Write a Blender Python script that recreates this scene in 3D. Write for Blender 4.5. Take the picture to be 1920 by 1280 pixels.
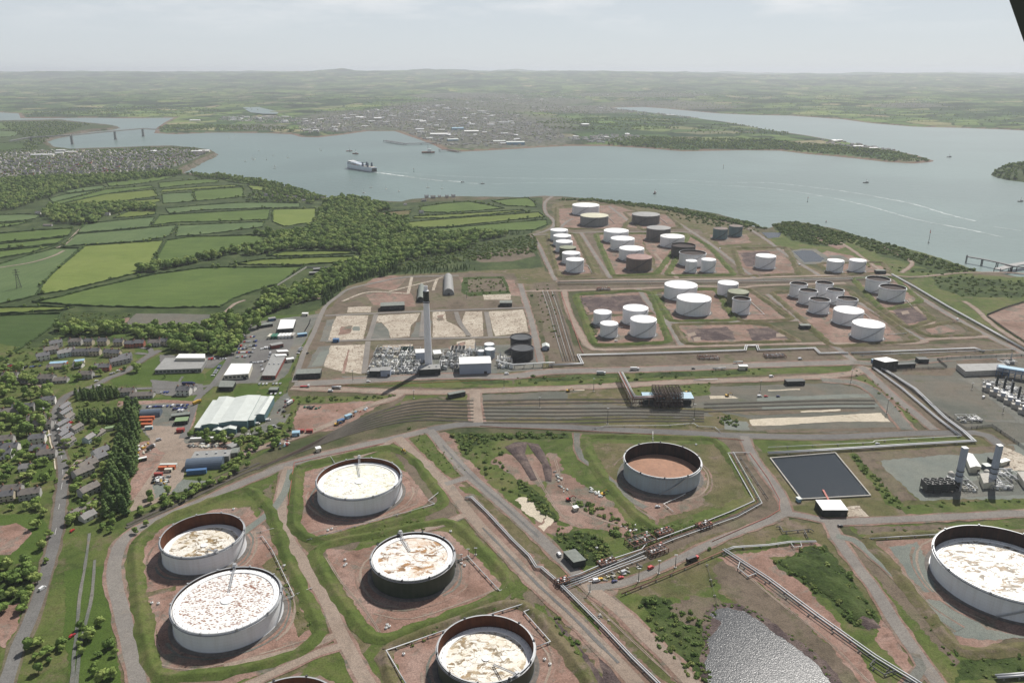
import bpy, bmesh, math, random
import numpy as np
from mathutils import Vector, Matrix
from mathutils.geometry import tessellate_polygon
from mathutils.kdtree import KDTree
for o in list(bpy.data.objects): bpy.data.objects.remove(o)
SC = bpy.context.scene
COL = SC.collection
# ---------------------------------------------------------------- camera
F = 1460.0; HOR = 134.0; CH = 350.0; WZ = -12.0
TH = math.atan((640 - HOR) / F); CT, ST = math.cos(TH), math.sin(TH)
cam = bpy.data.cameras.new('camera'); cam_o = bpy.data.objects.new('camera', cam); COL.objects.link(cam_o)
cam_o.location = (0, 0, CH); cam_o.rotation_euler = (math.pi / 2 - TH, 0, 0)
cam.sensor_width = 36; cam.lens = 36 * F / 1920; cam.clip_start = 0.5; cam.clip_end = 150000
SC.camera = cam_o
# ---------------------------------------------------------------- sun and sky
SUN_EL, SUN_AZ = 49.0, 29.0          # azimuth measured from +Y towards +X
sun = bpy.data.lights.new('sun', 'SUN'); sun_o = bpy.data.objects.new('sun', sun); COL.objects.link(sun_o)
sun.energy = 5.0; sun.angle = math.radians(0.5); sun.color = (1.0, 0.955, 0.89)
d = Vector((math.sin(math.radians(SUN_AZ)) * math.cos(math.radians(SUN_EL)), math.cos(math.radians(SUN_AZ)) * math.cos(math.radians(SUN_EL)), math.sin(math.radians(SUN_EL))))
sun_o.rotation_euler = d.to_track_quat('Z', 'Y').to_euler(); sun_o.location = (0, 0, 600)
w = bpy.data.worlds.new('World'); SC.world = w; w.use_nodes = True
nt = w.node_tree; N = nt.nodes; L = nt.links; N.clear()
wo = N.new('ShaderNodeOutputWorld'); bg = N.new('ShaderNodeBackground')
sky = N.new('ShaderNodeTexSky'); sky.sky_type = 'NISHITA'; sky.sun_disc = False
sky.sun_elevation = math.radians(SUN_EL); sky.sun_rotation = math.radians(SUN_AZ)
sky.altitude = 300; sky.air_density = 0.8; sky.dust_density = 0.4; sky.ozone_density = 1.0
tc = N.new('ShaderNodeTexCoord'); mp = N.new('ShaderNodeMapping'); mp.inputs['Scale'].default_value = (2.2, 2.2, 11.0)
nz = N.new('ShaderNodeTexNoise'); nz.inputs['Scale'].default_value = 2.6; nz.inputs['Detail'].default_value = 9; nz.inputs['Roughness'].default_value = 0.62
rp = N.new('ShaderNodeValToRGB'); rp.color_ramp.elements[0].position = 0.46; rp.color_ramp.elements[1].position = 0.66
sx = N.new('ShaderNodeSeparateXYZ')
rz = N.new('ShaderNodeMapRange'); rz.inputs[1].default_value = 0.035; rz.inputs[2].default_value = 0.085
mu = N.new('ShaderNodeMath'); mu.operation = 'MULTIPLY'
mu2 = N.new('ShaderNodeMath'); mu2.operation = 'MULTIPLY'; mu2.inputs[1].default_value = 0.75
hz = N.new('ShaderNodeMix'); hz.data_type = 'RGBA'; hz.inputs[0].default_value = 0.75; hz.inputs[7].default_value = (12.6, 13.5, 14.3, 1)
mx = N.new('ShaderNodeMix'); mx.data_type = 'RGBA'; mx.inputs[7].default_value = (15.8, 16.0, 16.2, 1)
L.new(tc.outputs['Generated'], mp.inputs[0]); L.new(mp.outputs[0], nz.inputs[0]); L.new(nz.outputs[0], rp.inputs[0])
L.new(tc.outputs['Generated'], sx.inputs[0]); L.new(sx.outputs[2], rz.inputs[0]); L.new(rz.outputs[0], mu.inputs[0]); L.new(rp.outputs[0], mu.inputs[1]); L.new(mu.outputs[0], mu2.inputs[0])
hf = N.new('ShaderNodeMapRange'); hf.interpolation_type = 'SMOOTHSTEP'; hf.inputs[1].default_value = 0.10; hf.inputs[2].default_value = 0.32; hf.inputs[3].default_value = 0.78; hf.inputs[4].default_value = 0.0; L.new(sx.outputs[2], hf.inputs[0]); L.new(hf.outputs[0], hz.inputs[0])
L.new(sky.outputs[0], hz.inputs[6]); L.new(hz.outputs[2], mx.inputs[6]); L.new(mu2.outputs[0], mx.inputs[0])
L.new(mx.outputs[2], bg.inputs[0]); bg.inputs[1].default_value = 0.05; L.new(bg.outputs[0], wo.inputs[0])
SC.view_settings.view_transform = 'Standard'; SC.view_settings.look = 'None'; SC.view_settings.exposure = 0.2; SC.view_settings.gamma = 1.0
SC.render.engine = 'CYCLES'
SC.cycles.use_denoising = True
SC.cycles.max_bounces = 5; SC.cycles.diffuse_bounces = 2; SC.cycles.glossy_bounces = 2; SC.cycles.transparent_max_bounces = 8; SC.cycles.volume_bounces = 0
SC.cycles.caustics_reflective = False; SC.cycles.caustics_refractive = False
# ---------------------------------------------------------------- helpers
def P(px, py, z=0.0):
 a = (px - 960) / F; b = (640 - py) / F
 ry = CT + b * ST; rz_ = -ST + b * CT; t = (z - CH) / rz_
 return Vector((a * t, ry * t, z))
def proj(X, Y, Z):
 dz = Z - CH; dd = Y * CT - dz * ST; u = Y * ST + dz * CT
 return 960 + F * X / dd, 640 - F * u / dd
def tag(o, label=None, cat=None, group=None, kind=None):
 if label: o['label'] = label
 if cat: o['category'] = cat
 if group: o['group'] = group
 if kind: o['kind'] = kind
 return o
def empty(name, loc, rz=0.0):
 o = bpy.data.objects.new(name, None); COL.objects.link(o); o.location = loc; o.rotation_euler = (0, 0, rz); o.empty_display_size = 1
 return o
class MB:
 def __init__(s): s.v = []; s.f = []; s.m = []; s.cur = 0; s.sm = []
 def add(s, vs, fs, mi=None, smooth=False):
  b = len(s.v); s.v += [tuple(q) for q in vs]; s.f += [tuple(i + b for i in f) for f in fs]
  s.m += [s.cur if mi is None else mi] * len(fs); s.sm += [smooth] * len(fs)
 def box(s, x0, x1, y0, y1, z0, z1, mi=None):
  s.add([(x0,y0,z0),(x1,y0,z0),(x1,y1,z0),(x0,y1,z0),(x0,y0,z1),(x1,y0,z1),(x1,y1,z1),(x0,y1,z1)],
              [(0,3,2,1),(4,5,6,7),(0,1,5,4),(1,2,6,5),(2,3,7,6),(3,0,4,7)], mi)
 def bar(s, a, b, w, h=None, mi=None):
  a = Vector(a); b = Vector(b); h = w if h is None else h
  d = (b - a);
  if d.length < 1e-6: return
  d.normalize(); up = Vector((0,0,1)) if abs(d.z) < 0.95 else Vector((0,1,0))
  r = d.cross(up).normalized() * (w/2); u = r.cross(d).normalized() * (h/2)
  s.add([a-r-u,a+r-u,a+r+u,a-r+u,b-r-u,b+r-u,b+r+u,b-r+u],[(0,1,2,3),(7,6,5,4),(0,4,5,1),(1,5,6,2),(2,6,7,3),(3,7,4,0)],mi)
 def tube(s, pts, r, n=6, mi=None, cap=True, smooth=True):
  pts = [Vector(p) for p in pts]; rings = []
  for i, p in enumerate(pts):
   if i == 0: d = pts[1]-p
   elif i == len(pts)-1: d = p-pts[i-1]
   else: d = (pts[i+1]-p).normalized() + (p-pts[i-1]).normalized()
   if d.length < 1e-6: d = pts[min(i+1,len(pts)-1)]-pts[max(i-1,0)]
   d.normalize(); up = Vector((0,0,1)) if abs(d.z) < 0.95 else Vector((0,1,0))
   a = d.cross(up).normalized(); b = a.cross(d).normalized(); rr = r[i] if isinstance(r,(list,tuple)) else r
   k = 1.0
   if 0 < i < len(pts)-1:
    c = abs((p-pts[i-1]).normalized().dot(d)); k = min(1.6, 1/max(c,.6))
   rings.append([p + (a*math.cos(t)*k + b*math.sin(t))*rr for t in [2*math.pi*j/n for j in range(n)]])
  vs = [q for R in rings for q in R]; fs = []
  for i in range(len(pts)-1):
   for j in range(n):
    k = (j+1) % n; fs.append((i*n+j, i*n+k, (i+1)*n+k, (i+1)*n+j))
  if cap: fs.append(tuple(range(n-1,-1,-1))); fs.append(tuple((len(pts)-1)*n+j for j in range(n)))
  s.add(vs, fs, mi, smooth)
 def lathe(s, prof, n=48, c=(0,0,0), mi=None, smooth=False, close=False):
  vs = []; fs = []
  for (r, z) in prof:
   for j in range(n):
    t = 2*math.pi*j/n; vs.append((c[0]+r*math.cos(t), c[1]+r*math.sin(t), c[2]+z))
  for i in range(len(prof)-1):
   for j in range(n):
    k = (j+1) % n; fs.append((i*n+j, i*n+k, (i+1)*n+k, (i+1)*n+j))
  s.add(vs, fs, mi, smooth)
 def disc(s, r, z, n=48, c=(0,0), mi=None):
  s.add([(c[0]+r*math.cos(2*math.pi*j/n), c[1]+r*math.sin(2*math.pi*j/n), z) for j in range(n)], [tuple(range(n))], mi)
 def poly(s, pts, z0, z1, mi=None):    # vertical prism
  n = len(pts); vs = [(p[0],p[1],z0) for p in pts]+[(p[0],p[1],z1) for p in pts]
  a = sum(pts[i][0]*pts[(i+1)%n][1]-pts[(i+1)%n][0]*pts[i][1] for i in range(n))
  fs = [tuple(range(n,2*n)), tuple(range(n-1,-1,-1))]+[(i,(i+1)%n,(i+1)%n+n,i+n) for i in range(n)]
  if a < 0: fs = [tuple(reversed(f)) for f in fs]
  s.add(vs, fs, mi)
 def mesh(s, name, mats):
  me = bpy.data.meshes.new(name); me.from_pydata(s.v, [], s.f)
  for m in (mats if isinstance(mats,(list,tuple)) else [mats]): me.materials.append(m)
  me.polygons.foreach_set('material_index', s.m); me.polygons.foreach_set('use_smooth', s.sm); me.update()
  return me
 def build(s, name, mats, parent=None, loc=None, rz=0):
  o = bpy.data.objects.new(name, s.mesh(name, mats)); COL.objects.link(o)
  if parent: o.parent = parent
  if loc is not None: o.location = loc; o.rotation_euler = (0,0,rz)
  return o
def np_mesh(name, V, Fc, mats, smooth=False):
 me = bpy.data.meshes.new(name); V = np.asarray(V, np.float32); Fc = np.asarray(Fc, np.int32); k = Fc.shape[1]
 me.vertices.add(len(V)); me.vertices.foreach_set('co', V.ravel())
 me.loops.add(Fc.size); me.loops.foreach_set('vertex_index', Fc.ravel())
 me.polygons.add(len(Fc)); me.polygons.foreach_set('loop_start', np.arange(0, Fc.size, k, dtype=np.int32))
 try: me.polygons.foreach_set('loop_total', np.full(len(Fc), k, np.int32))
 except Exception: pass
 for m in (mats if isinstance(mats,(list,tuple)) else [mats]): me.materials.append(m)
 me.polygons.foreach_set('use_smooth', np.full(len(Fc), smooth)); me.update(); me.validate()
 return me
def copy_tree(o, parent=None):
 c = o.copy(); COL.objects.link(c)
 if parent: c.parent = parent
 for ch in list(KIDS.get(o.name, [])): copy_tree(ch, c)
 return c
KIDS = {}
def freeze(o):   # remember the children of a prototype
 KIDS[o.name] = [c for c in bpy.data.objects if c.parent == o]
 for c in KIDS[o.name]: freeze(c)
# ---------------------------------------------------------------- materials
def new_mat(name):
 m = bpy.data.materials.new(name); m.use_nodes = True; nt = m.node_tree; nt.nodes.clear()
 o = nt.nodes.new('ShaderNodeOutputMaterial'); b = nt.nodes.new('ShaderNodeBsdfPrincipled'); nt.links.new(b.outputs[0], o.inputs[0])
 return m, nt, b
def c4(c): return (c[0], c[1], c[2], 1)
def noise(nt, coord, scale, detail=4, rough=.55, dist=0):
 n = nt.nodes.new('ShaderNodeTexNoise'); n.inputs['Scale'].default_value = scale; n.inputs['Detail'].default_value = detail
 n.inputs['Roughness'].default_value = rough; n.inputs['Distortion'].default_value = dist
 nt.links.new(coord, n.inputs['Vector']); return n.outputs[0]
def ramp(nt, val, stops):
 r = nt.nodes.new('ShaderNodeValToRGB'); e = r.color_ramp.elements
 while len(e) < len(stops): e.new(0.5)
 for i, (p, c) in enumerate(stops):
  e[i].position = p; e[i].color = c4(c) if hasattr(c, '__len__') else (c, c, c, 1)
 nt.links.new(val, r.inputs[0]); return r.outputs[0]
def mixc(nt, a, b, fac, mode='MIX'):
 m = nt.nodes.new('ShaderNodeMix'); m.data_type = 'RGBA'; m.blend_type = mode
 for i, v in ((0, fac), (6, a), (7, b)):
  if hasattr(v, 'is_output') or isinstance(v, bpy.types.NodeSocket): nt.links.new(v, m.inputs[i])
  else: m.inputs[i].default_value = v if i == 0 else c4(v)
 return m.outputs[2]
def wpos(nt): return nt.nodes.new('ShaderNodeNewGeometry').outputs['Position']
def opos(nt): return nt.nodes.new('ShaderNodeTexCoord').outputs['Object']
def stretch(nt, c, s, rot=0):
 m = nt.nodes.new('ShaderNodeMapping'); m.inputs['Scale'].default_value = s; m.inputs['Rotation'].default_value = (0,0,rot); nt.links.new(c, m.inputs[0]); return m.outputs[0]
def bump(nt, b, h, strength=.4, dist=.3):
 n = nt.nodes.new('ShaderNodeBump'); n.inputs['Strength'].default_value = strength; n.inputs['Distance'].default_value = dist
 nt.links.new(h, n.inputs['Height']); nt.links.new(n.outputs[0], b.inputs['Normal'])
def gmat(name, cols, big=.015, mid=.12, fine=.9, var=.45, rough=.95, bmp=.35, lo=.36, hi=.64, patch=None, pat=(.55,.66), pscale=.05, streak=None):
 m, nt, b = new_mat(name); w = wpos(nt)
 n1 = noise(nt, w, big, 7, .62, .6)
 k = len(cols); c = ramp(nt, n1, [(lo+(hi-lo)*i/max(1,k-1), cols[i]) for i in range(k)]) if k > 1 else None
 if c is None: c = mixc(nt, cols[0], cols[0], 0.)
 if patch is not None:
  pn = noise(nt, w, pscale, 8, .68, .8); c = mixc(nt, c, patch, ramp(nt, pn, [(pat[0],0.),(pat[1],1.)]))
 n2 = noise(nt, w, mid, 8, .7); c = mixc(nt, c, ramp(nt, n2, [(.3,1-var),(.7,1+var*.0+.0)]), 1., 'MULTIPLY') if False else mixc(nt, c, ramp(nt, n2, [(.28,(1-var,)*3),(.5,(.93,)*3),(.72,(1,)*3)]), 1., 'MULTIPLY')
 n3 = noise(nt, w, fine, 5, .7); c = mixc(nt, c, ramp(nt, n3, [(.32,(.55,)*3),(.6,(1.08,)*3)]), .85, 'MULTIPLY')
 if streak:
  sn = noise(nt, stretch(nt, w, (streak[0], streak[1], 1), streak[2]), 1., 4, .6); c = mixc(nt, c, ramp(nt, sn, [(.4,(1-streak[3],)*3),(.6,(1,)*3)]), 1., 'MULTIPLY')
 nt.links.new(c, b.inputs['Base Color']); b.inputs['Roughness'].default_value = rough; b.inputs['Specular IOR Level'].default_value = .15
 bump(nt, b, n3, bmp, 1.0)
 return m
SEAM = set()
def pmat(name, col, rough=.6, metal=0., var=.2, scale=.3, dirt=None, dfac=.5, dscale=.4, vert=False, spec=.4, alt=None):
 m, nt, b = new_mat(name); o = opos(nt)
 n = noise(nt, o, scale, 5, .6); c = mixc(nt, col, ramp(nt, n, [(.3,(1-var,)*3),(.6,(1,)*3)]), 1., 'MULTIPLY')
 if dirt is not None:
  oo = stretch(nt, o, (1,1,.08)) if vert else o
  dn = noise(nt, oo, dscale, 7, .7); c = mixc(nt, c, dirt, ramp(nt, dn, [(.46,0.),(.72,dfac)]))
  if vert:   # weld seams between the plate courses
   sp = nt.nodes.new('ShaderNodeSeparateXYZ'); nt.links.new(o, sp.inputs[0]); q = nt.nodes.new('ShaderNodeMath'); q.operation = 'PINGPONG'; q.inputs[1].default_value = 1.25; nt.links.new(sp.outputs[2], q.inputs[0])
   c = mixc(nt, c, ramp(nt, q.outputs[0], [(.0,(.80,)*3),(.10,(1,)*3)]), 1., 'MULTIPLY')
 nt.links.new(c, b.inputs['Base Color']); b.inputs['Roughness'].default_value = rough; b.inputs['Metallic'].default_value = metal; b.inputs['Specular IOR Level'].default_value = spec
 return m
MT = {}
G = dict(
 land=gmat('land', [(.055,.07,.028),(.09,.09,.045),(.13,.11,.07),(.17,.135,.10)], .012, .08, .7, .5, patch=(.055,.075,.026), pscale=.03),
 country=gmat('country', [(.035,.055,.018),(.052,.078,.024),(.085,.11,.04)], .02, .12, .6, .6),
 grass=gmat('grass', [(.065,.095,.022),(.095,.125,.032),(.130,.135,.048)], .025, .12, .8, .5, patch=(.15,.125,.075), pat=(.53,.70), pscale=.06),
 lawn=gmat('lawn', [(.06,.10,.018),(.08,.12,.025)], .03, .1, .8, .25),
 scrub=gmat('scrub', [(.032,.050,.014),(.052,.080,.020),(.080,.105,.034)], .03, .14, .5, .65, bmp=.9),
 olive=gmat('olive', [(.090,.100,.036),(.125,.115,.052),(.165,.135,.080)], .02, .12, .8, .5, patch=(.20,.155,.12), pat=(.52,.66), pscale=.05),
 dirt=gmat('dirt', [(.20,.132,.10),(.265,.172,.137),(.315,.222,.18)], .02, .13, .8, .5, patch=(.16,.155,.12), pat=(.50,.64), pscale=.045),
 reddirt=gmat('reddirt', [(.215,.132,.10),(.285,.178,.14),(.34,.235,.195)], .025, .14, .8, .5, patch=(.19,.175,.145), pat=(.53,.68), pscale=.06),
 browndirt=gmat('browndirt', [(.125,.10,.072),(.165,.13,.098),(.15,.135,.085)], .02, .12, .9, .5, patch=(.085,.09,.04), pat=(.55,.7), pscale=.04),
 gravel=gmat('gravel', [(.13,.14,.12),(.17,.17,.15),(.20,.19,.16)], .02, .10, .9, .3, patch=(.20,.16,.12), pat=(.55,.7), pscale=.03),
 yard=gmat('yard', [(.12,.125,.105),(.15,.145,.12),(.17,.15,.12)], .015, .08, .9, .25, patch=(.10,.11,.05), pat=(.6,.75), pscale=.05, streak=(.008,.15,.0,.08)),
 concrete=gmat('concrete', [(.40,.34,.27),(.48,.42,.34),(.56,.50,.41)], .03, .2, .7, .45, patch=(.22,.17,.13), pat=(.53,.59), pscale=.2),
 pale=gmat('pale', [(.50,.44,.34),(.60,.53,.42)], .03, .15, .9, .2, patch=(.28,.21,.15), pat=(.6,.7), pscale=.07),
 road=gmat('road', [(.20,.185,.17),(.25,.23,.205)], .02, .08, 1.2, .22, patch=(.28,.24,.20), pat=(.55,.75), pscale=.05, bmp=.1),
 asphalt=gmat('asphalt', [(.14,.135,.13),(.18,.175,.165)], .02, .08, 1.2, .2, bmp=.1),
 track=gmat('track', [(.28,.22,.175),(.335,.27,.22)], .02, .10, 1.2, .3, patch=(.20,.18,.15), pat=(.55,.7), pscale=.05),
 greengravel=gmat('greengravel', [(.17,.19,.17),(.21,.22,.19)], .03, .1, 1.2, .2),
 ballast=gmat('ballast', [(.11,.105,.095),(.14,.13,.11)], .03, .2, 1.4, .3),
 spoil=gmat('spoil', [(.075,.055,.055),(.12,.09,.085),(.19,.145,.125)], .05, .25, .8, .5, bmp=1.),
 f_mid=gmat('f_mid', [(.085,.135,.032),(.115,.17,.042)], .01, .05, .5, .15, streak=(.012,.22,.5,.2)),
 f_blue=gmat('f_blue', [(.09,.14,.052),(.12,.17,.066)], .01, .05, .5, .12, streak=(.2,.012,.3,.14)),
 f_bright=gmat('f_bright', [(.15,.20,.045),(.19,.235,.06)], .012, .05, .5, .12, streak=(.02,.3,.9,.14)),
 f_yel=gmat('f_yel', [(.125,.168,.034),(.155,.195,.044)], .012, .05, .5, .15, streak=(.02,.2,.2,.18)),
 f_dark=gmat('f_dark', [(.055,.095,.024),(.07,.11,.03)], .012, .05, .5, .2, streak=(.02,.2,1.2,.2)),
 f_brown=gmat('f_brown', [(.12,.115,.045),(.15,.12,.06)], .012, .05, .5, .2),
 white=gmat('marking', [(.7,.7,.68)], .1, .3, 2, .15),
)
def water_mat(name, col, rough, s1, st, d1, spec=.5, s2=None, streaks=True):
 m, nt, b = new_mat(name); w = wpos(nt)
 n = noise(nt, w, .0012, 5, .6, 1.0)
 c = mixc(nt, col, [x*.82 for x in col], ramp(nt, n, [(.4,0.),(.62,1.)]))
 nt.links.new(c, b.inputs['Base Color']); b.inputs['Roughness'].default_value = rough; b.inputs['Specular IOR Level'].default_value = spec; b.inputs['IOR'].default_value = 1.333
 h = noise(nt, w, s1, 3 if s1 < .1 else 1, .5)
 bump(nt, b, h, st, d1)
 return m
G['sea'] = water_mat('sea', (.125,.180,.162), .32, .05, .35, 3.0)
G['pond'] = water_mat('pond', (.022,.028,.033), .16, 1.7, 1.0, .10, .4)
G['lagoon'] = water_mat('lagoon', (.03,.034,.04), .24, 1.7, 1.0, .085, .3)
def sheet(name, pts, mat, z, jit=1.2, seg=None, world=False, kind='structure', near=1.0):
 """flat irregular patch of ground traced as points on the ground"""
 W = [Vector((p[0],p[1],0)) for p in pts] if world else [P(p[0],p[1],0) for p in pts]
 if name in ('grass','scrub','dirt','yard','spoil_heap'): jit *= 1.5
 rnd = random.Random(sum(map(ord, name))*31+int(pts[0][0]*7+pts[0][1]*13))
 dist = sum(p.length for p in W)/len(W); seg = seg or max(2.5, dist/220.)
 out = []
 for i in range(len(W)):
  a, b = W[i], W[(i+1)%len(W)]; d = b-a; L_ = d.length
  n = max(1, min(160, int(L_/seg))); nrm = Vector((-d.y, d.x, 0));
  if L_ > 0: nrm /= L_
  ph = [rnd.uniform(0,6.28) for _ in range(3)];
  for k in range(n):
   t = k/n; q = a+d*t; s_ = t*L_
   e = math.sin(math.pi*t)**.3 if k else 0
   off = jit*e*(.5*math.sin(s_/31+ph[0])+.35*math.sin(s_/11+ph[1])+rnd.uniform(-.5,.5))
   out.append(q+nrm*off)
 tri = tessellate_polygon([out]); vs = [(p.x,p.y,z) for p in out]; fs = []
 for t in tri:
  a,b,c = [Vector(vs[i]) for i in t]
  fs.append(tuple(t) if (b-a).cross(c-a).z > 0 else tuple(reversed(t)))
 mb = MB(); mb.add(vs, fs); o = mb.build(name, mat); tag(o, kind=kind); return o
def smooth_line(W, step=8.):
 """Catmull-Rom through world points"""
 if len(W) < 3: return W
 Q = [W[0]*2-W[1]]+W+[W[-1]*2-W[-2]]; out = []
 for i in range(1, len(Q)-2):
  n = max(1, int((Q[i+1]-Q[i]).length/step))
  for k in range(n):
   t = k/n; a,b,c,d = Q[i-1],Q[i],Q[i+1],Q[i+2]
   out.append(.5*((2*b)+(c-a)*t+(2*a-5*b+4*c-d)*t*t+(3*b-a-3*c+d)*t**3))
 out.append(W[-1]); return out
def ribbon(name, pts, width, mat, z, jit=.25, kind='structure', smooth=True, world=False, wz=0.):
 W = [Vector(p) for p in pts] if world else [P(p[0],p[1],wz) for p in pts]
 if smooth: W = smooth_line(W)
 rnd = random.Random(len(pts)*7+int(pts[0][0])); vs = []; fs = []
 for i, p in enumerate(W):
  d = W[min(i+1,len(W)-1)]-W[max(i-1,0)]; d.z = 0; d.normalize(); n = Vector((-d.y,d.x,0))
  a = width/2+rnd.uniform(-jit,jit); b = width/2+rnd.uniform(-jit,jit)
  vs += [(p.x+n.x*a,p.y+n.y*a,z+wz),(p.x-n.x*b,p.y-n.y*b,z+wz)]
  if i: k = 2*i; fs.append((k-2,k-1,k+1,k))
 mb = MB(); mb.add(vs, fs); o = mb.build(name, mat); tag(o, kind=kind); return o
QUEUE = []
def S(name, base, mat, *polys, jit=1.2):
 QUEUE.append((base, lambda z: [sheet(name, p, G[mat], z+.0005*(i%12), jit) for i,p in enumerate(polys)]))
def R(name, base, mat, width, *lines, **k):
 QUEUE.append((base, lambda z: [ribbon(name, p, width, G[mat], z+.0005*(i%12), **k) for i,p in enumerate(lines)]))
 if name == 'road' and width >= 6 and lines[0][0][0] > 240 and not (width == 7 and lines[0][0][0] < 800): QUEUE.append((.25, lambda z: [ribbon('road_verge', p, width*1.4+.6, G['dirt' if mat != 'asphalt' else 'browndirt'], z+.0005*(i%12), jit=1.1) for i,p in enumerate(lines)]))
def flush():
 bases = sorted(set(q[0] for q in QUEUE)); cnt = {}
 print('sheet levels', len(bases))
 for bs, fn in QUEUE: cnt[bs] = cnt.get(bs, 0)+1; fn(.03+bases.index(bs)*.008+cnt[bs]*.00013)
 QUEUE.clear()
def in_poly(x, y, poly):
 c = False; n = len(poly); j = n-1
 for i in range(n):
  xi, yi = poly[i]; xj, yj = poly[j]
  if (yi > y) != (yj > y) and x < (xj-xi)*(y-yi)/(yj-yi)+xi: c = not c
  j = i
 return c
# ================================================================ water, near land, far land
RAD = 46000.
mb = MB(); mb.add([(-44000,-1500,WZ),(44000,-1500,WZ),(44000,44000,WZ),(-44000,44000,WZ)],[(0,1,2,3)])
tag(mb.build('sea_water', G['sea']), kind='structure')
COAST = [(-500,226),(0,226),(60,225),(110,224),(145,228),(177,231),(205,234),(220,237),(200,241),(165,244),(133,250),(100,256),(82,262),(90,270),(100,275),(133,279),(187,277),(225,276),
 (270,274),(320,273),(367,277),(395,281),(401,285),(393,291),(380,296),(367,303),(348,312),(333,319),(345,324),(383,327),(415,329),(450,332),(480,337),(510,342),(550,353),(583,365),(610,370),(640,372),
 (700,375),(753,378),(773,373),(827,369),(873,368),(930,369),(973,370),(1020,367),(1053,368),(1107,372),(1173,380),(1215,384),(1257,388),(1300,393),(1347,401),(1372,408),(1397,416),(1410,424),(1427,428),(1445,427),
 (1455,420),(1467,417),(1490,416),(1513,418),(1540,424),(1563,428),(1590,436),(1613,443),(1650,454),(1680,462),(1715,470),(1747,479),(1790,495),(1830,510),(1877,512),(1920,522),(2000,545),(2300,600)]
cw = [P(x,y,0) for x,y in COAST]
rn = random.Random(5); co = []
for i in range(len(cw)-1):
 a,b = cw[i],cw[i+1]; n = max(1,min(12,int((b-a).length/25)))
 for k in range(n):
  q = a.lerp(b,k/n); j = 5. if k else 0; co.append(Vector((q.x+rn.uniform(-j,j), q.y+rn.uniform(-j,j), 0)))
co.append(cw[-1])
ring = co+[Vector((1400,-1200,0)),Vector((-1900,-1200,0)),Vector((-4200,4200,0))]
mb = MB(); tri = tessellate_polygon([ring]); vs = [(p.x,p.y,0.) for p in ring]
fs = []
for t in tri:
 a,b,c = [Vector(vs[i]) for i in t]; fs.append(tuple(t) if (b-a).cross(c-a).z > 0 else tuple(reversed(t)))
mb.add(vs, fs, 0)
# cliff and foreshore skirt
sk = []; n = len(co)
for i,p in enumerate(co):
 d = co[min(i+1,n-1)]-co[max(i-1,0)]; d.normalize(); nn = Vector((-d.y,d.x,0))
 sk += [(p.x,p.y,0),(p.x+nn.x*7,p.y+nn.y*7,-8),(p.x+nn.x*22,p.y+nn.y*22,WZ-1.5)]
fs = []
for i in range(n-1):
 for k in range(2): a = i*3+k; fs.append((a,a+3,a+4,a+1))
mb.add(sk, fs, 1)
G['shore'] = gmat('shore', [(.09,.08,.05),(.17,.14,.11),(.05,.07,.03)], .02, .1, .5, .5)
tag(mb.build('ground', [G['land'], G['shore']]), kind='structure')
# green countryside west of the works
S('countryside', .02, 'country', [(-500,228),(0,228),(110,226),(215,237),(160,243),(90,256),(70,262),(95,277),(150,281),(270,276),(365,279),(396,285),(370,298),(330,318),(345,326),(500,343),(580,367),(640,375),(760,380),(1018,370),(1018,388),(1036,418),(1028,428),(995,438),(1006,462),(1018,505),(960,510),(735,518),(655,540),(600,580),(575,640),(545,700),(525,780),(540,825),(470,862),(330,935),(250,970),(225,1290),(225,1500),(-200,1900),(-900,1500),(-700,600)], jit=3)
# ---- far land as one rolling heightfield
FAR = [(-900,200),(-400,208),(0,211),(35,213),(38,222),(100,222),(160,221),(240,222),(327,221),(318,225),(308,230),(294,240),(288,250),(327,252),(400,249),(427,249),(500,250),(547,252),(563,257),(597,258),(640,253),(690,246),(740,246),
 (763,254),(790,263),(815,273),(830,281),(853,285),(900,283),(940,281),(1023,276),(1067,274),(1140,274),(1207,278),(1280,284),(1330,283),(1400,282),(1463,283),(1513,289),(1560,293),(1600,297),(1663,304),(1713,307),(1745,304),(1753,302),
 (1720,292),(1680,283),(1613,271),(1563,263),(1513,254),(1430,242),(1390,234),(1363,229),(1313,223),(1280,218),(1223,212),(1157,205),(1150,202),(1207,201),(1240,203),(1280,207),(1347,213),(1413,216),(1480,217),(1580,224),(1630,231),(1713,238),(1797,240),(1880,243),(1920,245),(2050,250),(2500,262),
 (2500,139),(-900,139)]
FW = np.array([tuple(P(x,y,WZ))[:2] for x,y in FAR])
def signed(X, Y, W=FW):
 best = np.full(X.shape, 1e18); ins = np.zeros(X.shape, bool); n = len(W)
 for i in range(n):
  ax, ay = W[i]; bx, by = W[(i+1)%n]; dx, dy = bx-ax, by-ay; l2 = dx*dx+dy*dy+1e-9
  t = np.clip(((X-ax)*dx+(Y-ay)*dy)/l2, 0, 1); d2 = (X-ax-t*dx)**2+(Y-ay-t*dy)**2; best = np.minimum(best, d2)
  cr = ((ay > Y) != (by > Y)); xi = (bx-ax)*(Y-ay)/((by-ay) if abs(by-ay) > 1e-9 else 1e-9)+ax; ins ^= cr & (X < xi)
 return np.where(ins, 1, -1)*np.sqrt(best)
rs = np.random.RandomState(3); WV = [(rs.uniform(0,2*np.pi), rs.uniform(0,2*np.pi), rs.uniform(.7,1.4)) for _ in range(28)]
def fbm(X, Y, L0):
 o = 0; a = 1.
 for i,(th,ph,k) in enumerate(WV):
  lam = L0*k/(1.35**(i//3)); a = 1/(1.28**(i//3)); o = o+a*np.sin((X*math.cos(th)+Y*math.sin(th))*2*np.pi/lam+ph+1.7*np.sin((X*math.sin(th)-Y*math.cos(th))*2*np.pi/(lam*1.7)+ph*2))
 return o/6.
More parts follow.
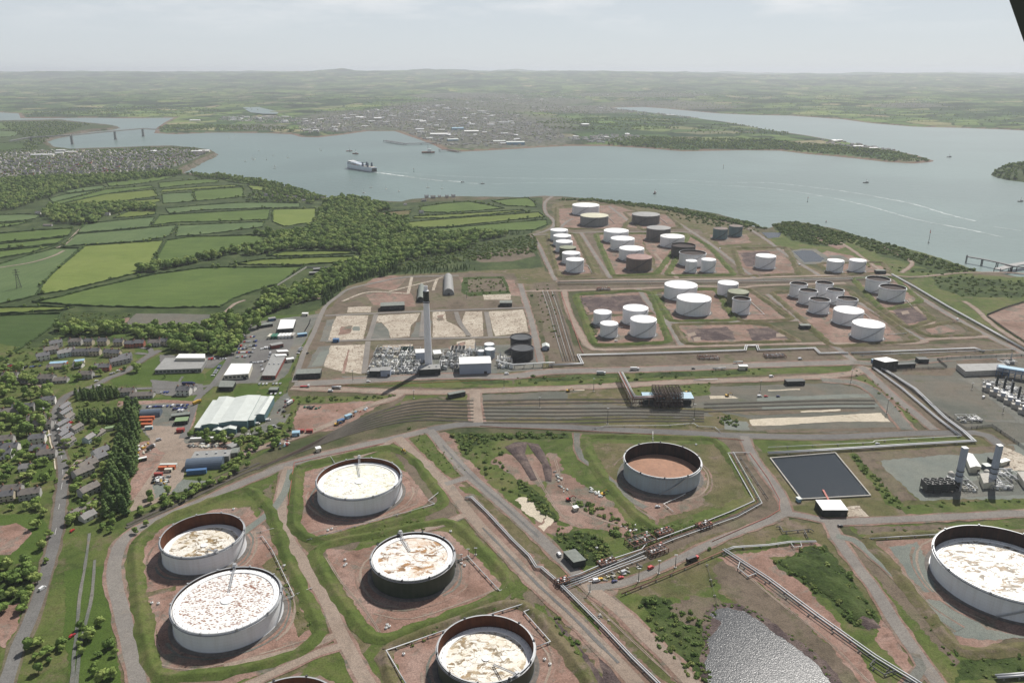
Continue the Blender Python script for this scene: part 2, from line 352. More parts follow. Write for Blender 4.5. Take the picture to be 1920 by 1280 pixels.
def sst(a, b, x): t = np.clip((x-a)/(b-a), 0, 1); return t*t*(3-2*t)
def far_h(X, Y, sd=None):
 if sd is None: sd = signed(X, Y)
 inl = 1-np.exp(-np.maximum(sd,0)/110.)
 h = inl*(16+9*fbm(X,Y,1500.)) + sst(300,2500,sd)*(22+26*fbm(X,Y,2600.))
 far = sst(7000,20000,Y)
 rg = 290 - 70*sst(.16,.30,X/np.maximum(Y,1)) + 34*np.exp(-((X/np.maximum(Y,1)+.07)/.16)**2)
 h = h + far*sst(0,1500,sd)*(30+40*fbm(X,Y,5200.)) + sst(13000,25000,Y)*(rg-45+85*fbm(X,Y+9000,6500.))
 h = np.minimum(h, 470)
 h = np.maximum(h, 1.5*inl)
 return WZ + np.where(sd > 0, h, np.maximum(sd*.15, -25))
ny, nx = 330, 640
Ys = 2300*(44000/2300)**np.linspace(0,1,ny)**1.0; U = np.linspace(-1.0,.98,nx)
YY = np.repeat(Ys[:,None], nx, 1); XX = YY*U[None,:]
SDF = signed(XX, YY); HH = far_h(XX, YY, SDF)
V = np.stack([XX.ravel(),YY.ravel(),HH.ravel()],1); idx = np.arange(ny*nx).reshape(ny,nx)
Q = np.stack([idx[:-1,:-1],idx[:-1,1:],idx[1:,1:],idx[1:,:-1]],-1).reshape(-1,4)
keep = (HH.ravel()[Q].max(1) > WZ-3); Q = Q[keep]
def far_mat():
 m, nt, b = new_mat('far_land'); w = wpos(nt); wf = noise(nt, w, .002, 3, .5)
 vo = nt.nodes.new('ShaderNodeTexVoronoi'); vo.voronoi_dimensions = '2D'; vo.inputs['Scale'].default_value = .0048; vo.inputs['Randomness'].default_value = .85
 ve = nt.nodes.new('ShaderNodeTexVoronoi'); ve.voronoi_dimensions = '2D'; ve.feature = 'DISTANCE_TO_EDGE'; ve.inputs['Scale'].default_value = .0048; ve.inputs['Randomness'].default_value = .85
 dm = nt.nodes.new('ShaderNodeVectorMath'); dm.operation = 'MULTIPLY_ADD'; nn = nt.nodes.new('ShaderNodeTexNoise'); nn.inputs['Scale'].default_value = .004; nt.links.new(w, nn.inputs['Vector'])
 nt.links.new(nn.outputs['Color'], dm.inputs[0]); dm.inputs[1].default_value = (140,140,0); nt.links.new(w, dm.inputs[2])
 nt.links.new(dm.outputs[0], vo.inputs['Vector']); nt.links.new(dm.outputs[0], ve.inputs['Vector'])
 sp = nt.nodes.new('ShaderNodeSeparateColor'); nt.links.new(vo.outputs['Color'], sp.inputs[0])
 c = ramp(nt, sp.outputs[0], [(0,(.045,.08,.035)),(.3,(.08,.13,.045)),(.55,(.125,.19,.06)),(.8,(.19,.24,.08)),(.93,(.27,.25,.14)),(1.,(.34,.27,.18))])
 c.node.color_ramp.interpolation = 'LINEAR'
 c = mixc(nt, (.028,.05,.02), c, ramp(nt, ve.outputs['Distance'], [(.03,0.),(.06,1.)]))
 wn = noise(nt, w, .0016, 8, .66, .5); c = mixc(nt, c, (.03,.05,.02), ramp(nt, wn, [(.52,0.),(.56,1.)]))
 bn = noise(nt, w, .0005, 4, .6); c = mixc(nt, c, ramp(nt, bn, [(.38,(.50,.60,.62)),(.62,(1.15,1.15,1.05))]), 1., 'MULTIPLY'); tn = noise(nt, w, .02, 6, .7); c = mixc(nt, c, ramp(nt, tn, [(.3,(.6,)*3),(.65,(1.,)*3)]), 1., 'MULTIPLY')
 at = nt.nodes.new('ShaderNodeAttribute'); at.attribute_name = 'town'
 un = noise(nt, w, .03, 6, .75); uc = ramp(nt, un, [(.38,(.035,.05,.025)),(.5,(.10,.10,.08)),(.62,(.19,.18,.165)),(.75,(.42,.40,.38))])
 uf = nt.nodes.new('ShaderNodeMath'); uf.operation = 'MULTIPLY'; uf.inputs[1].default_value = .85; nt.links.new(at.outputs['Fac'], uf.inputs[0])
 c = mixc(nt, c, uc, uf.outputs[0])
 ag = nt.nodes.new('ShaderNodeAttribute'); ag.attribute_name = 'shore'
 c = mixc(nt, c, (.17,.12,.09), ag.outputs['Fac'])
 nt.links.new(c, b.inputs['Base Color']); b.inputs['Roughness'].default_value = 1; b.inputs['Specular IOR Level'].default_value = .1
 bump(nt, b, tn, .5, 8.)
 return m
me = np_mesh('far_land', V, Q, far_mat(), True)
PX, PY = proj(XX, YY, HH)
TOWN = [  # centre px, centre py, radius px, radius py
 (860,235,260,30),(700,225,160,22),(930,262,170,22),(900,200,200,14),(640,232,90,18),(1010,190,120,8),(1110,205,130,9),(1230,195,130,7),(480,238,70,7),(1300,200,100,6),(1700,198,80,5),(880,180,120,7),(1200,178,160,5)]
tv = np.zeros(PX.shape)
for cx,cy,rx,ry in TOWN: tv = np.maximum(tv, 1-np.clip(((PX-cx)/rx)**2+((PY-cy)/ry)**2,0,1))
tv = sst(.0,.5,tv)*np.where(SDF > 20, 1, 0)
def add_attr(me, name, arr):
 a = me.attributes.new(name, 'FLOAT', 'POINT'); a.data.foreach_set('value', arr.ravel().astype(np.float32))
sh = np.where((SDF > -60) & (HH < WZ+6), 1., 0.)
add_attr(me, 'town', tv); add_attr(me, 'shore', sh*(SDF < 30))
fo = bpy.data.objects.new('hills', me); COL.objects.link(fo); tag(fo, kind='structure')
# wooded island on the right edge
mb = MB(); ISL = [(1858,328),(1866,319),(1880,314),(1900,311),(1930,309),(1990,310),(2040,318),(2060,332),(2000,345),(1930,343),(1890,338),(1868,333)]
IW = np.array([tuple(P(x,y,WZ))[:2] for x,y in ISL]); x0,y0 = IW.min(0)-20; x1,y1 = IW.max(0)+20
gx, gy = np.meshgrid(np.linspace(x0,x1,70), np.linspace(y0,y1,70)); sd = signed(gx, gy, IW); hh = WZ+np.where(sd > 0, 24*(1-np.exp(-sd/45)), sd*.3)
i2 = np.arange(4900).reshape(70,70); q2 = np.stack([i2[:-1,:-1],i2[:-1,1:],i2[1:,1:],i2[1:,:-1]],-1).reshape(-1,4)
io = bpy.data.objects.new('island', np_mesh('island', np.stack([gx.ravel(),gy.ravel(),hh.ravel()],1), q2, G['scrub'], True)); COL.objects.link(io); tag(io, kind='structure')
# far river reach
def far_sheet(name, pts, mat, z):
 W = [P(x,y,WZ+12) for x,y in pts]; mb = MB(); vs = [(p.x,p.y,z) for p in W]; fs = []
 for t in tessellate_polygon([W]):
  a,b,c = [Vector(vs[i]) for i in t]; fs.append(tuple(t) if (b-a).cross(c-a).z > 0 else tuple(reversed(t)))
 mb.add(vs, fs); return tag(mb.build(name, mat), kind='structure')
# ================================================================ fields and ground cover (west)
FIELDS = [  # material, outline
 ('f_bright',[(160,461),(307,451),(296,472),(282,495),(257,512),(215,523),(175,533),(120,546),(72,553),(76,542),(82,532),(97,514),(117,497),(140,478)]),
 ('f_blue',[(-40,505),(0,495),(50,480),(102,466),(150,466),(117,495),(92,520),(80,530),(67,554),(40,562),(0,570),(-60,575)]),
 ('f_mid',[(313,451),(360,444),(420,443),(480,441),(500,441),(512,452),(500,462),(470,466),(433,477),(412,482),(350,497),(287,503),(292,488),(302,470)]),
 ('f_mid',[(225,529),(287,515),(375,503),(425,501),(480,502),(568,500),(548,514),(520,534),(503,538),(480,545),(437,560),(412,576),(300,578),(162,574),(60,567),(110,557),(175,540)]),
 ('f_yel',[(-60,577),(0,577),(80,575),(138,576),(118,582),(60,585),(0,589),(-60,590)]),
 ('f_dark',[(-80,594),(0,592),(60,589),(115,588),(104,608),(75,629),(42,651),(0,679),(-80,700)]),
 ('f_yel',[(103,621),(180,621),(262,621),(230,625),(175,629),(100,627)]),
 ('f_blue',[(145,439),(240,431),(332,422),(325,432),(318,442),(305,447),(250,454),(152,460),(115,464),(128,452)]),
 ('f_blue',[(145,437),(152,428),(162,420),(225,413),(290,407),(286,418),(278,426),(210,432)]),
 ('f_mid',[(299,404),(400,398),(507,392),(503,412),(420,415),(333,417),(285,423)]),
 ('f_blue',[(333,423),(420,419),(497,416),(492,426),(450,431),(417,436),(370,441),(330,444)]),
 ('f_blue',[(310,391),(380,385),(450,380),(500,380),(562,381),(563,389),(480,391),(383,394),(318,401)]),
 ('f_bright',[(511,393),(550,392),(592,391),(592,404),(588,417),(560,421),(533,425),(511,416)]),
 ('f_blue',[(304,364),(335,362),(361,361),(366,377),(340,380),(306,382)]),
 ('f_mid',[(362,358),(410,354),(456,351),(457,369),(410,374),(369,377)]),
 ('f_yel',[(300,361),(360,356),(410,352),(456,349),(440,347),(380,350),(305,356)]),
 ('f_mid',[(297,343),(340,339),(393,336),(410,338),(408,342),(350,347),(300,353)]),
 ('f_yel',[(104,386),(150,375),(200,364),(288,356),(298,368),(240,376),(193,382),(125,389)]),
 ('f_mid',[(95,381),(140,371),(200,355),(285,348),(288,352),(240,358),(187,366),(110,383)]),
 ('f_blue',[(115,360),(155,352),(193,348),(200,352),(165,358),(133,362)]),
 ('f_mid',[(200,343),(240,336),(283,331),(330,331),(292,340),(245,347),(205,350)]),
 ('f_blue',[(92,373),(120,365),(190,356),(160,364),(100,380)]),
 ('f_blue',[(-40,404),(0,403),(50,402),(75,403),(66,411),(30,415),(-40,420)]),
 ('f_mid',[(-40,424),(0,420),(60,415),(33,422),(0,427),(-40,430)]),
 ('f_mid',[(-60,440),(0,438),(70,432),(138,428),(129,442),(70,449),(0,455),(-60,460)]),
 ('f_mid',[(-60,464),(0,458),(60,452),(125,445),(108,457),(60,462),(0,468),(-60,474)]),
 ('f_mid',[(-60,480),(0,471),(60,465),(106,459),(60,474),(0,484),(-60,494)]),
 ('f_yel',[(240,397),(290,393),(293,402),(250,407),(212,409)]),
 ('f_yel',[(209,380),(250,377),(299,373),(302,378),(265,384),(228,388)]),
 ('f_bright',[(464,348),(490,349),(516,352),(520,357),(495,358),(473,356)]),
 ('f_mid',[(440,336),(465,340),(500,347),(470,346),(430,341),(415,336)]),
 ('f_mid',[(788,388),(830,382),(878,378),(915,384),(945,391),(900,395),(838,399),(788,398)]),
 ('f_mid',[(922,377),(960,373),(990,371),(1003,380),(1006,389),(975,387),(950,386)]),
 ('f_yel',[(775,406),(880,400),(980,394),(985,396),(900,404),(827,409),(776,410)]),
 ('f_yel',[(764,417),(820,412),(887,407),(960,402),(1010,398),(1022,407),(950,414),(840,426),(765,428)]),
 ('f_mid',[(775,432),(860,426),(950,418),(1025,412),(1027,421),(1000,432),(960,433),(880,435),(807,438)]),
 ('f_brown',[(704,401),(735,397),(773,394),(766,407),(733,409),(715,406)]),
 ('f_yel',[(500,480),(518,475),(537,472),(600,471),(658,472),(665,476),(610,478),(540,481)]),
 ('f_yel',[(430,496),(490,487),(560,484),(666,481),(676,486),(630,493),(560,497),(480,497)]),
 ('f_mid',[(-60,232),(0,230),(60,230),(70,236),(40,242),(-60,244)]), ('f_blue',[(-60,252),(0,246),(38,246),(28,256),(-60,262)]),
 ('f_dark',[(-60,272),(0,268),(46,267),(50,278),(0,283),(-60,285)]),
]
for i,(mt,pl) in enumerate(FIELDS): S('field', .09, mt, pl)
S('garden_grass', .1, 'grass', [(-30,640),(60,655),(110,640),(200,640),(330,655),(420,665),(440,640),(470,615),(520,600),(600,580),(575,640),(545,700),(525,780),(540,822),(470,860),(330,935),(250,968),(225,1290),(225,1400),(-120,1400),(-120,700)], jit=2)
# village lawns and gardens
S('grass', .16, 'lawn', [(235,700),(300,665),(312,668),(292,695),(298,700),(380,700),(383,715),(330,722),(215,722),(205,712)], [(385,700),(420,668),(430,680),(400,712),(384,714)],
  [(253,655),(282,655),(282,664),(258,672)], [(220,745),(360,745),(372,728),(385,728),(368,752),(330,750),(222,754)], [(482,730),(532,725),(530,742),(500,745)], [(440,728),(490,718),(480,742),(440,744)],
  [(545,655),(560,640),(575,640),(560,665)], [(0,965),(80,962),(98,1000),(85,1050),(0,1060),(-60,1060),(-60,965)], [(30,830),(60,820),(55,850),(20,870)], [(160,800),(215,800),(215,808),(165,812)], [(60,860),(100,862),(104,900),(60,905)],
  [(120,1070),(210,1060),(225,1290),(130,1290)], [(470,612),(500,592),(560,590),(555,600),(520,600)], [(490,690),(520,712),(560,705),(535,718),(480,716)], [(345,752),(362,756),(340,775),(300,772)], [(125,700),(160,705),(140,722),(120,716)], [(103,625),(240,627),(250,632),(110,631)])
S('dirt', .17, 'reddirt', [(0,985),(30,980),(60,1000),(20,1040),(0,1040),(-50,1030),(-50,990)], [(0,1140),(40,1128),(32,1180),(10,1215),(0,1210)])
S('scrub', .18, 'scrub', [(120,586),(180,583),(250,587),(222,600),(205,608),(150,612),(108,614)], [(100,612),(260,614),(400,613),(440,600),(470,600),(440,655),(350,660),(300,655),(370,625),(260,624),(180,618),(100,620)],
  [(0,1070),(60,1070),(40,1130),(0,1140),(-60,1140),(-60,1070)])
S('car_park', .22, 'yard', [(255,588),(330,588),(400,590),(402,600),(387,612),(310,612),(232,611)])
S('dirt', .225, 'dirt', [(200,607),(240,595),(244,596),(230,611)])
# business yards
S('yard', .2, 'gravel', [(450,640),(462,620),(490,602),(600,588),(590,605),(560,660),(540,700),(520,716),(440,720),(400,725),(425,682)], [(235,757),(300,753),(372,756),(360,775),(350,800),(335,830),(300,850),(262,800),(258,765)])
S('dirt', .205, 'reddirt', [(222,752),(300,750),(366,752),(368,758),(300,756),(230,760),(215,770)], [(262,830),(310,820),(330,830),(298,880),(262,930),(238,945),(246,900),(258,870)], [(318,840),(350,845),(340,870),(315,880),(300,870)], [(352,770),(372,762),(360,800),(340,830),(335,815)], [(345,833),(440,828),(432,842),(350,846)])
S('dirt', .21, 'track', [(262,795),(330,800),(345,820),(420,845),(440,850),(430,862),(360,870),(345,885),(330,920),(300,940),(240,960),(250,935),(275,905),(310,850),(285,830)])
S('yard', .215, 'greengravel', [(285,910),(315,900),(322,925),(290,935)], [(345,898),(390,900),(360,918),(320,925)])
S('yard', .215, 'gravel', [(345,815),(400,817),(470,805),(520,780),(545,775),(530,800),(500,812),(440,820),(350,832)], [(498,790),(518,752),(540,735),(545,745),(520,790),(505,800)])
S('dirt', .212, 'concrete', [(480,800),(500,798),(500,806),(478,808)])
S('yard', .22, 'asphalt', [(482,640),(545,625),(552,640),(540,660),(520,668),(500,690),(480,715),(442,718),(456,690),(470,660)], [(300,665),(385,668),(390,664),(425,672),(400,690),(300,690)], [(282,712),(380,720),(385,740),(320,742),(285,735)])
# ================================================================ works: ground
S('grass', .1, 'olive', [(595,580),(655,535),(740,515),(960,505),(1020,500),(1040,525),(1000,530),(985,560),(1010,650),(1020,690),(960,705),(800,710),(560,715),(548,700),(575,640)], [(990,440),(1040,418),(1035,385),(1060,372),(1160,382),(1260,395),(1390,425),(1440,455),(1560,520),(1430,520),(1040,522),(1018,480)],
  [(240,1000),(320,950),(480,900),(540,880),(740,825),(800,812),(1390,822),(1480,975),(1560,985),(1760,1200),(1800,1290),(1800,1400),(225,1400),(225,1290)], jit=3)
S('dirt', .13, 'browndirt', [(600,590),(660,540),(735,518),(860,512),(965,512),(980,550),(1005,640),(1012,690),(800,706),(565,712),(555,706),(580,650)], jit=3)
S('dirt', .14, 'dirt', [(700,522),(735,516),(765,520),(740,545),(700,540),(680,536)], [(860,520),(965,525),(975,555),(880,556)], [(685,550),(770,545),(780,575),(700,572)])
S('scrub', .145, 'scrub', [(868,520),(945,518),(958,552),(880,556),(865,548)])
S('dirt', .15, 'browndirt', [(878,524),(940,522),(950,545),(878,548)], [(880,480),(990,462),(1005,480),(960,490),(900,492)], [(1005,530),(1040,530),(1085,680),(1030,690)])
S('yard', .155, 'gravel', [(612,600),(640,595),(628,640),(600,640)], [(598,650),(620,648),(612,685),(575,690),(585,665)], [(700,605),(716,606),(730,620),(732,636),(695,636)], [(780,605),(808,600),(806,632),(770,632)], [(640,705),(690,703),(700,660),(805,655),(960,645),(1010,650),(1018,692),(900,703),(650,712)])
S('concrete_slab', .16, 'concrete', [(631,592),(691,591),(681,637),(614,640),(622,615)], [(706,592),(787,587),(782,600),(771,610),(768,631),(733,634),(728,618),(716,604),(700,604)], [(811,585),(834,584),(837,602),(855,610),(875,625),(872,631),(811,632)],
  [(873,584),(904,584),(906,630),(883,632),(862,612)], [(916,584),(960,582),(981,580),(989,612),(991,622),(928,630)], [(620,648),(690,645),(682,680),(678,701),(637,695),(607,687),(613,665)], [(653,576),(697,574),(695,585),(651,586)], [(718,647),(774,645),(772,662),(716,662)], [(856,641),(890,635),(892,655),(857,656)], [(905,553),(958,551),(958,562),(907,562)], jit=.9)
S('concrete_slab', .17, 'reddirt', [(652,655),(655,655),(647,700),(640,700)])
S('dirt', .17, 'dirt', [(640,612),(660,610),(655,625),(636,628)], [(820,592),(834,590),(834,600),(822,602)], [(840,652),(872,640),(870,652),(842,660)], jit=2)
S('yard', .166, 'greengravel', [(663,612),(675,612),(674,620),(662,620)], [(600,660),(618,656),(606,683),(584,686)])
# tank farm north: compound floors
S('dirt', .18, 'dirt', [(1048,392),(1150,384),(1190,398),(1160,432),(1060,430),(1046,415)], [(1180,400),(1250,403),(1270,425),(1215,430),(1168,425)], [(1030,440),(1075,440),(1112,512),(1060,518),(1042,500)], [(1118,440),(1200,440),(1225,510),(1150,515)],
  [(1200,440),(1290,440),(1375,512),(1240,515)], [(1300,445),(1330,470),(1360,505),(1320,505)], [(1380,470),(1470,468),(1490,512),(1390,515)], [(1330,440),(1400,440),(1410,455),(1350,460)], [(1540,498),(1650,498),(1665,512),(1560,516)],
  [(1082,555),(1215,548),(1230,585),(1100,590)], [(1110,595),(1235,590),(1252,640),(1120,645)], [(1240,548),(1340,545),(1370,600),(1262,602)], [(1345,548),(1400,545),(1480,600),(1390,602)], [(1270,610),(1380,608),(1440,612),(1485,640),(1290,645)],
  [(1445,552),(1590,545),(1700,645),(1560,650)], [(1600,525),(1700,530),(1720,570),(1660,590)], [(1660,575),(1720,570),(1748,605),(1705,612)], [(1730,610),(1780,605),(1800,620),(1745,628)], jit=3)
S('yard', .186, 'spoil', [(1085,558),(1205,552),(1222,580),(1105,585)], [(1290,618),(1360,612),(1380,636),(1300,640)], [(1398,618),(1450,614),(1478,634),(1410,640)], [(1385,475),(1440,470),(1455,498),(1400,500)], [(1670,580),(1720,576),(1742,600),(1700,608)], jit=3)
S('dirt', .19, 'track', [(1286,625),(1303,622),(1306,628),(1290,631)], [(1455,625),(1470,623),(1474,630),(1456,632)], [(1690,584),(1702,582),(1706,588),(1692,590)], [(1300,633),(1315,632),(1316,639),(1302,640)])
S('dirt', .185, 'browndirt', [(1045,528),(1440,524),(1670,517),(1675,535),(1440,534),(1200,540),(1050,543)], [(1050,432),(1210,428),(1310,430),(1320,440),(1210,438),(1050,439)], [(1095,440),(1112,438),(1150,515),(1130,517)], [(1295,430),(1330,450),(1400,512),(1385,514)],
  [(1040,660),(1430,656),(1620,650),(1900,640),(1900,660),(1620,672),(1430,684),(1060,692)])
# far east corner
S('grass', .12, 'grass', [(1440,455),(1456,424),(1490,416),(1540,424),(1620,445),(1747,479),(1830,508),(1860,512),(1800,516),(1700,522),(1600,500),(1500,470)], [(1700,525),(1800,514),(1940,520),(2100,570),(2100,640),(1915,640),(1800,590)], jit=4)
S('scrub', .14, 'scrub', [(1450,425),(1470,418),(1515,420),(1600,440),(1575,462),(1530,462),(1480,450)], [(1600,440),(1680,462),(1830,508),(1760,510),(1650,480)], [(1745,520),(1800,517),(1920,530),(1920,560),(1800,555),(1760,540)], [(1690,500),(1790,512),(1760,514),(1710,508)], jit=4)
S('dirt', .16, 'dirt', [(1850,592),(1880,578),(1930,565),(2100,560),(2100,700),(1930,645),(1890,620)], [(1530,445),(1570,450),(1590,462),(1572,468),(1540,456)], [(1540,498),(1520,485),(1550,470),(1600,480),(1625,495),(1590,500)])
S('water', .2, 'lagoon', [(1487,472),(1505,469),(1523,470),(1546,485),(1540,491),(1508,492)], [(1428,436),(1466,436),(1461,445),(1440,447)])
S('pale_gravel', .195, 'gravel', [(1480,471),(1504,466),(1530,467),(1556,485),(1546,495),(1503,496)])
S('concrete_slab', .2, 'gravel', [(1552,479),(1575,478),(1600,490),(1580,492)])
# rail yard
S('yard', .15, 'yard', [(905,740),(1000,736),(1210,728),(1440,722),(1560,716),(1640,738),(1672,775),(1700,808),(1560,812),(1400,808),(1250,800),(905,792)], jit=2)
S('grass', .16, 'olive', [(1060,735),(1175,728),(1180,760),(1330,765),(1420,790),(1400,806),(1130,800),(905,793),(905,786),(1150,780),(1340,780),(1330,770),(1060,755)], jit=3)
S('grass', .155, 'grass', [(548,742),(742,742),(730,752),(560,756),(548,800),(530,808)], [(962,708),(1160,700),(1430,690),(1600,686),(1602,696),(1430,703),(1210,714),(962,726)], [(650,716),(810,716),(960,707),(960,727),(800,727),(650,722)],
  [(755,752),(838,742),(838,750),(890,750),(890,742),(860,738),(760,742),(748,760),(700,785)], [(1610,702),(1640,712),(1700,765),(1728,792),(1718,795),(1690,780),(1650,740),(1605,708)], [(1180,730),(1230,722),(1340,712),(1330,740),(1200,745)], jit=2)
S('dirt', .165, 'reddirt', [(562,760),(700,752),(720,756),(700,768),(670,785),(640,805),(560,812),(552,800)], jit=2)
S('yard', .167, 'browndirt', [(905,752),(1040,750),(1130,752),(1100,758),(905,763)], [(1330,768),(1500,765),(1640,768),(1600,772),(1400,778)], [(1430,806),(1690,800),(1700,808),(1440,811)])
S('yard', .17, 'greengravel', [(1420,744),(1640,738),(1650,745),(1420,752)], [(1430,762),(1655,757),(1660,762),(1430,768)], [(1350,785),(1400,790),(1405,806),(1360,805)])
S('concrete_slab', .18, 'pale', [(1405,787),(1440,784),(1540,780),(1652,774),(1670,791),(1640,790),(1560,791),(1470,797),(1410,798)], [(1500,771),(1576,767),(1576,770),(1502,773)], [(1330,742),(1372,742),(1384,747),(1332,748)], [(1040,731),(1096,729),(1096,732),(1042,733)], [(1440,731),(1500,729),(1500,731),(1440,733)])
# middle block (spoil heaps)
S('scrub', .15, 'grass', [(836,812),(1078,812),(1085,850),(1125,900),(1180,965),(1230,985),(1320,985),(1250,1010),(1150,1060),(1095,1080),(1055,1050),(1000,985),(880,870)], jit=3)
S('scrub', .16, 'scrub', [(840,812),(1065,812),(1066,822),(960,822),(900,832),(868,848)], [(965,900),(990,905),(1030,955),(1052,978),(1040,980),(1000,950),(975,925)], [(1032,990),(1060,990),(1105,1000),(1130,1015),(1150,1040),(1120,1060),(1080,1050),(1050,1020)], [(1070,940),(1120,945),(1180,985),(1240,990),(1300,985),(1240,1008),(1190,1010),(1150,1000),(1130,970),(1090,960)], jit=3)
S('dirt', .17, 'dirt', [(920,865),(950,850),(1000,850),(1030,900),(1020,920),(960,890)], [(1030,848),(1045,850),(1050,885),(1080,900),(1150,940),(1190,990),(1180,1010),(1100,990),(1060,980),(1030,940),(1025,900)], [(985,1000),(1010,965),(1070,985),(1060,1000),(1030,1000)], jit=3)
S('dirt', .18, 'pale', [(965,938),(985,932),(1020,965),(1015,980),(990,965)], [(1000,990),(1025,965),(1040,975),(1020,1000)], jit=2)
S('grass', .16, 'grass', [(765,818),(802,808),(880,885),(870,890),(832,896)], jit=.8)
# compound around the open tank
S('grass', .152, 'grass', [(1090,814),(1345,820),(1362,850),(1425,938),(1330,975),(1235,1000),(1185,965),(1120,890),(1095,845)], jit=2)
S('grass', .165, 'olive', [(1110,832),(1340,832),(1380,880),(1400,930),(1320,955),(1240,985),(1200,960),(1140,900)], jit=2)
S('dirt', .175, 'dirt', [(1150,900),(1170,880),(1200,865),(1300,865),(1325,900),(1320,945),(1260,965),(1235,985),(1205,955)], [(1120,880),(1165,905),(1160,912),(1125,890)], jit=3)
S('dirt', .16, 'browndirt', [(1345,822),(1395,822),(1462,930),(1470,955),(1445,975),(1380,990),(1320,1005),(1200,1060),(1120,1085),(1100,1078),(1250,1010),(1330,978),(1420,942),(1370,858)])
# reservoir block
S('grass', .15, 'olive', [(1400,818),(1830,818),(1960,850),(1960,960),(1560,975),(1480,955)], jit=2)
S('grass', .16, 'grass', [(1405,822),(1560,822),(1800,815),(1810,830),(1620,838),(1430,848)], [(1590,850),(1605,848),(1695,945),(1690,955),(1660,945)], [(1690,950),(1930,932),(1930,955),(1700,965)], jit=2)
S('yard', .17, 'greengravel', [(1645,850),(1800,842),(1925,830),(1980,830),(1980,935),(1725,938),(1650,880)], jit=2)
S('dirt', .18, 'browndirt', [(1600,848),(1780,840),(1900,835),(1900,848),(1700,858),(1640,865),(1700,920),(1722,938),(1690,940),(1620,870)], jit=2)
S('concrete_slab', .185, 'concrete', [(1870,838),(1885,838),(1990,885),(1990,885),(1925,882),(1885,883)], [(1588,950),(1612,948),(1630,968),(1590,970)])
S('yard', .187, 'gravel', [(1870,895),(1990,890),(1990,925),(1740,935),(1735,915)])
S('yard', .16, 'yard', [(1670,700),(1760,672),(1930,664),(2050,664),(2050,860),(1930,845),(1860,800),(1790,808),(1700,735)], jit=1)
S('grass', .17, 'browndirt', [(1700,690),(1795,690),(1785,704),(1690,702)], [(1790,672),(1890,668),(1880,690),(1800,688)])
S('road', .19, 'gravel', [(1795,710),(1830,705),(1925,790),(1915,795),(1820,720)], [(1840,786),(1930,788),(1930,793),(1850,791)])
S('dirt', .165, 'browndirt', [(1620,690),(1665,695),(1800,800),(1760,806),(1640,715)])
# compounds of the big tanks in front
S('grass', .15, 'grass', [(552,874),(640,852),(735,832),(775,850),(850,950),(860,962),(740,990),(585,1022),(546,990)], [(575,1040),(610,1018),(700,998),(858,965),(970,1090),(960,1110),(720,1215),(690,1200),(610,1085)], jit=2)
S('grass', .15, 'grass', [(250,1000),(300,965),(475,900),(525,880),(515,920),(500,960),(530,1040),(610,1190),(580,1225),(480,1290),(270,1290),(245,1150)], jit=3)
S('grass', .152, 'browndirt', [(480,935),(515,900),(505,955),(535,1040),(612,1185),(570,1215),(540,1100),(490,1000)], [(600,1040),(660,1000),(700,985),(660,1030),(625,1050)], [(740,850),(760,852),(850,948),(860,968),(800,985),(790,940)], [(720,1200),(980,1105),(1010,1110),(1130,1290),(1080,1290),(1000,1160),(960,1130),(820,1180)], jit=2)
S('dirt', .17, 'reddirt', [(572,884),(640,868),(726,862),(765,885),(806,938),(760,962),(690,982),(585,1008),(564,990),(566,930)], jit=1.5)
S('dirt', .17, 'reddirt', [(262,1032),(312,985),(400,955),(470,950),(510,1000),(522,1032),(548,1100),(592,1190),(556,1212),(420,1245),(310,1262),(292,1180),(274,1090)], jit=1.5)
S('grass', .175, 'olive', [(262,1110),(330,1098),(330,1106),(275,1120)], [(490,1060),(520,1040),(545,1095),(580,1180),(560,1195),(540,1110)])
S('dirt', .17, 'reddirt', [(612,1030),(655,1032),(700,1022),(770,1000),(838,997),(880,1035),(950,1102),(935,1118),(770,1168),(706,1194),(650,1115)], jit=1.5)
S('dirt', .17, 'reddirt', [(722,1228),(820,1180),(968,1130),(1000,1160),(1075,1250),(1110,1290),(1110,1330),(740,1330)], jit=1.5)
S('dirt', .171, 'dirt', [(480,1300),(560,1260),(640,1250),(690,1300)], [(300,1225),(560,1215),(600,1195),(608,1205),(560,1235),(420,1290),(300,1290)])
S('grass', .172, 'grass', [(556,1270),(610,1215),(640,1225),(680,1290),(650,1290),(600,1265),(540,1285)], [(700,1200),(735,1215),(765,1290),(710,1290),(680,1225)])
S('dirt', .173, 'spoil', [(1115,1205),(1135,1205),(1200,1290),(1130,1290)], [(1000,1130),(1050,1170),(1180,1330),(1120,1330),(1020,1175)])
S('grass', .174, 'grass', [(1000,1130),(1022,1135),(1085,1215),(1105,1260),(1080,1245),(1040,1190)], [(960,1060),(990,1100),(985,1130),(960,1120)], jit=2)
S('dirt', .16, 'dirt', [(880,965),(940,1030),(1050,1150),(1150,1290),(1230,1290),(1090,1110),(1040,1060),(960,975),(900,925),(865,900),(850,905)], [(1085,1110),(1160,1105),(1160,1150),(1240,1230),(1340,1330),(1250,1330),(1160,1220),(1100,1160)], [(812,826),(1000,1010),(1060,1060),(1050,1040),(880,862),(840,812),(815,812)], jit=3)
S('grass', .165, 'olive', [(858,905),(905,908),(940,940),(1010,1020),(1075,1095),(1050,1095),(960,1010),(900,940)], [(1095,1120),(1130,1140),(1320,1330),(1290,1330)], jit=2)
S('grass', .168, 'grass', [(860,912),(890,912),(920,930),(880,925)], [(1070,1125),(1100,1150),(1140,1205),(1120,1200)], jit=2)
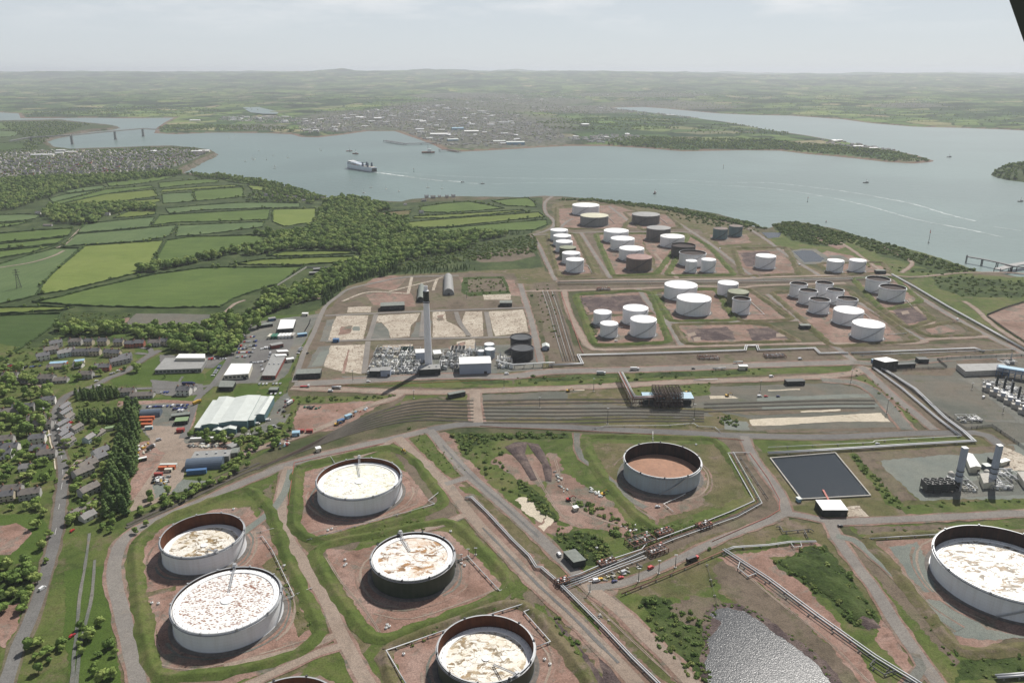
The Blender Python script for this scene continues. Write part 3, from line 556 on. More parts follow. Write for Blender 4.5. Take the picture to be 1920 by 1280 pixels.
# lagoon block
S('grass', .15, 'grass', [(1160,1110),(1200,1095),(1350,1045),(1470,1000),(1530,1010),(1600,1100),(1690,1220),(1725,1290),(1725,1330),(1340,1330),(1240,1230),(1170,1150)], jit=3)
S('scrub', .16, 'scrub', [(1200,1130),(1240,1120),(1300,1150),(1330,1160),(1325,1230),(1340,1290),(1290,1270),(1230,1210)], jit=3)
S('grass', .162, 'olive', [(1170,1100),(1320,1055),(1345,1050),(1335,1100),(1280,1125),(1200,1115)], [(1340,1060),(1430,1150),(1560,1290),(1500,1290),(1440,1180),(1345,1110)], jit=3)
S('dirt', .17, 'browndirt', [(1255,1135),(1300,1115),(1350,1125),(1370,1140),(1340,1150),(1345,1175),(1280,1165),(1250,1160)], [(1340,1060),(1370,1050),(1420,1090),(1500,1160),(1600,1260),(1640,1330),(1560,1330),(1440,1190),(1370,1120)], [(1330,1165),(1350,1145),(1460,1190),(1570,1290),(1560,1330),(1320,1330)], jit=3)
S('water', .2, 'lagoon', [(1345,1142),(1365,1138),(1395,1145),(1430,1168),(1455,1190),(1490,1212),(1535,1248),(1565,1290),(1600,1340),(1330,1340),(1334,1290),(1322,1250),(1330,1225),(1326,1200),(1345,1180),(1352,1165),(1330,1152)], jit=1.5)
S('dirt', .171, 'reddirt', [(1345,1045),(1440,1030),(1530,1015),(1540,1030),(1440,1045),(1450,1050),(1560,1150),(1620,1240),(1690,1330),(1640,1330),(1560,1210),(1420,1090)], [(1650,1160),(1680,1180),(1720,1260),(1700,1265),(1640,1200)], jit=2)
S('scrub', .175, 'scrub', [(1448,1052),(1520,1022),(1545,1020),(1600,1090),(1650,1165),(1640,1180),(1600,1175),(1560,1130),(1500,1090)], jit=2)
S('spoil_heap', .18, 'spoil', [(1590,1135),(1620,1145),(1650,1175),(1630,1182),(1600,1160)])
# block of the eastern tank
S('grass', .15, 'grass', [(1590,985),(1790,980),(1960,970),(1960,1002),(1620,1008)], [(1635,1040),(1660,1050),(1730,1135),(1790,1225),(1960,1212),(1960,1280),(1780,1290),(1700,1180),(1640,1090)], jit=2)
S('grass', .155, 'browndirt', [(1592,1008),(1625,1030),(1720,1130),(1800,1240),(1790,1250),(1700,1150),(1600,1040)], [(1600,988),(1790,985),(1790,996),(1610,1002)], jit=2)
S('grass', .156, 'scrub', [(1800,1238),(1960,1225),(1960,1265),(1790,1280)], jit=2)
S('dirt', .17, 'dirt', [(1625,1014),(1745,1006),(1990,1006),(1990,1195),(1880,1200),(1793,1216),(1765,1165),(1727,1118),(1664,1046)], jit=1.5)
S('yard', .178, 'greengravel', [(1665,1025),(1720,1015),(1740,1050),(1755,1110),(1735,1110),(1700,1075)], [(1735,1125),(1780,1130),(1850,1180),(1930,1195),(1850,1198),(1790,1190)])
# ================================================================ roads
S('mud_margin', .19, 'spoil', [(1322,1150),(1343,1132),(1385,1132),(1436,1158),(1470,1185),(1505,1205),(1552,1245),(1590,1295),(1620,1345),(1318,1345),(1320,1290),(1312,1250),(1320,1215),(1316,1190),(1330,1170)], jit=2.5)
for cx,cy,r_ in [(-133,601,36),(-237,515,30),(-192,439,35),(-73,488,30),(-16,392,30),(357,478,48),(137,634,34)]:
 for k in range(3):
  rr = r_+6+k*3.2; a0 = cx*.7+k*1.9; R('tyre_track', .24, ['gravel','track','dirt'][k], 1.5, [(cx+(rr+1.2*math.sin(q*.9+k))*math.cos(a0+q*.22), cy+(rr+1.2*math.sin(q*.9+k))*math.sin(a0+q*.22), 0) for q in range(17)], world=True, jit=.5)
for ln in [[(612,1045),(640,1090),(690,1150),(712,1185)],[(700,1150),(770,1160),(880,1125),(940,1100)],[(580,1000),(640,985),(700,975),(780,945)],[(280,1240),(360,1255),(480,1228),(590,1195)],[(1010,1160),(1060,1215),(1120,1290)],[(1640,1020),(1690,1070),(1740,1130),(1790,1180)],[(1120,890),(1150,915),(1190,950),(1230,975)],[(1040,860),(1060,920),(1090,960),(1160,985)],[(1000,880),(1040,950),(1075,985)],[(1110,1130),(1180,1195),(1260,1270)],[(1125,1120),(1200,1190),(1280,1262)],[(1380,1060),(1450,1120),(1550,1200),(1640,1290)]]:
 for o in (-1.1,1.1): R('tyre_track', .24, 'track', .7, [(x+o*1.5,y) for x,y in ln], jit=.2)
R('road', .26, 'road', 15, [(552,720),(630,716),(705,712),(805,706),(880,705),(960,706),(1030,697),(1160,694),(1285,690),(1435,684),(1602,679)])
R('road', .262, 'track', 11, [(546,727),(630,730),(730,734),(840,735),(960,731),(1085,726),(1210,720),(1310,715),(1435,711),(1540,706),(1602,699),(1625,688)])
R('road', .264, 'gravel', 13, [(1600,679),(1640,682),(1700,680),(1757,674),(1850,669),(1960,664)], [(1540,712),(1602,717),(1635,732),(1660,755),(1680,780),(1702,806)])
R('road', .268, 'asphalt', 11, [(805,806),(842,799),(892,795),(955,797),(1050,800),(1135,805),(1250,810),(1347,815),(1397,817),(1440,818),(1565,819),(1702,813),(1777,812),(1827,811),(1852,817),(1875,835)])
R('road', .266, 'road', 10, [(805,806),(742,821),(655,841),(550,868),(480,895),(400,930),(325,962),(262,990),(230,1015),(216,1050),(215,1090),(232,1160),(250,1235),(262,1300),(268,1350)])
R('road', .27, 'track', 12, [(895,792),(892,765),(890,737)])
R('road', .272, 'track', 9, [(542,874),(533,900),(527,940),(529,980),(540,1010),(575,1065),(610,1122),(635,1180),(670,1247),(700,1300),(720,1340)])
R('road', .274, 'track', 6, [(642,1210),(600,1222),(550,1245),(480,1277),(430,1300)], [(630,1190),(580,1212),(500,1232),(420,1250)], [(740,824),(700,845),(665,858)], [(880,962),(820,985),(775,1000)])
R('road', .276, 'track', 10, [(745,820),(762,837),(805,877),(837,907),(867,947),(905,992),(960,1048),(1010,1100),(1060,1145),(1110,1195),(1160,1245),(1200,1290),(1230,1330)], [(892,735),(880,731)])
R('road', .278, 'road', 10, [(805,806),(830,835),(880,890),(942,945),(975,975),(1010,1007),(1060,1055),(1092,1086),(1125,1112)])
R('road', .28, 'track', 10, [(1092,1086),(1110,1105),(1160,1142),(1210,1192),(1260,1240),(1310,1295),(1340,1330)])
R('road', .282, 'road', 7, [(835,908),(877,895)], [(1102,1102),(1160,1096),(1210,1077),(1285,1042),(1360,1007),(1440,978),(1472,964),(1515,969),(1560,980)])
R('road', .284, 'road', 9, [(1555,980),(1615,977),(1700,973),(1790,969),(1960,960)], [(1555,978),(1570,1010),(1602,1055),(1640,1105),(1677,1165),(1715,1220),(1745,1262),(1780,1310)], [(1395,818),(1412,856),(1440,895),(1465,930),(1476,962)])
R('road', .286, 'greengravel', 7, [(1568,1005),(1600,1012),(1640,1045),(1690,1090),(1727,1130),(1765,1158),(1800,1180)], [(547,880),(535,920),(512,955),(488,975),(455,1000)])
R('road', .288, 'gravel', 6, [(1082,812),(1082,835),(1092,860),(1115,877),(1150,905),(1180,935),(1210,952)], [(1715,1225),(1727,1250),(1715,1270),(1690,1300)])
R('road', .29, 'road', 9, [(1615,688),(1640,710),(1677,745),(1715,775),(1752,806)], [(1670,517),(1705,545),(1765,582),(1815,610),(1852,630),(1925,665)])
R('road', .292, 'track', 8, [(1042,528),(1145,525),(1260,524),(1410,522),(1440,520),(1540,517),(1614,514),(1670,517)], [(980,546),(1055,545),(1195,541),(1310,537),(1385,539),(1440,535),(1585,531)],
  [(1058,545),(1065,580),(1090,630),(1105,650),(1135,656),(1272,650),(1435,646),(1550,644),(1650,645),(1727,642),(1745,636),(1855,631)])
R('road', .296, 'road', 8, [(975,532),(982,555),(995,597),(1007,647),(1015,680)], [(1197,542),(1225,580),(1255,610),(1278,648)], [(1255,605),(1347,604),(1435,602),(1498,600)], [(1440,552),(1477,580),(1502,602),(1552,640),(1575,657),(1602,677)], [(1610,567),(1652,592),(1702,622),(1732,637)])
R('road', .3, 'road', 7, [(1036,368),(1023,378),(1021,388),(1024,400),(1038,414),(1036,426),(1015,436),(997,440)], [(997,440),(1010,460),(1025,492),(1042,526)], [(1000,441),(1100,436),(1210,435),(1310,436)], [(1090,437),(1115,477),(1145,522)], [(1252,406),(1285,427),(1335,460),(1380,495),(1416,522)],
  [(1403,428),(1440,452),(1477,480),(1537,517)], [(1142,387),(1172,410),(1185,420)], [(1045,435),(1060,418),(1075,410)])
R('road', .304, 'track', 6, [(1227,475),(1250,500),(1270,522)], [(1575,455),(1592,465),(1620,485),(1655,510),(1672,517)], [(1660,464),(1700,485),(1710,495),(1690,512)], [(1672,517),(1720,519),(1800,512),(1880,511),(1930,514)], [(1705,560),(1720,580),(1747,598),(1745,606),(1715,613),(1700,613)], [(1808,565),(1830,580),(1870,615),(1930,652)])
R('road', .308, 'road', 7, [(552,717),(560,690),(572,657),(590,620),(600,595),(612,573),(635,555),(655,542),(705,530),(760,520),(860,517)], [(705,590),(698,615),(690,637)], [(612,640),(700,637),(860,634),(960,632),(1000,630)], [(610,592),(700,588),(790,584),(960,578),(985,577)], [(912,585),(920,632)], [(855,585),(862,605),(880,630)], [(795,582),(790,632)], [(690,640),(683,700)])
R('road', .312, 'concrete', 5, [(642,565),(692,548),(767,551)], [(730,547),(780,534),(822,524)], [(765,551),(772,520)], [(812,545),(820,523),(830,520)])
# village roads
R('road', .3, 'asphalt', 8.5, [(300,657),(275,670),(235,697),(205,708),(175,725),(140,735),(117,750),(103,780),(105,820),(117,862),(118,905),(112,955),(106,1000),(90,1060),(74,1115),(55,1165),(35,1210),(15,1270),(0,1320)])
R('road', .302, 'asphalt', 7, [(175,731),(250,729),(325,727),(375,726),(400,722)], [(475,603),(450,632),(436,660),(425,682),(400,720),(375,742),(365,760),(355,790),(342,822)], [(255,662),(280,664),(282,655),(258,650),(250,640)])
R('road', .304, 'track', 6, [(100,745),(75,722),(30,718),(-30,716)], [(342,822),(320,845),(290,890),(262,930)], [(350,845),(335,880),(315,920)], [(150,862),(135,880),(122,900)], [(400,600),(415,592),(440,570),(460,563)], [(500,575),(560,556),(600,560)], [(402,598),(430,602)], [(120,470),(100,480),(60,492),(0,502)], [(150,430),(140,440),(122,458),(104,466)])
R('track_path', .305, 'gravel', 2.2, [(168,1000),(160,1060),(150,1120),(142,1200),(134,1290),(130,1330)], [(178,1050),(172,1120),(158,1180),(146,1250),(140,1330)])
R('road', .306, 'track', 8, [(455,850),(520,830),(555,820),(620,795),(680,765),(735,748),(752,738)])
R('footpath', .31, 'gravel', 3, [(330,728),(340,710),(343,706)])
# worn tyre ruts and repairs on the two middle roads
R('road_wear', .33, 'asphalt', 2.2, [(905,990),(960,1046),(1010,1098),(1060,1143),(1110,1193),(1160,1243)], [(830,835),(880,890),(942,945),(1010,1007)], jit=.5)
R('road_marking', .34, 'white', .25, *[[(p[0],p[1]),(q[0],q[1])] for p,q in [((104,790),(104,800)),((106,820),(109,832)),((114,850),(116,860)),((118,880),(118,890)),((117,905),(115,918)),((112,945),(110,955)),((106,990),(103,1003))]], smooth=False, jit=0)
R('kerb_line', .33, 'pale', 1.2, [(97,745),(92,760),(90,785),(93,820),(101,855),(104,880)])
# long grass bands along the south embankment
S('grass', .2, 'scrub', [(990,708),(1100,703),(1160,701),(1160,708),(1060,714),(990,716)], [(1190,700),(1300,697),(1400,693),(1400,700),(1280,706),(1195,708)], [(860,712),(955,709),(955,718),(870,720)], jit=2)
S('reservoir_water', .3, 'pond', [(1444,860),(1566,850),(1632,930),(1502,937)], jit=0)
S('town_streets', .2, 'gravel', [(-40,288),(20,284),(80,282),(160,283),(240,282),(330,281),(378,283),(384,288),(365,298),(340,308),(318,316),(250,322),(180,326),(100,326),(40,330),(-40,334)], jit=5)
flush()
# ================================================================ storage tanks
A_ = np.linspace(0, 2*np.pi, 180, endpoint=False)
def tank_fit(m, h=None):
 m = np.array(m, float); q = P((m[0]+m[1])/2, m[3]); X, Y = q.x, q.y; dd = Y*CT+CH*ST; Rr = (m[1]-m[0])/2*dd/F
 p = np.array([X, Y+Rr, Rr, 12. if h is None else h]); n = 4 if h is None else 3
 def pred(p):
  X,Y,R_,h_ = p; x,y = proj(X+R_*np.cos(A_), Y+R_*np.sin(A_), h_); x2,y2 = proj(X+R_*np.cos(A_), Y+R_*np.sin(A_), 0.2)
  return np.array([x.min(), x.max(), y.min(), y2.max()])
 for _ in range(10):
  r = (pred(p)-m)[:n]; J = np.zeros((n,n))
  for i in range(n): e = p.copy(); e[i] += .05; J[:,i] = (pred(e)-pred(p))[:n]/.05
  p[:n] -= np.linalg.solve(J, r)
 return p
TM = dict(
 white=pmat('tank_white', (.78,.79,.80), .45, 0, .06, .05, dirt=(.50,.46,.40), dfac=.35, dscale=.35, vert=True),
 whiteroof=pmat('tank_roof_white', (.84,.84,.83), .5, 0, .05, .06, dirt=(.6,.57,.5), dfac=.3, dscale=.15),
 bluegrey=pmat('tank_blue_grey', (.36,.42,.46), .5, 0, .15, .06, dirt=(.25,.20,.16), dfac=.5, dscale=.4, vert=True),
 green=pmat('tank_green', (.035,.05,.03), .5, 0, .2, .06, dirt=(.08,.08,.06), dfac=.4, dscale=.4, vert=True),
 dark=pmat('tank_dark', (.05,.05,.045), .6, 0, .2, .06, dirt=(.10,.07,.05), dfac=.6, dscale=.4, vert=True),
 black=pmat('tank_black', (.02,.022,.024), .45, 0, .2, .06, dirt=(.05,.04,.035), dfac=.5, dscale=.4, vert=True),
 darkgrey=pmat('tank_dark_grey', (.12,.115,.11), .6, 0, .2, .06, dirt=(.22,.18,.14), dfac=.6, dscale=.4, vert=True),
 grey=pmat('tank_grey', (.22,.23,.23), .6, 0, .15, .06, dirt=(.13,.11,.09), dfac=.5, dscale=.4, vert=True),
 olive=pmat('tank_olive', (.12,.13,.08), .6, 0, .15, .06, dirt=(.07,.06,.04), dfac=.6, dscale=.4, vert=True),
 teal=pmat('tank_teal', (.13,.21,.22), .6, 0, .15, .06, dirt=(.22,.13,.08), dfac=.5, dscale=.4, vert=True),
 rustwall=pmat('tank_rust', (.15,.115,.10), .7, 0, .2, .06, dirt=(.26,.17,.12), dfac=.7, dscale=.5, vert=True),
 rust=pmat('rusty_inner_wall', (.12,.045,.022), .85, 0, .35, .08, dirt=(.045,.02,.014), dfac=.8, dscale=.5, vert=True, spec=.1),
 darkin=pmat('dark_inner_wall', (.035,.022,.018), .85, 0, .35, .08, dirt=(.09,.04,.025), dfac=.7, dscale=.5, vert=True, spec=.1),
 darkfloor=pmat('dark_floating_roof', (.03,.022,.02), .8, 0, .4, .12, dirt=(.09,.045,.03), dfac=.7, dscale=.2, spec=.2),
 palefloor=pmat('cream_roof', (.52,.50,.36), .7, 0, .15, .1, dirt=(.38,.36,.30), dfac=.8, dscale=.12),
 greyroof=pmat('grey_roof', (.26,.26,.25), .7, 0, .15, .1, dirt=(.16,.15,.14), dfac=.8, dscale=.12),
 redroof=pmat('rusty_red_roof', (.24,.13,.11), .7, 0, .15, .1, dirt=(.34,.25,.2), dfac=.8, dscale=.12),
 blackroof=pmat('black_roof', (.04,.045,.048), .5, 0, .2, .1, dirt=(.09,.09,.09), dfac=.6, dscale=.1),
 oliveroof=pmat('olive_roof', (.18,.20,.12), .7, 0, .15, .1, dirt=(.28,.27,.2), dfac=.8, dscale=.12),
 brownroof=pmat('brown_roof', (.10,.065,.05), .7, 0, .2, .1, dirt=(.2,.13,.09), dfac=.8, dscale=.12),
 orange=pmat('orange_floor', (.34,.19,.125), .9, 0, .2, .1, dirt=(.22,.13,.09), dfac=.9, dscale=.25),
 steel=pmat('galvanised_steel', (.42,.43,.44), .45, .3, .15, .2),
 padring=pmat('tank_pad', (.12,.11,.10), .9, 0, .3, .3, dirt=(.2,.16,.13), dfac=.6, dscale=.3),
 black_trim=pmat('dark_trim', (.05,.05,.055), .6, 0, .2, .3),
 redpaint=pmat('red_paint', (.40,.06,.04), .55, 0, .2, .3),
)
def roof_mat(name, base, c1, c2, sc, cover, st=1.6, rot=.5, second=None, sheen=.5, vor=False):
 m, nt, b = new_mat(name); o = opos(nt); v = stretch(nt, o, (1,st,1), rot)
 if vor:
  q = nt.nodes.new('ShaderNodeTexVoronoi'); q.inputs['Scale'].default_value = sc; q.inputs['Randomness'].default_value = .8; nt.links.new(v, q.inputs['Vector'])
  sp = nt.nodes.new('ShaderNodeSeparateColor'); nt.links.new(q.outputs['Color'], sp.inputs[0]); k = nt.nodes.new('ShaderNodeMath'); k.operation = 'MULTIPLY_ADD'; k.inputs[1].default_value = .35; nt.links.new(sp.outputs[0], k.inputs[0]); nt.links.new(q.outputs['Distance'], k.inputs[2])
  f = ramp(nt, k.outputs[0], [(cover-.05,1.),(cover+.05,0.)])
 else:
  n = noise(nt, v, sc, 8, .68, 1.2); f = ramp(nt, n, [(cover,0.),(cover+.05,1.)])
 cc = mixc(nt, c1, c2, ramp(nt, noise(nt, o, sc*1.6, 3, .6), [(.42,0.),(.58,1.)])); c = mixc(nt, base, cc, f)
 e = nt.nodes.new('ShaderNodeTexVoronoi'); e.feature = 'DISTANCE_TO_EDGE'; e.inputs['Scale'].default_value = .16; dm = nt.nodes.new('ShaderNodeVectorMath'); dm.operation = 'MULTIPLY_ADD'; nn = nt.nodes.new('ShaderNodeTexNoise'); nn.inputs['Scale'].default_value = .25
 nt.links.new(v, nn.inputs['Vector']); nt.links.new(nn.outputs['Color'], dm.inputs[0]); dm.inputs[1].default_value = (5,5,0); nt.links.new(v, dm.inputs[2]); nt.links.new(dm.outputs[0], e.inputs['Vector'])
 k2 = nt.nodes.new('ShaderNodeMath'); k2.operation = 'MULTIPLY_ADD'; k2.inputs[1].default_value = .22; nt.links.new(noise(nt, o, .12, 3, .6), k2.inputs[0]); nt.links.new(e.outputs['Distance'], k2.inputs[2])
 c = mixc(nt, c, [x*1.3 for x in c1], ramp(nt, k2.outputs[0], [(.10,.85),(.14,0.)]))
 if second: c = mixc(nt, c, second, ramp(nt, noise(nt, o, .06, 8, .7, .8), [(.46,0.),(.70,.7)]))
 c = mixc(nt, c, ramp(nt, noise(nt, o, .8, 5, .7), [(.3,(.78,)*3),(.6,(1,)*3)]), 1., 'MULTIPLY')
 nt.links.new(c, b.inputs['Base Color']); b.inputs['Roughness'].default_value = sheen
 return m
RM = dict(
 lichen=roof_mat('lichen_roof', (.78,.78,.75), (.36,.33,.12), (.30,.22,.10), .17, .57, second=(.68,.67,.50)),
 spots=roof_mat('spotted_roof', (.78,.77,.74), (.16,.055,.025), (.28,.14,.07), .40, .47, 1.9, vor=True),
 stains=roof_mat('stained_roof', (.78,.76,.71), (.15,.075,.025), (.34,.17,.05), .085, .515, 1.7, second=(.50,.28,.11)),
 blotch=roof_mat('blotched_roof', (.76,.73,.66), (.13,.09,.04), (.28,.18,.07), .14, .515, 1.5, second=(.60,.50,.33)),
 cracked=roof_mat('cracked_roof', (.77,.76,.71), (.10,.07,.03), (.24,.15,.06), .12, .515, 1.6),
)
def tank(name, X, Y, R_, h, wall, kind, label, roofm=None, inner='darkin', drop=6., seg=None, group=None, big=False, stair=None, rim='steel', band=True):
 n = seg or (96 if big else 48); t = empty(name, (X, Y, 0)); tag(t, label, 'storage tank', group)
 th = .35 if big else .25
 mb = MB(); mb.cur = 0
 if kind == 'closed':
  mb.lathe([(R_,0),(R_,h),(R_-.2,h+.05)], n, smooth=False)
  mb.build('shell', TM[wall], t)
  r = MB(); r.lathe([(R_+.12,h+.02),(R_*.66,h+R_*.035),(R_*.33,h+R_*.055),(.01,h+R_*.06)], n, smooth=True); r.build('roof', TM[roofm or 'whiteroof'], t)
  r = MB(); r.lathe([(R_+.05,h*.84),(R_+.5,h*.84),(R_+.5,h*.85+.15),(R_+.05,h*.85+.15)], n);
  r.build('wind_girder', TM[wall], t)
  r = MB()
  for k in range(int(n/2)):
   a = 4*math.pi*k/n; r.bar((R_*math.cos(a)*.995,R_*math.sin(a)*.995,h), (R_*math.cos(a)*.995,R_*math.sin(a)*.995,h+1.), .06)
  r.lathe([(R_*.995,h+.95),(R_*.995+.06,h+.95),(R_*.995+.06,h+1.03),(R_*.995,h+1.03)], n); r.build('handrail', TM['steel'], t)
 else:
  mb.lathe([(R_,0),(R_,h)], n); mb.build('shell', TM[wall], t)
  r = MB(); r.lathe([(R_-th,h),(R_-th,.3)], n); r.build('inner_wall', TM[inner], t)
  r = MB(); r.lathe([(R_+.02,h-1.5),(R_+1.1,h-1.45),(R_+1.1,h-1.25),(R_+.02,h-1.25)], n)
  r.lathe([(R_,h-.02),(R_+.35,h),(R_+.35,h+.12),(R_-th-.1,h+.12),(R_-th-.1,h-.05)], n); r.build('rim', TM[rim], t)
  fz = h-drop
  r = MB()
  if roofm == 'orange': r.lathe([(R_-th,fz),(R_*.93,fz+.5),(.01,fz+.9)], n, smooth=True); r.build('floor', TM['orange'], t)
  else:
   r.lathe([(R_-th,fz+.1),(R_-th-.9,fz+.15),(R_-th-1.0,fz+.7),(R_-th-4.5,fz+.7),(R_-th-4.7,fz+.1)] if big else [(R_-th,fz+.1),(R_-th-.8,fz+.4)], n); r.build('roof_pontoon', TM['whiteroof' if big else (roofm if roofm in TM else 'greyroof')], t)
   r = MB(); r.lathe([(R_-th-(4.7 if big else .8),fz+(.1 if big else .4)),(R_*.5,fz+.15),(.01,fz+.3)], n, smooth=True)
   dk = r.build('floating_roof', RM.get(roofm) or TM[roofm], t)
 if big:
  r = MB(); k = int(n/2)
  for q in range(k):
   a = 2*math.pi*q/k; r.bar(((R_+1)*math.cos(a),(R_+1)*math.sin(a),h-1.3), ((R_+1)*math.cos(a),(R_+1)*math.sin(a),h-.2), .07)
  r.lathe([(R_+.98,h-.25),(R_+1.05,h-.25),(R_+1.05,h-.17),(R_+.98,h-.17)], n); r.build('handrail', TM['steel'], t)
  # foam chambers on the rim
  for q in range(10):
   a = 2*math.pi*(q+.3)/10; r = MB(); r.box(-.5,.5,-.6,.6,h-.9,h+.9); o = r.build('foam_pourer', TM['black_trim' if wall != 'white' else 'steel'], t); o.location = ((R_+.35)*math.cos(a),(R_+.35)*math.sin(a),0); o.rotation_euler = (0,0,a)
 # spiral stair
 sa = -2.3 if stair is None else stair; ln = h*1.5/R_; r = MB(); ns = 26 if big else 14; w_ = 1.0
 vs = []; fs = []
 for k in range(ns+1):
  a = sa+ln*k/ns; z = .2+(h-.4)*k/ns
  for rr,zz in ((R_+.05,z),(R_+w_,z),(R_+w_,z+1.0),(R_+w_+.08,z+1.0),(R_+w_+.08,z-.25),(R_+.05,z-.25)): vs.append((rr*math.cos(a), rr*math.sin(a), zz))
  if k:
   for j in range(6): j2 = (j+1)%6; b0 = (k-1)*6; fs.append((b0+j,b0+j2,b0+6+j2,b0+6+j))
 r.add(vs, fs); r.build('stairway', TM['steel' if wall in ('white','bluegrey') else 'black_trim'], t)
 r = MB(); r.lathe([(R_+.0,.62),(R_+.5,.62),(R_+.5,.2)] , n); r.build('base_ring', TM['steel' if wall == 'white' else 'black_trim'], t)
 r = MB(); r.lathe([(R_-.1,.60),(R_+2.4,.60),(R_+3.4,.3)], n); r.build('gravel_pad', TM['padring'], t)
 return t
def ladder(t, R_, h, drop, ang, top_h=1.5):
 """rolling ladder from the rim down to the floating roof"""
 r = MB(); c, s_ = math.cos(ang), math.sin(ang); a = Vector(((R_-.5)*c,(R_-.5)*s_,h+.3)); b = Vector(((R_*.25)*c,(R_*.25)*s_,h-drop+1.0)); pr = Vector((-s_,c,0))*.6
 for q in (-1,1): r.bar(a+pr*q, b+pr*q, .25, .5)
 for k in range(14): p = a.lerp(b,(k+.5)/14); r.bar(p-pr, p+pr, .35, .1)
 r.build('rolling_ladder', TM['steel'], t)
 r = MB(); q = Vector(((R_+.6)*c,(R_+.6)*s_,0)); r.box(-1.6,1.6,-1.6,1.6,h+.1,h+.3)
 for x in (-1.5,1.5):
  for y in (-1.5,1.5): r.bar((x,y,h+.3),(x,y,h+1.6),.12)
 for z in (h+1.0,h+1.6):
  r.bar((-1.5,-1.5,z),(1.5,-1.5,z),.1); r.bar((1.5,-1.5,z),(1.5,1.5,z),.1); r.bar((1.5,1.5,z),(-1.5,1.5,z),.1); r.bar((-1.5,1.5,z),(-1.5,-1.5,z),.1)
 r.box(-1.0,1.0,-1.0,1.0,h+1.6,h+2.6); o = r.build('gauge_platform', TM['steel'], t); o.location = q; o.rotation_euler = (0,0,ang)
def roof_hub(t, z, r_=2.6):
 r = MB(); r.lathe([(r_,z),(r_,z+.7),(.01,z+.8)], 24); r.build('roof_hub', TM['whiteroof'], t)
def legs(t, R_, z, n=26, rad=.82):
 m = MB(); m.lathe([(.16,0),(.16,1.1),(.01,1.1)], 6); me = m.mesh('roof_leg', TM['steel'])
 for k in range(min(n,40)): a = 2*math.pi*k/min(n,40); o = bpy.data.objects.new('roof_leg', me); COL.objects.link(o); o.parent = t; o.location = (R_*rad*math.cos(a),R_*rad*math.sin(a),z)
# --- the great tanks of the foreground
p = tank_fit((593,752,858,968)); t = tank('crude_oil_tank', *p, 'white', 'open', 'great white tank with lichen streaked roof, beside the long weedy plot', 'lichen', 'rust', 4.6, big=True, stair=-.6); ladder(t, p[2], p[3], 4.6, 1.75); roof_hub(t, p[3]-4.6+.1, 4.)
p = tank_fit((299,457.5,961,1078)); t = tank('crude_oil_tank', *p, 'white', 'open', 'great white tank with tall rusty inner wall showing above a sunken stained roof', 'blotch', 'rust', 10.5, big=True, stair=-.5); ladder(t, p[2], p[3], 10.5, -.9); roof_hub(t, p[3]-10.5+.1)
p = tank_fit((319,527,1062,1224)); t = tank('crude_oil_tank', *p, 'white', 'open', 'great white tank whose roof is covered with rows of small brown rust spots', 'spots', 'darkin', 2.0, big=True, stair=-.3); ladder(t, p[2], p[3], 2.0, 1.75); roof_hub(t, p[3]-2.0+.1, 4.2); legs(t, p[2], p[3]-2+.7, 60, .93)
p = tank_fit((695.5,852,997,1122.5)); t = tank('crude_oil_tank', *p, 'green', 'open', 'great dark green tank with a white roof smeared by orange brown stains', 'stains', 'darkin', 2.0, big=True, stair=.2); ladder(t, p[2], p[3], 2.0, 2.0); legs(t, p[2], p[3]-2+.7, 50, .90)
t = tank('crude_oil_tank', -16.1, 391.9, 29.9, 15, 'green', 'open', 'great dark tank at the bottom edge with rusty inner wall and cream blotched roof', 'blotch', 'rust', 9.0, big=True, stair=-2.); ladder(t, 29.9, 15, 9.0, -.9); roof_hub(t, 6.1); legs(t, 29.9, 6.7, 60, .92)
t = tank('crude_oil_tank', -124.2, 337.4, 29.7, 15, 'dark', 'open', 'tank cut off by the bottom edge of the picture with only its rusty rim showing', 'blotch', 'rust', 9.0, big=True)
t = tank('crude_oil_tank', 357.4, 478.0, 48.0, 16.6, 'white', 'open', 'widest white tank cut by the right edge with black inner wall and cracked white roof', 'cracked', 'darkin', 11.2, big=True, seg=128, stair=-2.2); legs(t, 48, 5.9, 70, .93)
p = tank_fit((1170.5,1315,829,928)); t = tank('crude_oil_tank', *p, 'bluegrey', 'open', 'great pale blue grey tank standing empty without a roof and with an orange floor', 'orange', 'darkin', 12.5, big=True, stair=-1.8)
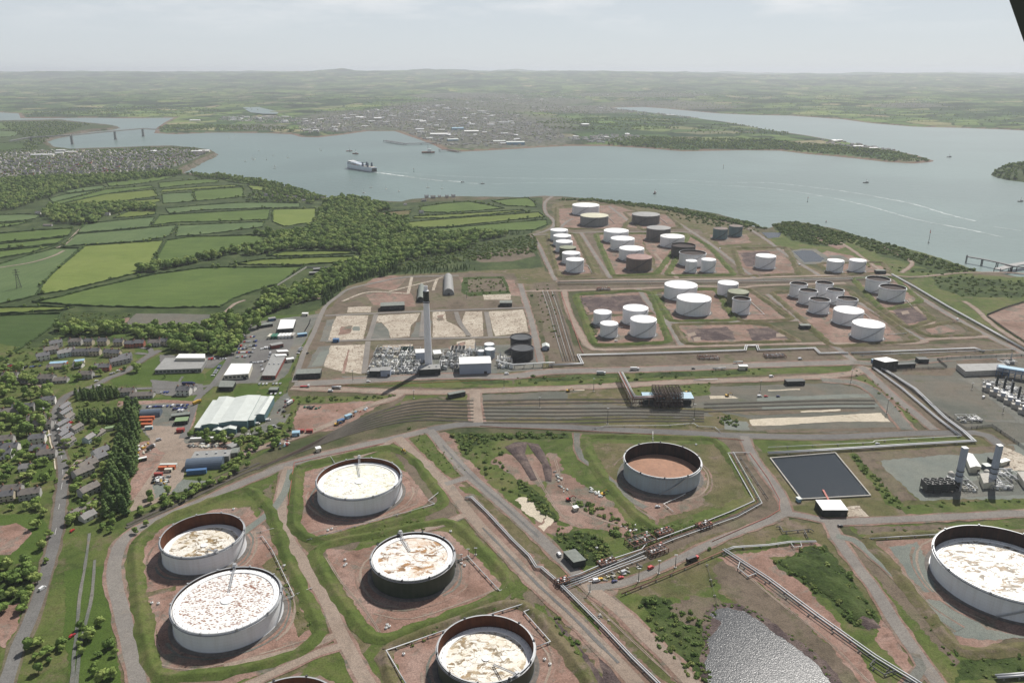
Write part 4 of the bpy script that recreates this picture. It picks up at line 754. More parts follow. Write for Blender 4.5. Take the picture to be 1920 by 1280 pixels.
# --- the tank farm beyond the rail yard
TL = [
 (1073,1124,380,404.5,'white','closed',None,'white tank farthest back in the farm, nearest the shore'),
 (1088,1141,399,425.5,'grey','closed','palefloor','grey tank with a cream roof directly in front of the farthest white tank'),
 (1185,1237.5,397,422.5,'darkgrey','closed','greyroof','dark grey wide tank nearest the coastal scrub on the north side of the farm'),
 (1212.5,1258,422.5,452.5,'darkgrey','closed','greyroof','dark grey tank directly behind the white tank with a patchy roof'),
 (1238,1284,438,465,'white','closed','patchy','white tank with dark patches on its roof beside a dark grey one'),
 (1259,1304.5,454.5,484,'dark','open','darkfloor','black open topped tank wedged behind a wide white open tank'),
 (1274,1324,468,501,'white','open','darkfloor','wide white open topped tank behind two small white tanks'),
 (1285.5,1307.5,486,512,'white','closed',None,'smallest white tank, the left one of two narrow tanks in front of the open tank'),
 (1315,1342.5,483,512,'white','closed',None,'right one of two narrow white tanks in front of the open tank'),
 (1032,1065,427.5,452.5,'white','closed',None,'white tank at the far end of the row of six small tanks'),
 (1037.5,1071,438,462,'white','closed',None,'white tank second from the far end of the row of six small tanks'),
 (1042,1074,449,474,'white','closed',None,'white tank third from the far end of the row, just behind the olive one'),
 (1049,1080.5,460,486,'olive','closed','oliveroof','olive green tank in the row of six small tanks'),
 (1054,1088,470,496,'white','closed',None,'white tank in the row of six, second from the near end'),
 (1061,1095,482,512,'white','closed',None,'white tank at the near end of the row of six small tanks'),
 (1132,1179,427.5,456,'white','closed',None,'white tank at the far end of the middle row of four wide tanks'),
 (1145,1190,442,471,'white','closed',None,'white tank second from the far end of the middle row of four'),
 (1161,1208,460,490.5,'white','closed',None,'white tank directly behind the rusty brown tank'),
 (1174.5,1223,476,510,'rustwall','closed','redroof','rusty brown tank with a pink red roof at the near end of the middle row'),
 (1337.5,1365.5,425.5,449,'teal','closed','brownroof','teal tank with brown top, the nearer one of the pair by the shore pond'),
 (1367,1393,421,444,'teal','closed','brownroof','teal tank with brown top, the one of the pair closer to the shore'),
 (1417,1455.5,475,505.5,'white','closed',None,'lone white tank in a bare compound left of the small lagoon'),
 (1113,1147,579.5,611,'white','closed',None,'white tank at the back left of the separate group of four'),
 (1125.5,1159,600.5,634,'white','closed',None,'small white tank at the front left of the separate group of four'),
 (1168,1216,570,611,'white','closed',None,'white tank at the back right of the separate group of four'),
 (1182,1231.5,590.5,634,'white','closed',None,'large white tank at the front right of the separate group of four'),
 (1246,1308,525.5,565,'white','closed',None,'very wide white tank just south of the main pipe track'),
 (1269,1334,549.5,594,'white','closed',None,'widest white tank of the farm, in front of another very wide one'),
 (1346,1385,525,557.5,'white','closed',None,'white tank behind the olive tank south of the pipe track'),
 (1364.5,1404.5,541,575,'olive','closed','oliveroof','olive green tank between a closed and an open white tank'),
 (1374,1407.5,555,591,'white','open','darkfloor','narrow white open topped tank in front of the olive tank'),
 (1551,1583,484.5,512,'white','closed',None,'left one of two white tanks beside the settling basins'),
 (1592.5,1625,484,511,'white','closed',None,'right one of two white tanks beside the settling basins'),
 (1482,1514,527.5,559,'white','open','darkfloor','open topped white tank at the back left of the cluster of five narrow ones'),
 (1530,1562.5,526,557.5,'white','open','darkfloor','open topped white tank at the back right of the cluster, below the pipe track'),
 (1499,1533,540,572.5,'white','open','darkfloor','open topped white tank in the left middle of the cluster of narrow ones'),
 (1550.5,1583,539,572,'white','open','darkfloor','open topped white tank in the right middle of the cluster of narrow ones'),
 (1518,1557,556,590,'white','open','darkfloor','open topped white tank at the front left of the cluster'),
 (1570,1609,554.5,587,'white','open','darkfloor','open topped white tank standing right behind a closed white one'),
 (1563,1620.5,573,612,'white','closed',None,'closed white tank behind the most south easterly one'),
 (1598,1660,597.5,640.5,'white','closed',None,'closed white tank at the south east corner of the farm'),
 (1624,1670,517,551,'white','open','darkfloor','open topped wide white tank at the far east, the rear one of two'),
 (1649,1700,532,567,'white','open','darkfloor','open topped wide white tank at the far east, the front one of two'),
 (958,1000.5,644,679,'black','open','blackroof','black water tank, the nearer of two beside the white machine hall'),
 (957,996.5,624.5,661,'black','open','blackroof','black water tank, the farther of two beside the white machine hall'),
 (908,926.5,641.5,661,'bluegrey','closed','whiteroof','small pale tank behind two others at the power plant'),
 (909,928,650.5,673,'bluegrey','closed','whiteroof','small pale tank in front, behind the machine hall roof'),
 (896,908,655,673,'bluegrey','closed','whiteroof','smallest pale tank behind the machine hall'),
]
RM['patchy'] = roof_mat('patchy_roof', (.8,.8,.78), (.22,.17,.13), (.4,.34,.28), .12, .56)
TM['patchy'] = RM['patchy']
TANKPOS = []
for (a,b,c,dd,wl,kd,rf,lb) in TL:
 p = tank_fit((a,b,c,dd)); TANKPOS.append(p)
 tank('storage_tank', *p, wl, kd, lb, rf, 'darkin', 3.0 if kd == 'open' and wl != 'black' else 1.2, stair=-2.4, rim='steel' if wl == 'white' else ('black_trim' if wl in ('dark','black') else 'steel'))
# ================================================================ earth bunds round the compounds
def bund(pts, h=2.2, w=9, top=1.6, mat='grass', closed=True, name='earth_bund'):
 W = [P(x,y,0) for x,y in pts]
 if closed: W.append(W[0].copy())
 Wd = []
 for i in range(len(W)-1):
  a,b = W[i],W[i+1]; n = max(1,int((b-a).length/7)); Wd += [a.lerp(b,k/n) for k in range(n)]
 Wd.append(W[-1]);
 for _ in range(3):
  Wd = [Wd[0] if not closed else (Wd[-2]+Wd[0]*2+Wd[1])/4]+[(Wd[i-1]+Wd[i]*2+Wd[i+1])/4 for i in range(1,len(Wd)-1)]+[Wd[-1]]
  if closed: Wd[-1] = Wd[0].copy()
 rnd = random.Random(int(pts[0][0])); vs = []; fs = []; n = len(Wd)
 for i,p in enumerate(Wd):
  d = Wd[(i+1)%n if closed else min(i+1,n-1)]-Wd[max(i-1,0)]; d.z = 0
  if d.length < 1e-4: d = Vector((1,0,0))
  d.normalize(); nn = Vector((-d.y,d.x,0)); hh = h*rnd.uniform(.6,1.1)
  for o,z in ((-w/2-rnd.uniform(0,3),.25),(-w/4,hh*.55+.4),(-top/2,hh+.4),(top/2,hh+.4),(w/4,hh*.55+.4),(w/2+rnd.uniform(0,3),.25)): vs.append((p.x+nn.x*o,p.y+nn.y*o,z-.0))
  if i:
   for k in range(5): b = (i-1)*6+k; fs.append((b,b+6,b+7,b+1))
 mb = MB(); mb.add(vs, fs, 0, True); o = mb.build(name, G[mat]); return tag(o, kind='structure')
for pts,m_ in [([(556,876),(640,856),(735,835),(775,860),(840,945),(760,972),(585,1016),(550,990)],'grass'),
 ([(584,1030),(655,1008),(700,1005),(780,985),(850,975),(962,1092),(952,1112),(710,1206),(690,1196),(620,1100)],'grass'),
 ([(252,1020),(315,968),(470,912),(510,960),(535,1040),(606,1188),(560,1228),(420,1262),(290,1275),(262,1150)],'grass'),
 ([(1096,817),(1342,822),(1368,858),(1420,938),(1330,974),(1238,1000),(1190,965),(1130,895),(1100,850)],'grass'),
 ([(1612,1008),(1745,1000),(2010,1000),(2010,1205),(1800,1228),(1757,1170),(1720,1125),(1655,1042)],'olive'),
 ([(712,1218),(820,1174),(966,1124),(1010,1155),(1100,1270),(1130,1340),(760,1345)],'olive'),
 ([(1026,440),(1078,438),(1118,518),(1046,520)],'olive'), ([(1116,438),(1288,438),(1230,514),(1150,518)],'grass'), ([(1292,440),(1330,462),(1378,516),(1250,517)],'grass'),
 ([(1044,388),(1150,380),(1196,396),(1165,432),(1044,428)],'olive'), ([(1170,398),(1250,400),(1280,428),(1205,432)],'olive'), ([(1375,466),(1475,464),(1500,514),(1392,518)],'olive'),
 ([(1078,552),(1192,545),(1220,548),(1255,642),(1115,648)],'grass'), ([(1222,546),(1342,542),(1380,601),(1258,603)],'grass'), ([(1345,544),(1405,542),(1488,600),(1388,603)],'olive'),
 ([(1262,608),(1435,606),(1500,640),(1285,646)],'olive'), ([(1445,548),(1590,542),(1610,560),(1722,640),(1560,650)],'olive'), ([(1598,522),(1675,520),(1728,565),(1655,582)],'grass'), ([(1655,580),(1722,572),(1750,600),(1702,616)],'olive'), ([(1712,618),(1790,602),(1840,628),(1745,632)],'olive'), ([(1535,494),(1655,492),(1668,512),(1560,515)],'olive')]:
 bund(pts, mat=m_, h=1.9 if pts[0][1] > 700 else 2.4, w=8 if pts[0][1] > 700 else 9)
G['spoil2'] = G['spoil']
def heap(pts, h, mat, name='spoil_heap', label=None):
 W = np.array([tuple(P(x,y,0))[:2] for x,y in pts]); x0,y0 = W.min(0)-3; x1,y1 = W.max(0)+3
 gx, gy = np.meshgrid(np.linspace(x0,x1,60), np.linspace(y0,y1,60)); sd = signed(gx, gy, W)
 hh = np.where(sd > 0, h*(1-np.exp(-sd/6))*(.75+.3*fbm(gx,gy,26.)), -2)
 i2 = np.arange(3600).reshape(60,60); q2 = np.stack([i2[:-1,:-1],i2[:-1,1:],i2[1:,1:],i2[1:,:-1]],-1).reshape(-1,4)
 q2 = q2[hh.ravel()[q2].max(1) > 0]
 o = bpy.data.objects.new(name, np_mesh(name, np.stack([gx.ravel(),gy.ravel(),hh.ravel()],1), q2, G[mat], True)); COL.objects.link(o)
 return tag(o, label, 'heap') if label else tag(o, kind='structure')
heap([(945,838),(965,828),(990,828),(985,850),(1000,880),(1010,900),(995,902),(975,870)], 4, 'spoil', label='dark purple brown ridge of tipped spoil, the longer of two')
heap([(985,828),(1010,832),(1022,850),(1036,880),(1035,905),(1022,902),(1015,870),(1000,850)], 3.5, 'spoil', label='dark spoil ridge on the right side of the gully between the tips')
heap([(1590,1135),(1625,1145),(1655,1178),(1625,1180),(1600,1160)], 3.5, 'spoil', label='brown rubble heap at the foot of the overgrown mound by the straight road')
heap([(1455,1055),(1520,1025),(1560,1040),(1610,1110),(1640,1165),(1600,1165),(1560,1125),(1500,1085)], 5, 'scrub', 'overgrown_mound', 'green overgrown earth mound between the pipeline and the straight road')
# ================================================================ vegetation
def leaf_mat(name, c1, c2, c3):
 m, nt, b = new_mat(name); oi = nt.nodes.new('ShaderNodeObjectInfo'); w = wpos(nt)
 c = ramp(nt, oi.outputs['Random'], [(0,c1),(.5,c2),(1,c3)]); n = noise(nt, w, .8, 4, .7)
 c = mixc(nt, c, ramp(nt, n, [(.3,(.75,)*3),(.65,(1.15,)*3)]), 1., 'MULTIPLY')
 nt.links.new(c, b.inputs['Base Color']); b.inputs['Roughness'].default_value = .8; b.inputs['Specular IOR Level'].default_value = .15; tr = nt.nodes.new('ShaderNodeBsdfTranslucent'); nt.links.new(c, tr.inputs[0]); ms = nt.nodes.new('ShaderNodeMixShader'); ms.inputs[0].default_value = .1; nt.links.new(b.outputs[0], ms.inputs[1]); nt.links.new(tr.outputs[0], ms.inputs[2]); nt.links.new(ms.outputs[0], [n_ for n_ in nt.nodes if n_.type == 'OUTPUT_MATERIAL'][0].inputs[0])
 return m
LM = dict(broad=leaf_mat('foliage_broadleaf', (.115,.18,.045),(.18,.26,.062),(.28,.34,.10)), dark=leaf_mat('foliage_conifer', (.075,.125,.038),(.10,.155,.046),(.125,.18,.055)), bush=leaf_mat('foliage_bush', (.10,.155,.04),(.145,.205,.055),(.21,.24,.075)))
bark = pmat('bark', (.09,.065,.045), .9, 0, .3, 1.)
def ico(sub):
 bm = bmesh.new(); bmesh.ops.create_icosphere(bm, subdivisions=sub, radius=1); v = np.array([q.co[:] for q in bm.verts]); f = [tuple(q.index for q in t.verts) for t in bm.faces]; bm.free(); return v, f
IV, IF = ico(2)
def crown_mb(kind, seed):
 rnd = np.random.RandomState(seed); mb = MB(); lumps = []
 if kind == 'broad':
  for k in range(rnd.randint(7,10)):
   a = rnd.uniform(0,6.28); r = rnd.uniform(0,3.1); lumps.append((r*math.cos(a), r*math.sin(a), rnd.uniform(4.,8.2)-r*.5, rnd.uniform(1.7,2.7), rnd.uniform(1.4,2.1)))
 elif kind == 'dark':
  for k in range(6): lumps.append((rnd.uniform(-.4,.4), rnd.uniform(-.4,.4), 2.2+k*2.1, 2.6*(1-k/7.2), 1.7))
 else:
  for k in range(rnd.randint(3,6)): a = rnd.uniform(0,6.28); r = rnd.uniform(0,1.5); lumps.append((r*math.cos(a), r*math.sin(a), rnd.uniform(.5,1.2), rnd.uniform(.9,1.5), rnd.uniform(.7,1.2)))
 vs, fs = ico(1) if kind != 'broad' else (IV, IF)
 for (x,y,z,r,rz_) in lumps:
  d = 1+.22*np.sin(vs@rnd.uniform(-5,5,(3,)) + rnd.uniform(0,6))+.12*np.sin(vs@rnd.uniform(-9,9,(3,)))
  q = vs*d[:,None]*np.array([r,r,rz_])*.86+np.array([x,y,z]); mb.add([tuple(t) for t in q], fs)
  nl = {'broad':34,'dark':30,'bush':16}[kind]; s_ = {'broad':.62,'dark':.5,'bush':.38}[kind]
  for k in range(nl):
   n_ = rnd.normal(size=3); n_ /= np.linalg.norm(n_); n_[2] = abs(n_[2])*.9 if rnd.rand() < .7 else n_[2]
   c = np.array([x,y,z])+n_*np.array([r,r,rz_])*rnd.uniform(.85,1.12); t1 = np.cross(n_, rnd.normal(size=3)); t1 /= np.linalg.norm(t1)+1e-6; t2 = np.cross(n_, t1)+n_*rnd.uniform(-.5,.5); e = s_*rnd.uniform(.6,1.3)
   mb.add([tuple(c-t1*e-t2*e), tuple(c+t1*e-t2*e*.7), tuple(c+t1*e*.8+t2*e), tuple(c-t1*e*.7+t2*e*1.1)], [(0,1,2,3)])
 return mb
def trunk_mb(kind):
 mb = MB()
 if kind == 'broad':
  mb.tube([(0,0,-.3),(0.05,0,2.),(.1,.1,4.5)], [.38,.28,.16], 7)
  for a in (0,2.1,4.2): mb.tube([(0,0,2.2),(1.3*math.cos(a),1.3*math.sin(a),4.2),(2.2*math.cos(a),2.2*math.sin(a),5.4)], [.18,.12,.06], 5)
 elif kind == 'dark': mb.tube([(0,0,-.3),(0,0,6),(0,0,13.5)], [.3,.2,.05], 6)
 else:
  for a in (0,2.1,4.2): mb.tube([(0,0,-.2),(.4*math.cos(a),.4*math.sin(a),.8)], [.08,.04], 4)
 return mb
VAR = {}; SCOL = {}
for kd,nv in (('broad',5),('dark',3),('bush',3)):
 VAR[kd] = []; c = bpy.data.collections.new('variants_'+kd); SCOL[kd] = c
 for k in range(nv):
  cm = crown_mb(kd, 10+k*7+len(kd)); tm = trunk_mb(kd); VAR[kd].append((cm.mesh('crown', LM[kd]), tm.mesh('trunk', bark)))
  mb = MB(); mb.add(cm.v, cm.f, 0); mb.add(tm.v, tm.f, 1); o = bpy.data.objects.new('foliage_variant', mb.mesh('variant', [LM[kd], bark])); c.objects.link(o)
for kd in VAR:   # the individual crown meshes are smooth-free and shared between copies
 pass
def scatter(name, W, kd, scl, label, cat='woodland', kind='stuff'):
 me = bpy.data.meshes.new(name); me.from_pydata([tuple(p) for p in W], [], [])
 a = me.attributes.new('scl', 'FLOAT_VECTOR', 'POINT'); a.data.foreach_set('vector', np.asarray(scl, np.float32).ravel())
 o = bpy.data.objects.new(name, me); COL.objects.link(o)
 g = bpy.data.node_groups.new('scatter_'+name, 'GeometryNodeTree'); g.interface.new_socket('Geometry', in_out='INPUT', socket_type='NodeSocketGeometry'); g.interface.new_socket('Geometry', in_out='OUTPUT', socket_type='NodeSocketGeometry')
 n = g.nodes; gi = n.new('NodeGroupInput'); go = n.new('NodeGroupOutput'); ip = n.new('GeometryNodeInstanceOnPoints'); ci = n.new('GeometryNodeCollectionInfo'); ci.inputs[0].default_value = SCOL[kd]; ci.inputs['Separate Children'].default_value = True; ci.inputs['Reset Children'].default_value = True
 rv = n.new('FunctionNodeRandomValue'); rv.data_type = 'FLOAT_VECTOR'; rv.inputs[0].default_value = (0,0,0); rv.inputs[1].default_value = (.0,.0,6.28)
 na = n.new('GeometryNodeInputNamedAttribute'); na.data_type = 'FLOAT_VECTOR'; na.inputs[0].default_value = 'scl'; l = g.links
 l.new(gi.outputs[0], ip.inputs['Points']); l.new(ci.outputs[0], ip.inputs['Instance']); ip.inputs['Pick Instance'].default_value = True; l.new(rv.outputs[0], ip.inputs['Rotation']); l.new(na.outputs[0], ip.inputs['Scale']); l.new(ip.outputs[0], go.inputs[0])
 md = o.modifiers.new('scatter', 'NODES'); md.node_group = g
 return tag(o, label, cat, None, kind)
RV = random.Random(77)
def pts_in(poly, step, jit=.5, dens=None, z=0):
 W = [P(x,y,0) for x,y in poly]; pl = [(p.x,p.y) for p in W]; x0 = min(p[0] for p in pl); x1 = max(p[0] for p in pl); y0 = min(p[1] for p in pl); y1 = max(p[1] for p in pl)
 out = []; y = y0
 while y < y1:
  x = x0
  while x < x1:
   qx = x+RV.uniform(-jit,jit)*step; qy = y+RV.uniform(-jit,jit)*step
   if in_poly(qx, qy, pl) and (dens is None or RV.random() < dens): out.append(Vector((qx,qy,z)))
   x += step
  y += step
 return out
def scl(n, lo, hi, hz=1.):
 o = []
 for _ in range(n): s_ = RV.uniform(lo,hi); o.append((s_*RV.uniform(.9,1.15), s_*RV.uniform(.9,1.15), s_*RV.uniform(.85,1.15)*hz))
 return o
WOODS = {
 'broad': [
  ([(600,395),(612,380),(645,370),(700,378),(738,396),(702,402),(715,408),(765,412),(765,430),(800,440),(880,438),(960,441),(900,452),(870,470),(820,480),(760,490),(740,505),(700,515),(655,530),(600,560),(560,570),(500,590),(480,575),(500,555),(560,540),(600,520),(640,502),(682,488),(672,470),(560,468),(500,476),(440,482),(520,458),(548,440),(590,425)], 8.5, .8, 1.35),
  ([(0,338),(60,335),(200,332),(330,322),(345,328),(290,334),(200,344),(160,352),(110,362),(90,372),(60,382),(20,395),(-60,400),(-60,340)], 11, .8, 1.3),
  ([(92,390),(200,384),(290,386),(296,396),(240,396),(190,408),(186,418),(150,422),(95,418),(80,408)], 9, .9, 1.3),
  ([(345,327),(420,329),(480,337),(560,356),(610,371),(612,378),(560,372),(520,360),(470,346),(430,338),(380,334)], 9, .6, 1.0),
  ([(455,372),(480,360),(520,358),(600,374),(590,385),(500,378),(460,378)], 13, .6, 1.0),
  ([(480,441),(500,438),(545,440),(560,450),(520,460),(500,462),(420,482),(350,497),(290,510),(262,515),(262,505),(350,490),(440,470),(505,458),(510,450)], 8, .8, 1.3),
  ([(105,617),(200,613),(270,618),(380,620),(400,605),(440,596),(480,590),(500,590),(480,620),(455,640),(440,665),(415,672),(350,665),(300,662),(305,645),(365,630),(260,640),(240,628),(110,632)], 8.5, .8, 1.25),
  ([(0,700),(40,690),(60,720),(100,735),(95,800),(60,830),(20,815),(0,825),(-60,830),(-60,700)], 12, .7, 1.1),
  ([(345,815),(440,818),(480,806),(545,800),(545,822),(500,850),(475,862),(430,880),(420,872),(470,850),(450,838),(360,830)], 8, .5, .9),
  ([(250,950),(300,925),(380,915),(430,885),(480,865),(470,878),(400,912),(330,945),(262,975)], 8, .45, .85),
  ([(0,1060),(60,1050),(100,1045),(60,1120),(40,1160),(0,1150),(-60,1150),(-60,1060)], 9, .5, .95),
  ([(60,1200),(120,1190),(120,1290),(60,1290),(40,1260)], 9, .5, .95), ([(145,1180),(215,1160),(222,1290),(150,1300)], 9, .5, .9),
  ([(545,812),(530,790),(545,748),(720,743),(735,747),(560,757),(552,800)], 13, .25, .5),
  ([(270,277),(367,278),(395,285),(360,296),(250,290),(180,285)], 16, .5, .8), ([(-40,286),(80,283),(240,281),(378,284),(365,298),(320,318),(200,331),(0,336),(-60,330)], 19, .55, 1.0), ([(0,232),(100,228),(170,234),(90,262),(60,290),(40,285),(50,262)], 22, .6, 1.),
 ],
 'dark': [ ([(600,560),(620,535),(665,512),(700,500),(745,500),(752,512),(700,522),(660,532),(635,548),(606,575)], 7.5, .7, 1.05), ([(845,440),(900,432),(1000,437),(960,443),(880,446)], 12, .4, .6), ([(740,505),(800,498),(890,500),(892,508),(820,512),(745,516)], 10, .4, .65) ],
 'bush': [
  ([(860,465),(1000,440),(1012,462),(1000,475),(880,490),(740,512),(760,492)], 9, 1.0, 2.0), ([(1040,375),(1107,373),(1257,388),(1397,416),(1440,430),(1400,425),(1257,396),(1110,378)], 9, 1.5, 3.0), ([(1255,396),(1400,424),(1430,436),(1370,430),(1290,415),(1240,400)], 16, 1.0, 2.2),
  ([(1447,424),(1470,417),(1515,419),(1600,442),(1575,460),(1530,460),(1480,448)], 9, 1.4, 2.8), ([(1600,441),(1680,462),(1830,509),(1790,511),(1650,476),(1590,455)], 10, 1.2, 2.5), ([(1745,520),(1800,517),(1950,532),(1950,560),(1800,555),(1760,540)], 13, .8, 1.6), ([(1600,500),(1690,500),(1820,515),(1740,517),(1680,512)], 20, .8, 1.6),
  ([(548,742),(742,742),(730,750),(560,754)], 9, .7, 1.3), ([(962,709),(1160,701),(1430,691),(1430,700),(1210,712),(962,722)], 15, .6, 1.3), ([(842,813),(1065,813),(1066,821),(960,822),(900,832),(868,846)], 5, .8, 1.5), ([(860,845),(900,832),(950,840),(940,860),(1000,940),(970,940),(900,880)], 8, .5, 1.1),
  ([(1032,992),(1060,990),(1105,1000),(1130,1015),(1148,1038),(1120,1056),(1080,1048),(1052,1020)], 4.5, .6, 1.3), ([(965,900),(990,905),(1030,955),(1050,978),(1040,980),(1000,950)], 4.5, .6, 1.2), ([(1070,942),(1120,945),(1180,985),(1240,990),(1320,975),(1240,1008),(1190,1008),(1150,998),(1130,970),(1090,960)], 5, .6, 1.2),
  ([(1448,1055),(1520,1024),(1545,1022),(1600,1090),(1650,1165),(1600,1175),(1560,1130),(1500,1090)], 5, .5, 1.4), ([(1200,1132),(1240,1122),(1300,1152),(1330,1162),(1325,1230),(1335,1290),(1290,1270),(1230,1210)], 5, .4, 1.1), ([(1592,850),(1605,850),(1690,940),(1685,955),(1660,940)], 5, .6, 1.2), ([(1700,945),(1925,932),(1925,940),(1700,955)], 8, .5, 1.),
  ([(770,822),(800,812),(875,885),(836,893)], 6, .25, .5), ([(690,990),(720,985),(780,975),(850,968),(780,1000),(700,1022)], 6, .3, .7), ([(480,935),(515,905),(505,955),(560,1100),(600,1180),(560,1200),(500,1000)], 8, .3, .8), ([(755,1200),(860,1160),(960,1115),(970,1125),(860,1170),(770,1215)], 6, .35, .8), ([(1035,1150),(1055,1160),(1090,1215),(1110,1255),(1080,1245),(1045,1190)], 5, .4, .9),
  ([(1810,1240),(1950,1222),(1950,1262),(1810,1275)], 6, .3, .7), ([(1735,1150),(1760,1165),(1800,1230),(1790,1270),(1760,1210),(1720,1140)], 5, .3, .7), ([(1610,990),(1790,985),(1900,980),(1900,990),(1620,1000)], 8, .3, .7), ([(870,522),(945,520),(955,550),(880,555)], 12, .6, 1.3), ([(1180,730),(1230,722),(1340,712),(1330,740),(1200,745)], 12, .4, .9), ([(1345,780),(1370,778),(1390,800),(1350,795)], 5, .6, 1.2),
  ([(1318,1150),(1345,1130),(1395,1133),(1440,1160),(1432,1166),(1390,1141),(1348,1140),(1335,1165),(1326,1220),(1334,1290),(1322,1290),(1316,1215)], 3, .25, .6), ([(1440,1165),(1510,1205),(1590,1285),(1575,1290),(1500,1212)], 4, .2, .5), ([(120,588),(250,588),(222,600),(205,608),(110,614)], 9, .5, 1.1), ([(30,640),(100,650),(110,700),(60,700),(20,680)], 10, .6, 1.3), ([(100,760),(230,755),(235,900),(200,950),(130,940),(110,860)], 11, .5, 1.2), ([(0,840),(100,830),(110,930),(0,960)], 12, .5, 1.2), ([(620,740),(690,770),(640,800),(560,815)], 25, .3, .5),
  ([(1595,690),(1640,712),(1700,765),(1728,792),(1715,795),(1650,740),(1605,708)], 9, .4, .9), ([(1000,535),(1035,535),(1050,640),(1015,640)], 16, .5, 1.1), ([(1080,556),(1092,556),(1125,640),(1115,645)], 9, .4, .8), ([(1225,548),(1236,548),(1268,602),(1258,602)], 8, .4, .8),
 ]}
big = [];
for kd in WOODS:
 W = []; SS = []
 for pl, step, lo, hi in WOODS[kd]:
  k_ = 1.35 if kd == 'broad' and lo >= .6 else 1.; lo *= k_; hi *= k_*1.05; step *= 1.28 if k_ > 1 else 1.; q = pts_in(pl, step, .6, .92); W += q; SS += scl(len(q), lo, hi)
 nm = {'broad':'woodland','dark':'conifer_plantation','bush':'bushes'}[kd]
 scatter(nm, W, kd, SS, {'broad':'dense green broadleaf woodland filling the valleys and field edges','dark':'dark conifers planted along the edge of the cleared works','bush':'gorse and bramble bushes on banks and waste ground'}[kd], nm.replace('_',' '))
# far shore woods, standing on the hills
def far_pts(poly, n, seed=1, wood=False):
 r = random.Random(seed); out = []; xs = [p[0] for p in poly]; ys = [p[1] for p in poly]; k = 0
 Wp = [P(x,y,WZ) for x,y in poly]; pl = [(p.x,p.y) for p in Wp]; x0 = min(p[0] for p in pl); x1 = max(p[0] for p in pl); y0 = min(p[1] for p in pl); y1 = max(p[1] for p in pl)
 while len(out) < n and k < n*60:
  k += 1; x = r.uniform(x0,x1); y = r.uniform(y0,y1)
  if in_poly(x, y, pl) and (seed < 2 or not wood or float(fbm(x+3*y, y, 900.)) > .12 or r.random() < .12): out.append((x,y))
 a = np.array(out); h = far_h(a[:,0], a[:,1]); ok = h > WZ+2
 return [Vector((a[i,0],a[i,1],h[i])) for i in range(len(a)) if ok[i]]
FWOOD = [([(1140,273),(1280,283),(1330,281),(1463,282),(1513,287),(1600,294),(1663,303),(1713,306),(1748,303),(1700,293),(1620,285),(1560,278),(1500,274),(1440,268),(1300,266),(1200,262),(1150,266)], 2600), ([(297,249),(400,247),(500,248),(550,250),(560,245),(480,240),(400,238),(330,236),(300,240)], 700), ([(40,222),(160,221),(327,221),(420,215),(400,207),(250,205),(130,207),(40,214)], 900),
 ([(1000,235),(1200,222),(1290,228),(1280,245),(1180,252),(1040,250)], 900), ([(1280,256),(1440,262),(1500,250),(1420,238),(1380,234),(1300,244)], 160), ([(560,246),(700,240),(1000,262),(1140,266),(1140,222),(1000,190),(700,190),(560,225)], 1500), ([(1150,199),(1400,213),(1650,230),(1900,243),(1950,225),(1700,190),(1300,180),(1100,185)], 1500), ([(0,210),(500,215),(700,185),(600,160),(0,170)], 1300), ([(500,190),(1900,190),(1900,165),(500,165)], 1200)]
W = []
for i,(pl,n) in enumerate(FWOOD): W += far_pts(pl, n, i, True)
scatter('far_shore_woodland', W, 'broad', scl(len(W), .8, 1.4, .75), 'hazy dark woods and hedgerow trees across the far shore', 'woodland')
q = []; r_ = random.Random(9)
for _ in range(900):
 x = r_.uniform(IW[:,0].min(), IW[:,0].max()); y = r_.uniform(IW[:,1].min(), IW[:,1].max()); s_ = signed(np.array([x]), np.array([y]), IW)[0]
 if s_ > 4: q.append(Vector((x,y,WZ+24*(1-math.exp(-s_/45))-1)))
scatter('island_woodland', q, 'broad', scl(len(q), .9, 1.4), 'trees covering the rounded wooded headland at the right edge', 'woodland')
# hedges between the fields
HN = 0
def hedge(pts, label, h=2.2, w=2.3, closed=True):
 W = [P(x,y,0) for x,y in pts];
 if closed: W.append(W[0])
 Wd = []
 for i in range(len(W)-1): n = max(1,int((W[i+1]-W[i]).length/5)); Wd += [W[i].lerp(W[i+1],k/n) for k in range(n)]
 Wd.append(W[-1]); vs = []; fs = []; n = len(Wd)
 for i,p in enumerate(Wd):
  d = Wd[min(i+1,n-1)]-Wd[max(i-1,0)]; d.normalize(); nn = Vector((-d.y,d.x,0)); o = RV.uniform(-.8,.8); hh = h*RV.uniform(.55,1.35); ww = w*RV.uniform(.7,1.3)
  for a,z in ((-ww/2,.1),(-ww*.55,hh*.6),(-ww*.2,hh),(ww*.25,hh*RV.uniform(.85,1.05)),(ww*.55,hh*.55),(ww/2,.1)): vs.append((p.x+nn.x*(a+o),p.y+nn.y*(a+o),z))
  if i:
   for k in range(5): b = (i-1)*6+k; fs.append((b,b+1,b+7,b+6))
 mb = MB(); mb.add(vs, fs); o = mb.build('field_hedge', HM); return tag(o, label, 'hedge', 'hedges bounding the fields')
HM = gmat('hedge_leaves', [(.035,.062,.018),(.050,.085,.024)], .05, .3, 1.2, .4)
def cpx(pl): return sum(p[0] for p in pl)/len(pl), sum(p[1] for p in pl)/len(pl)
ORD = ['first','second','third','fourth','fifth','sixth','seventh','eighth','ninth','tenth','eleventh','twelfth','thirteenth','fourteenth','fifteenth','sixteenth','seventeenth','eighteenth']
FCOL = dict(f_bright='bright yellow green', f_blue='blue green', f_mid='mid green', f_yel='light green', f_dark='dark green', f_brown='brownish')
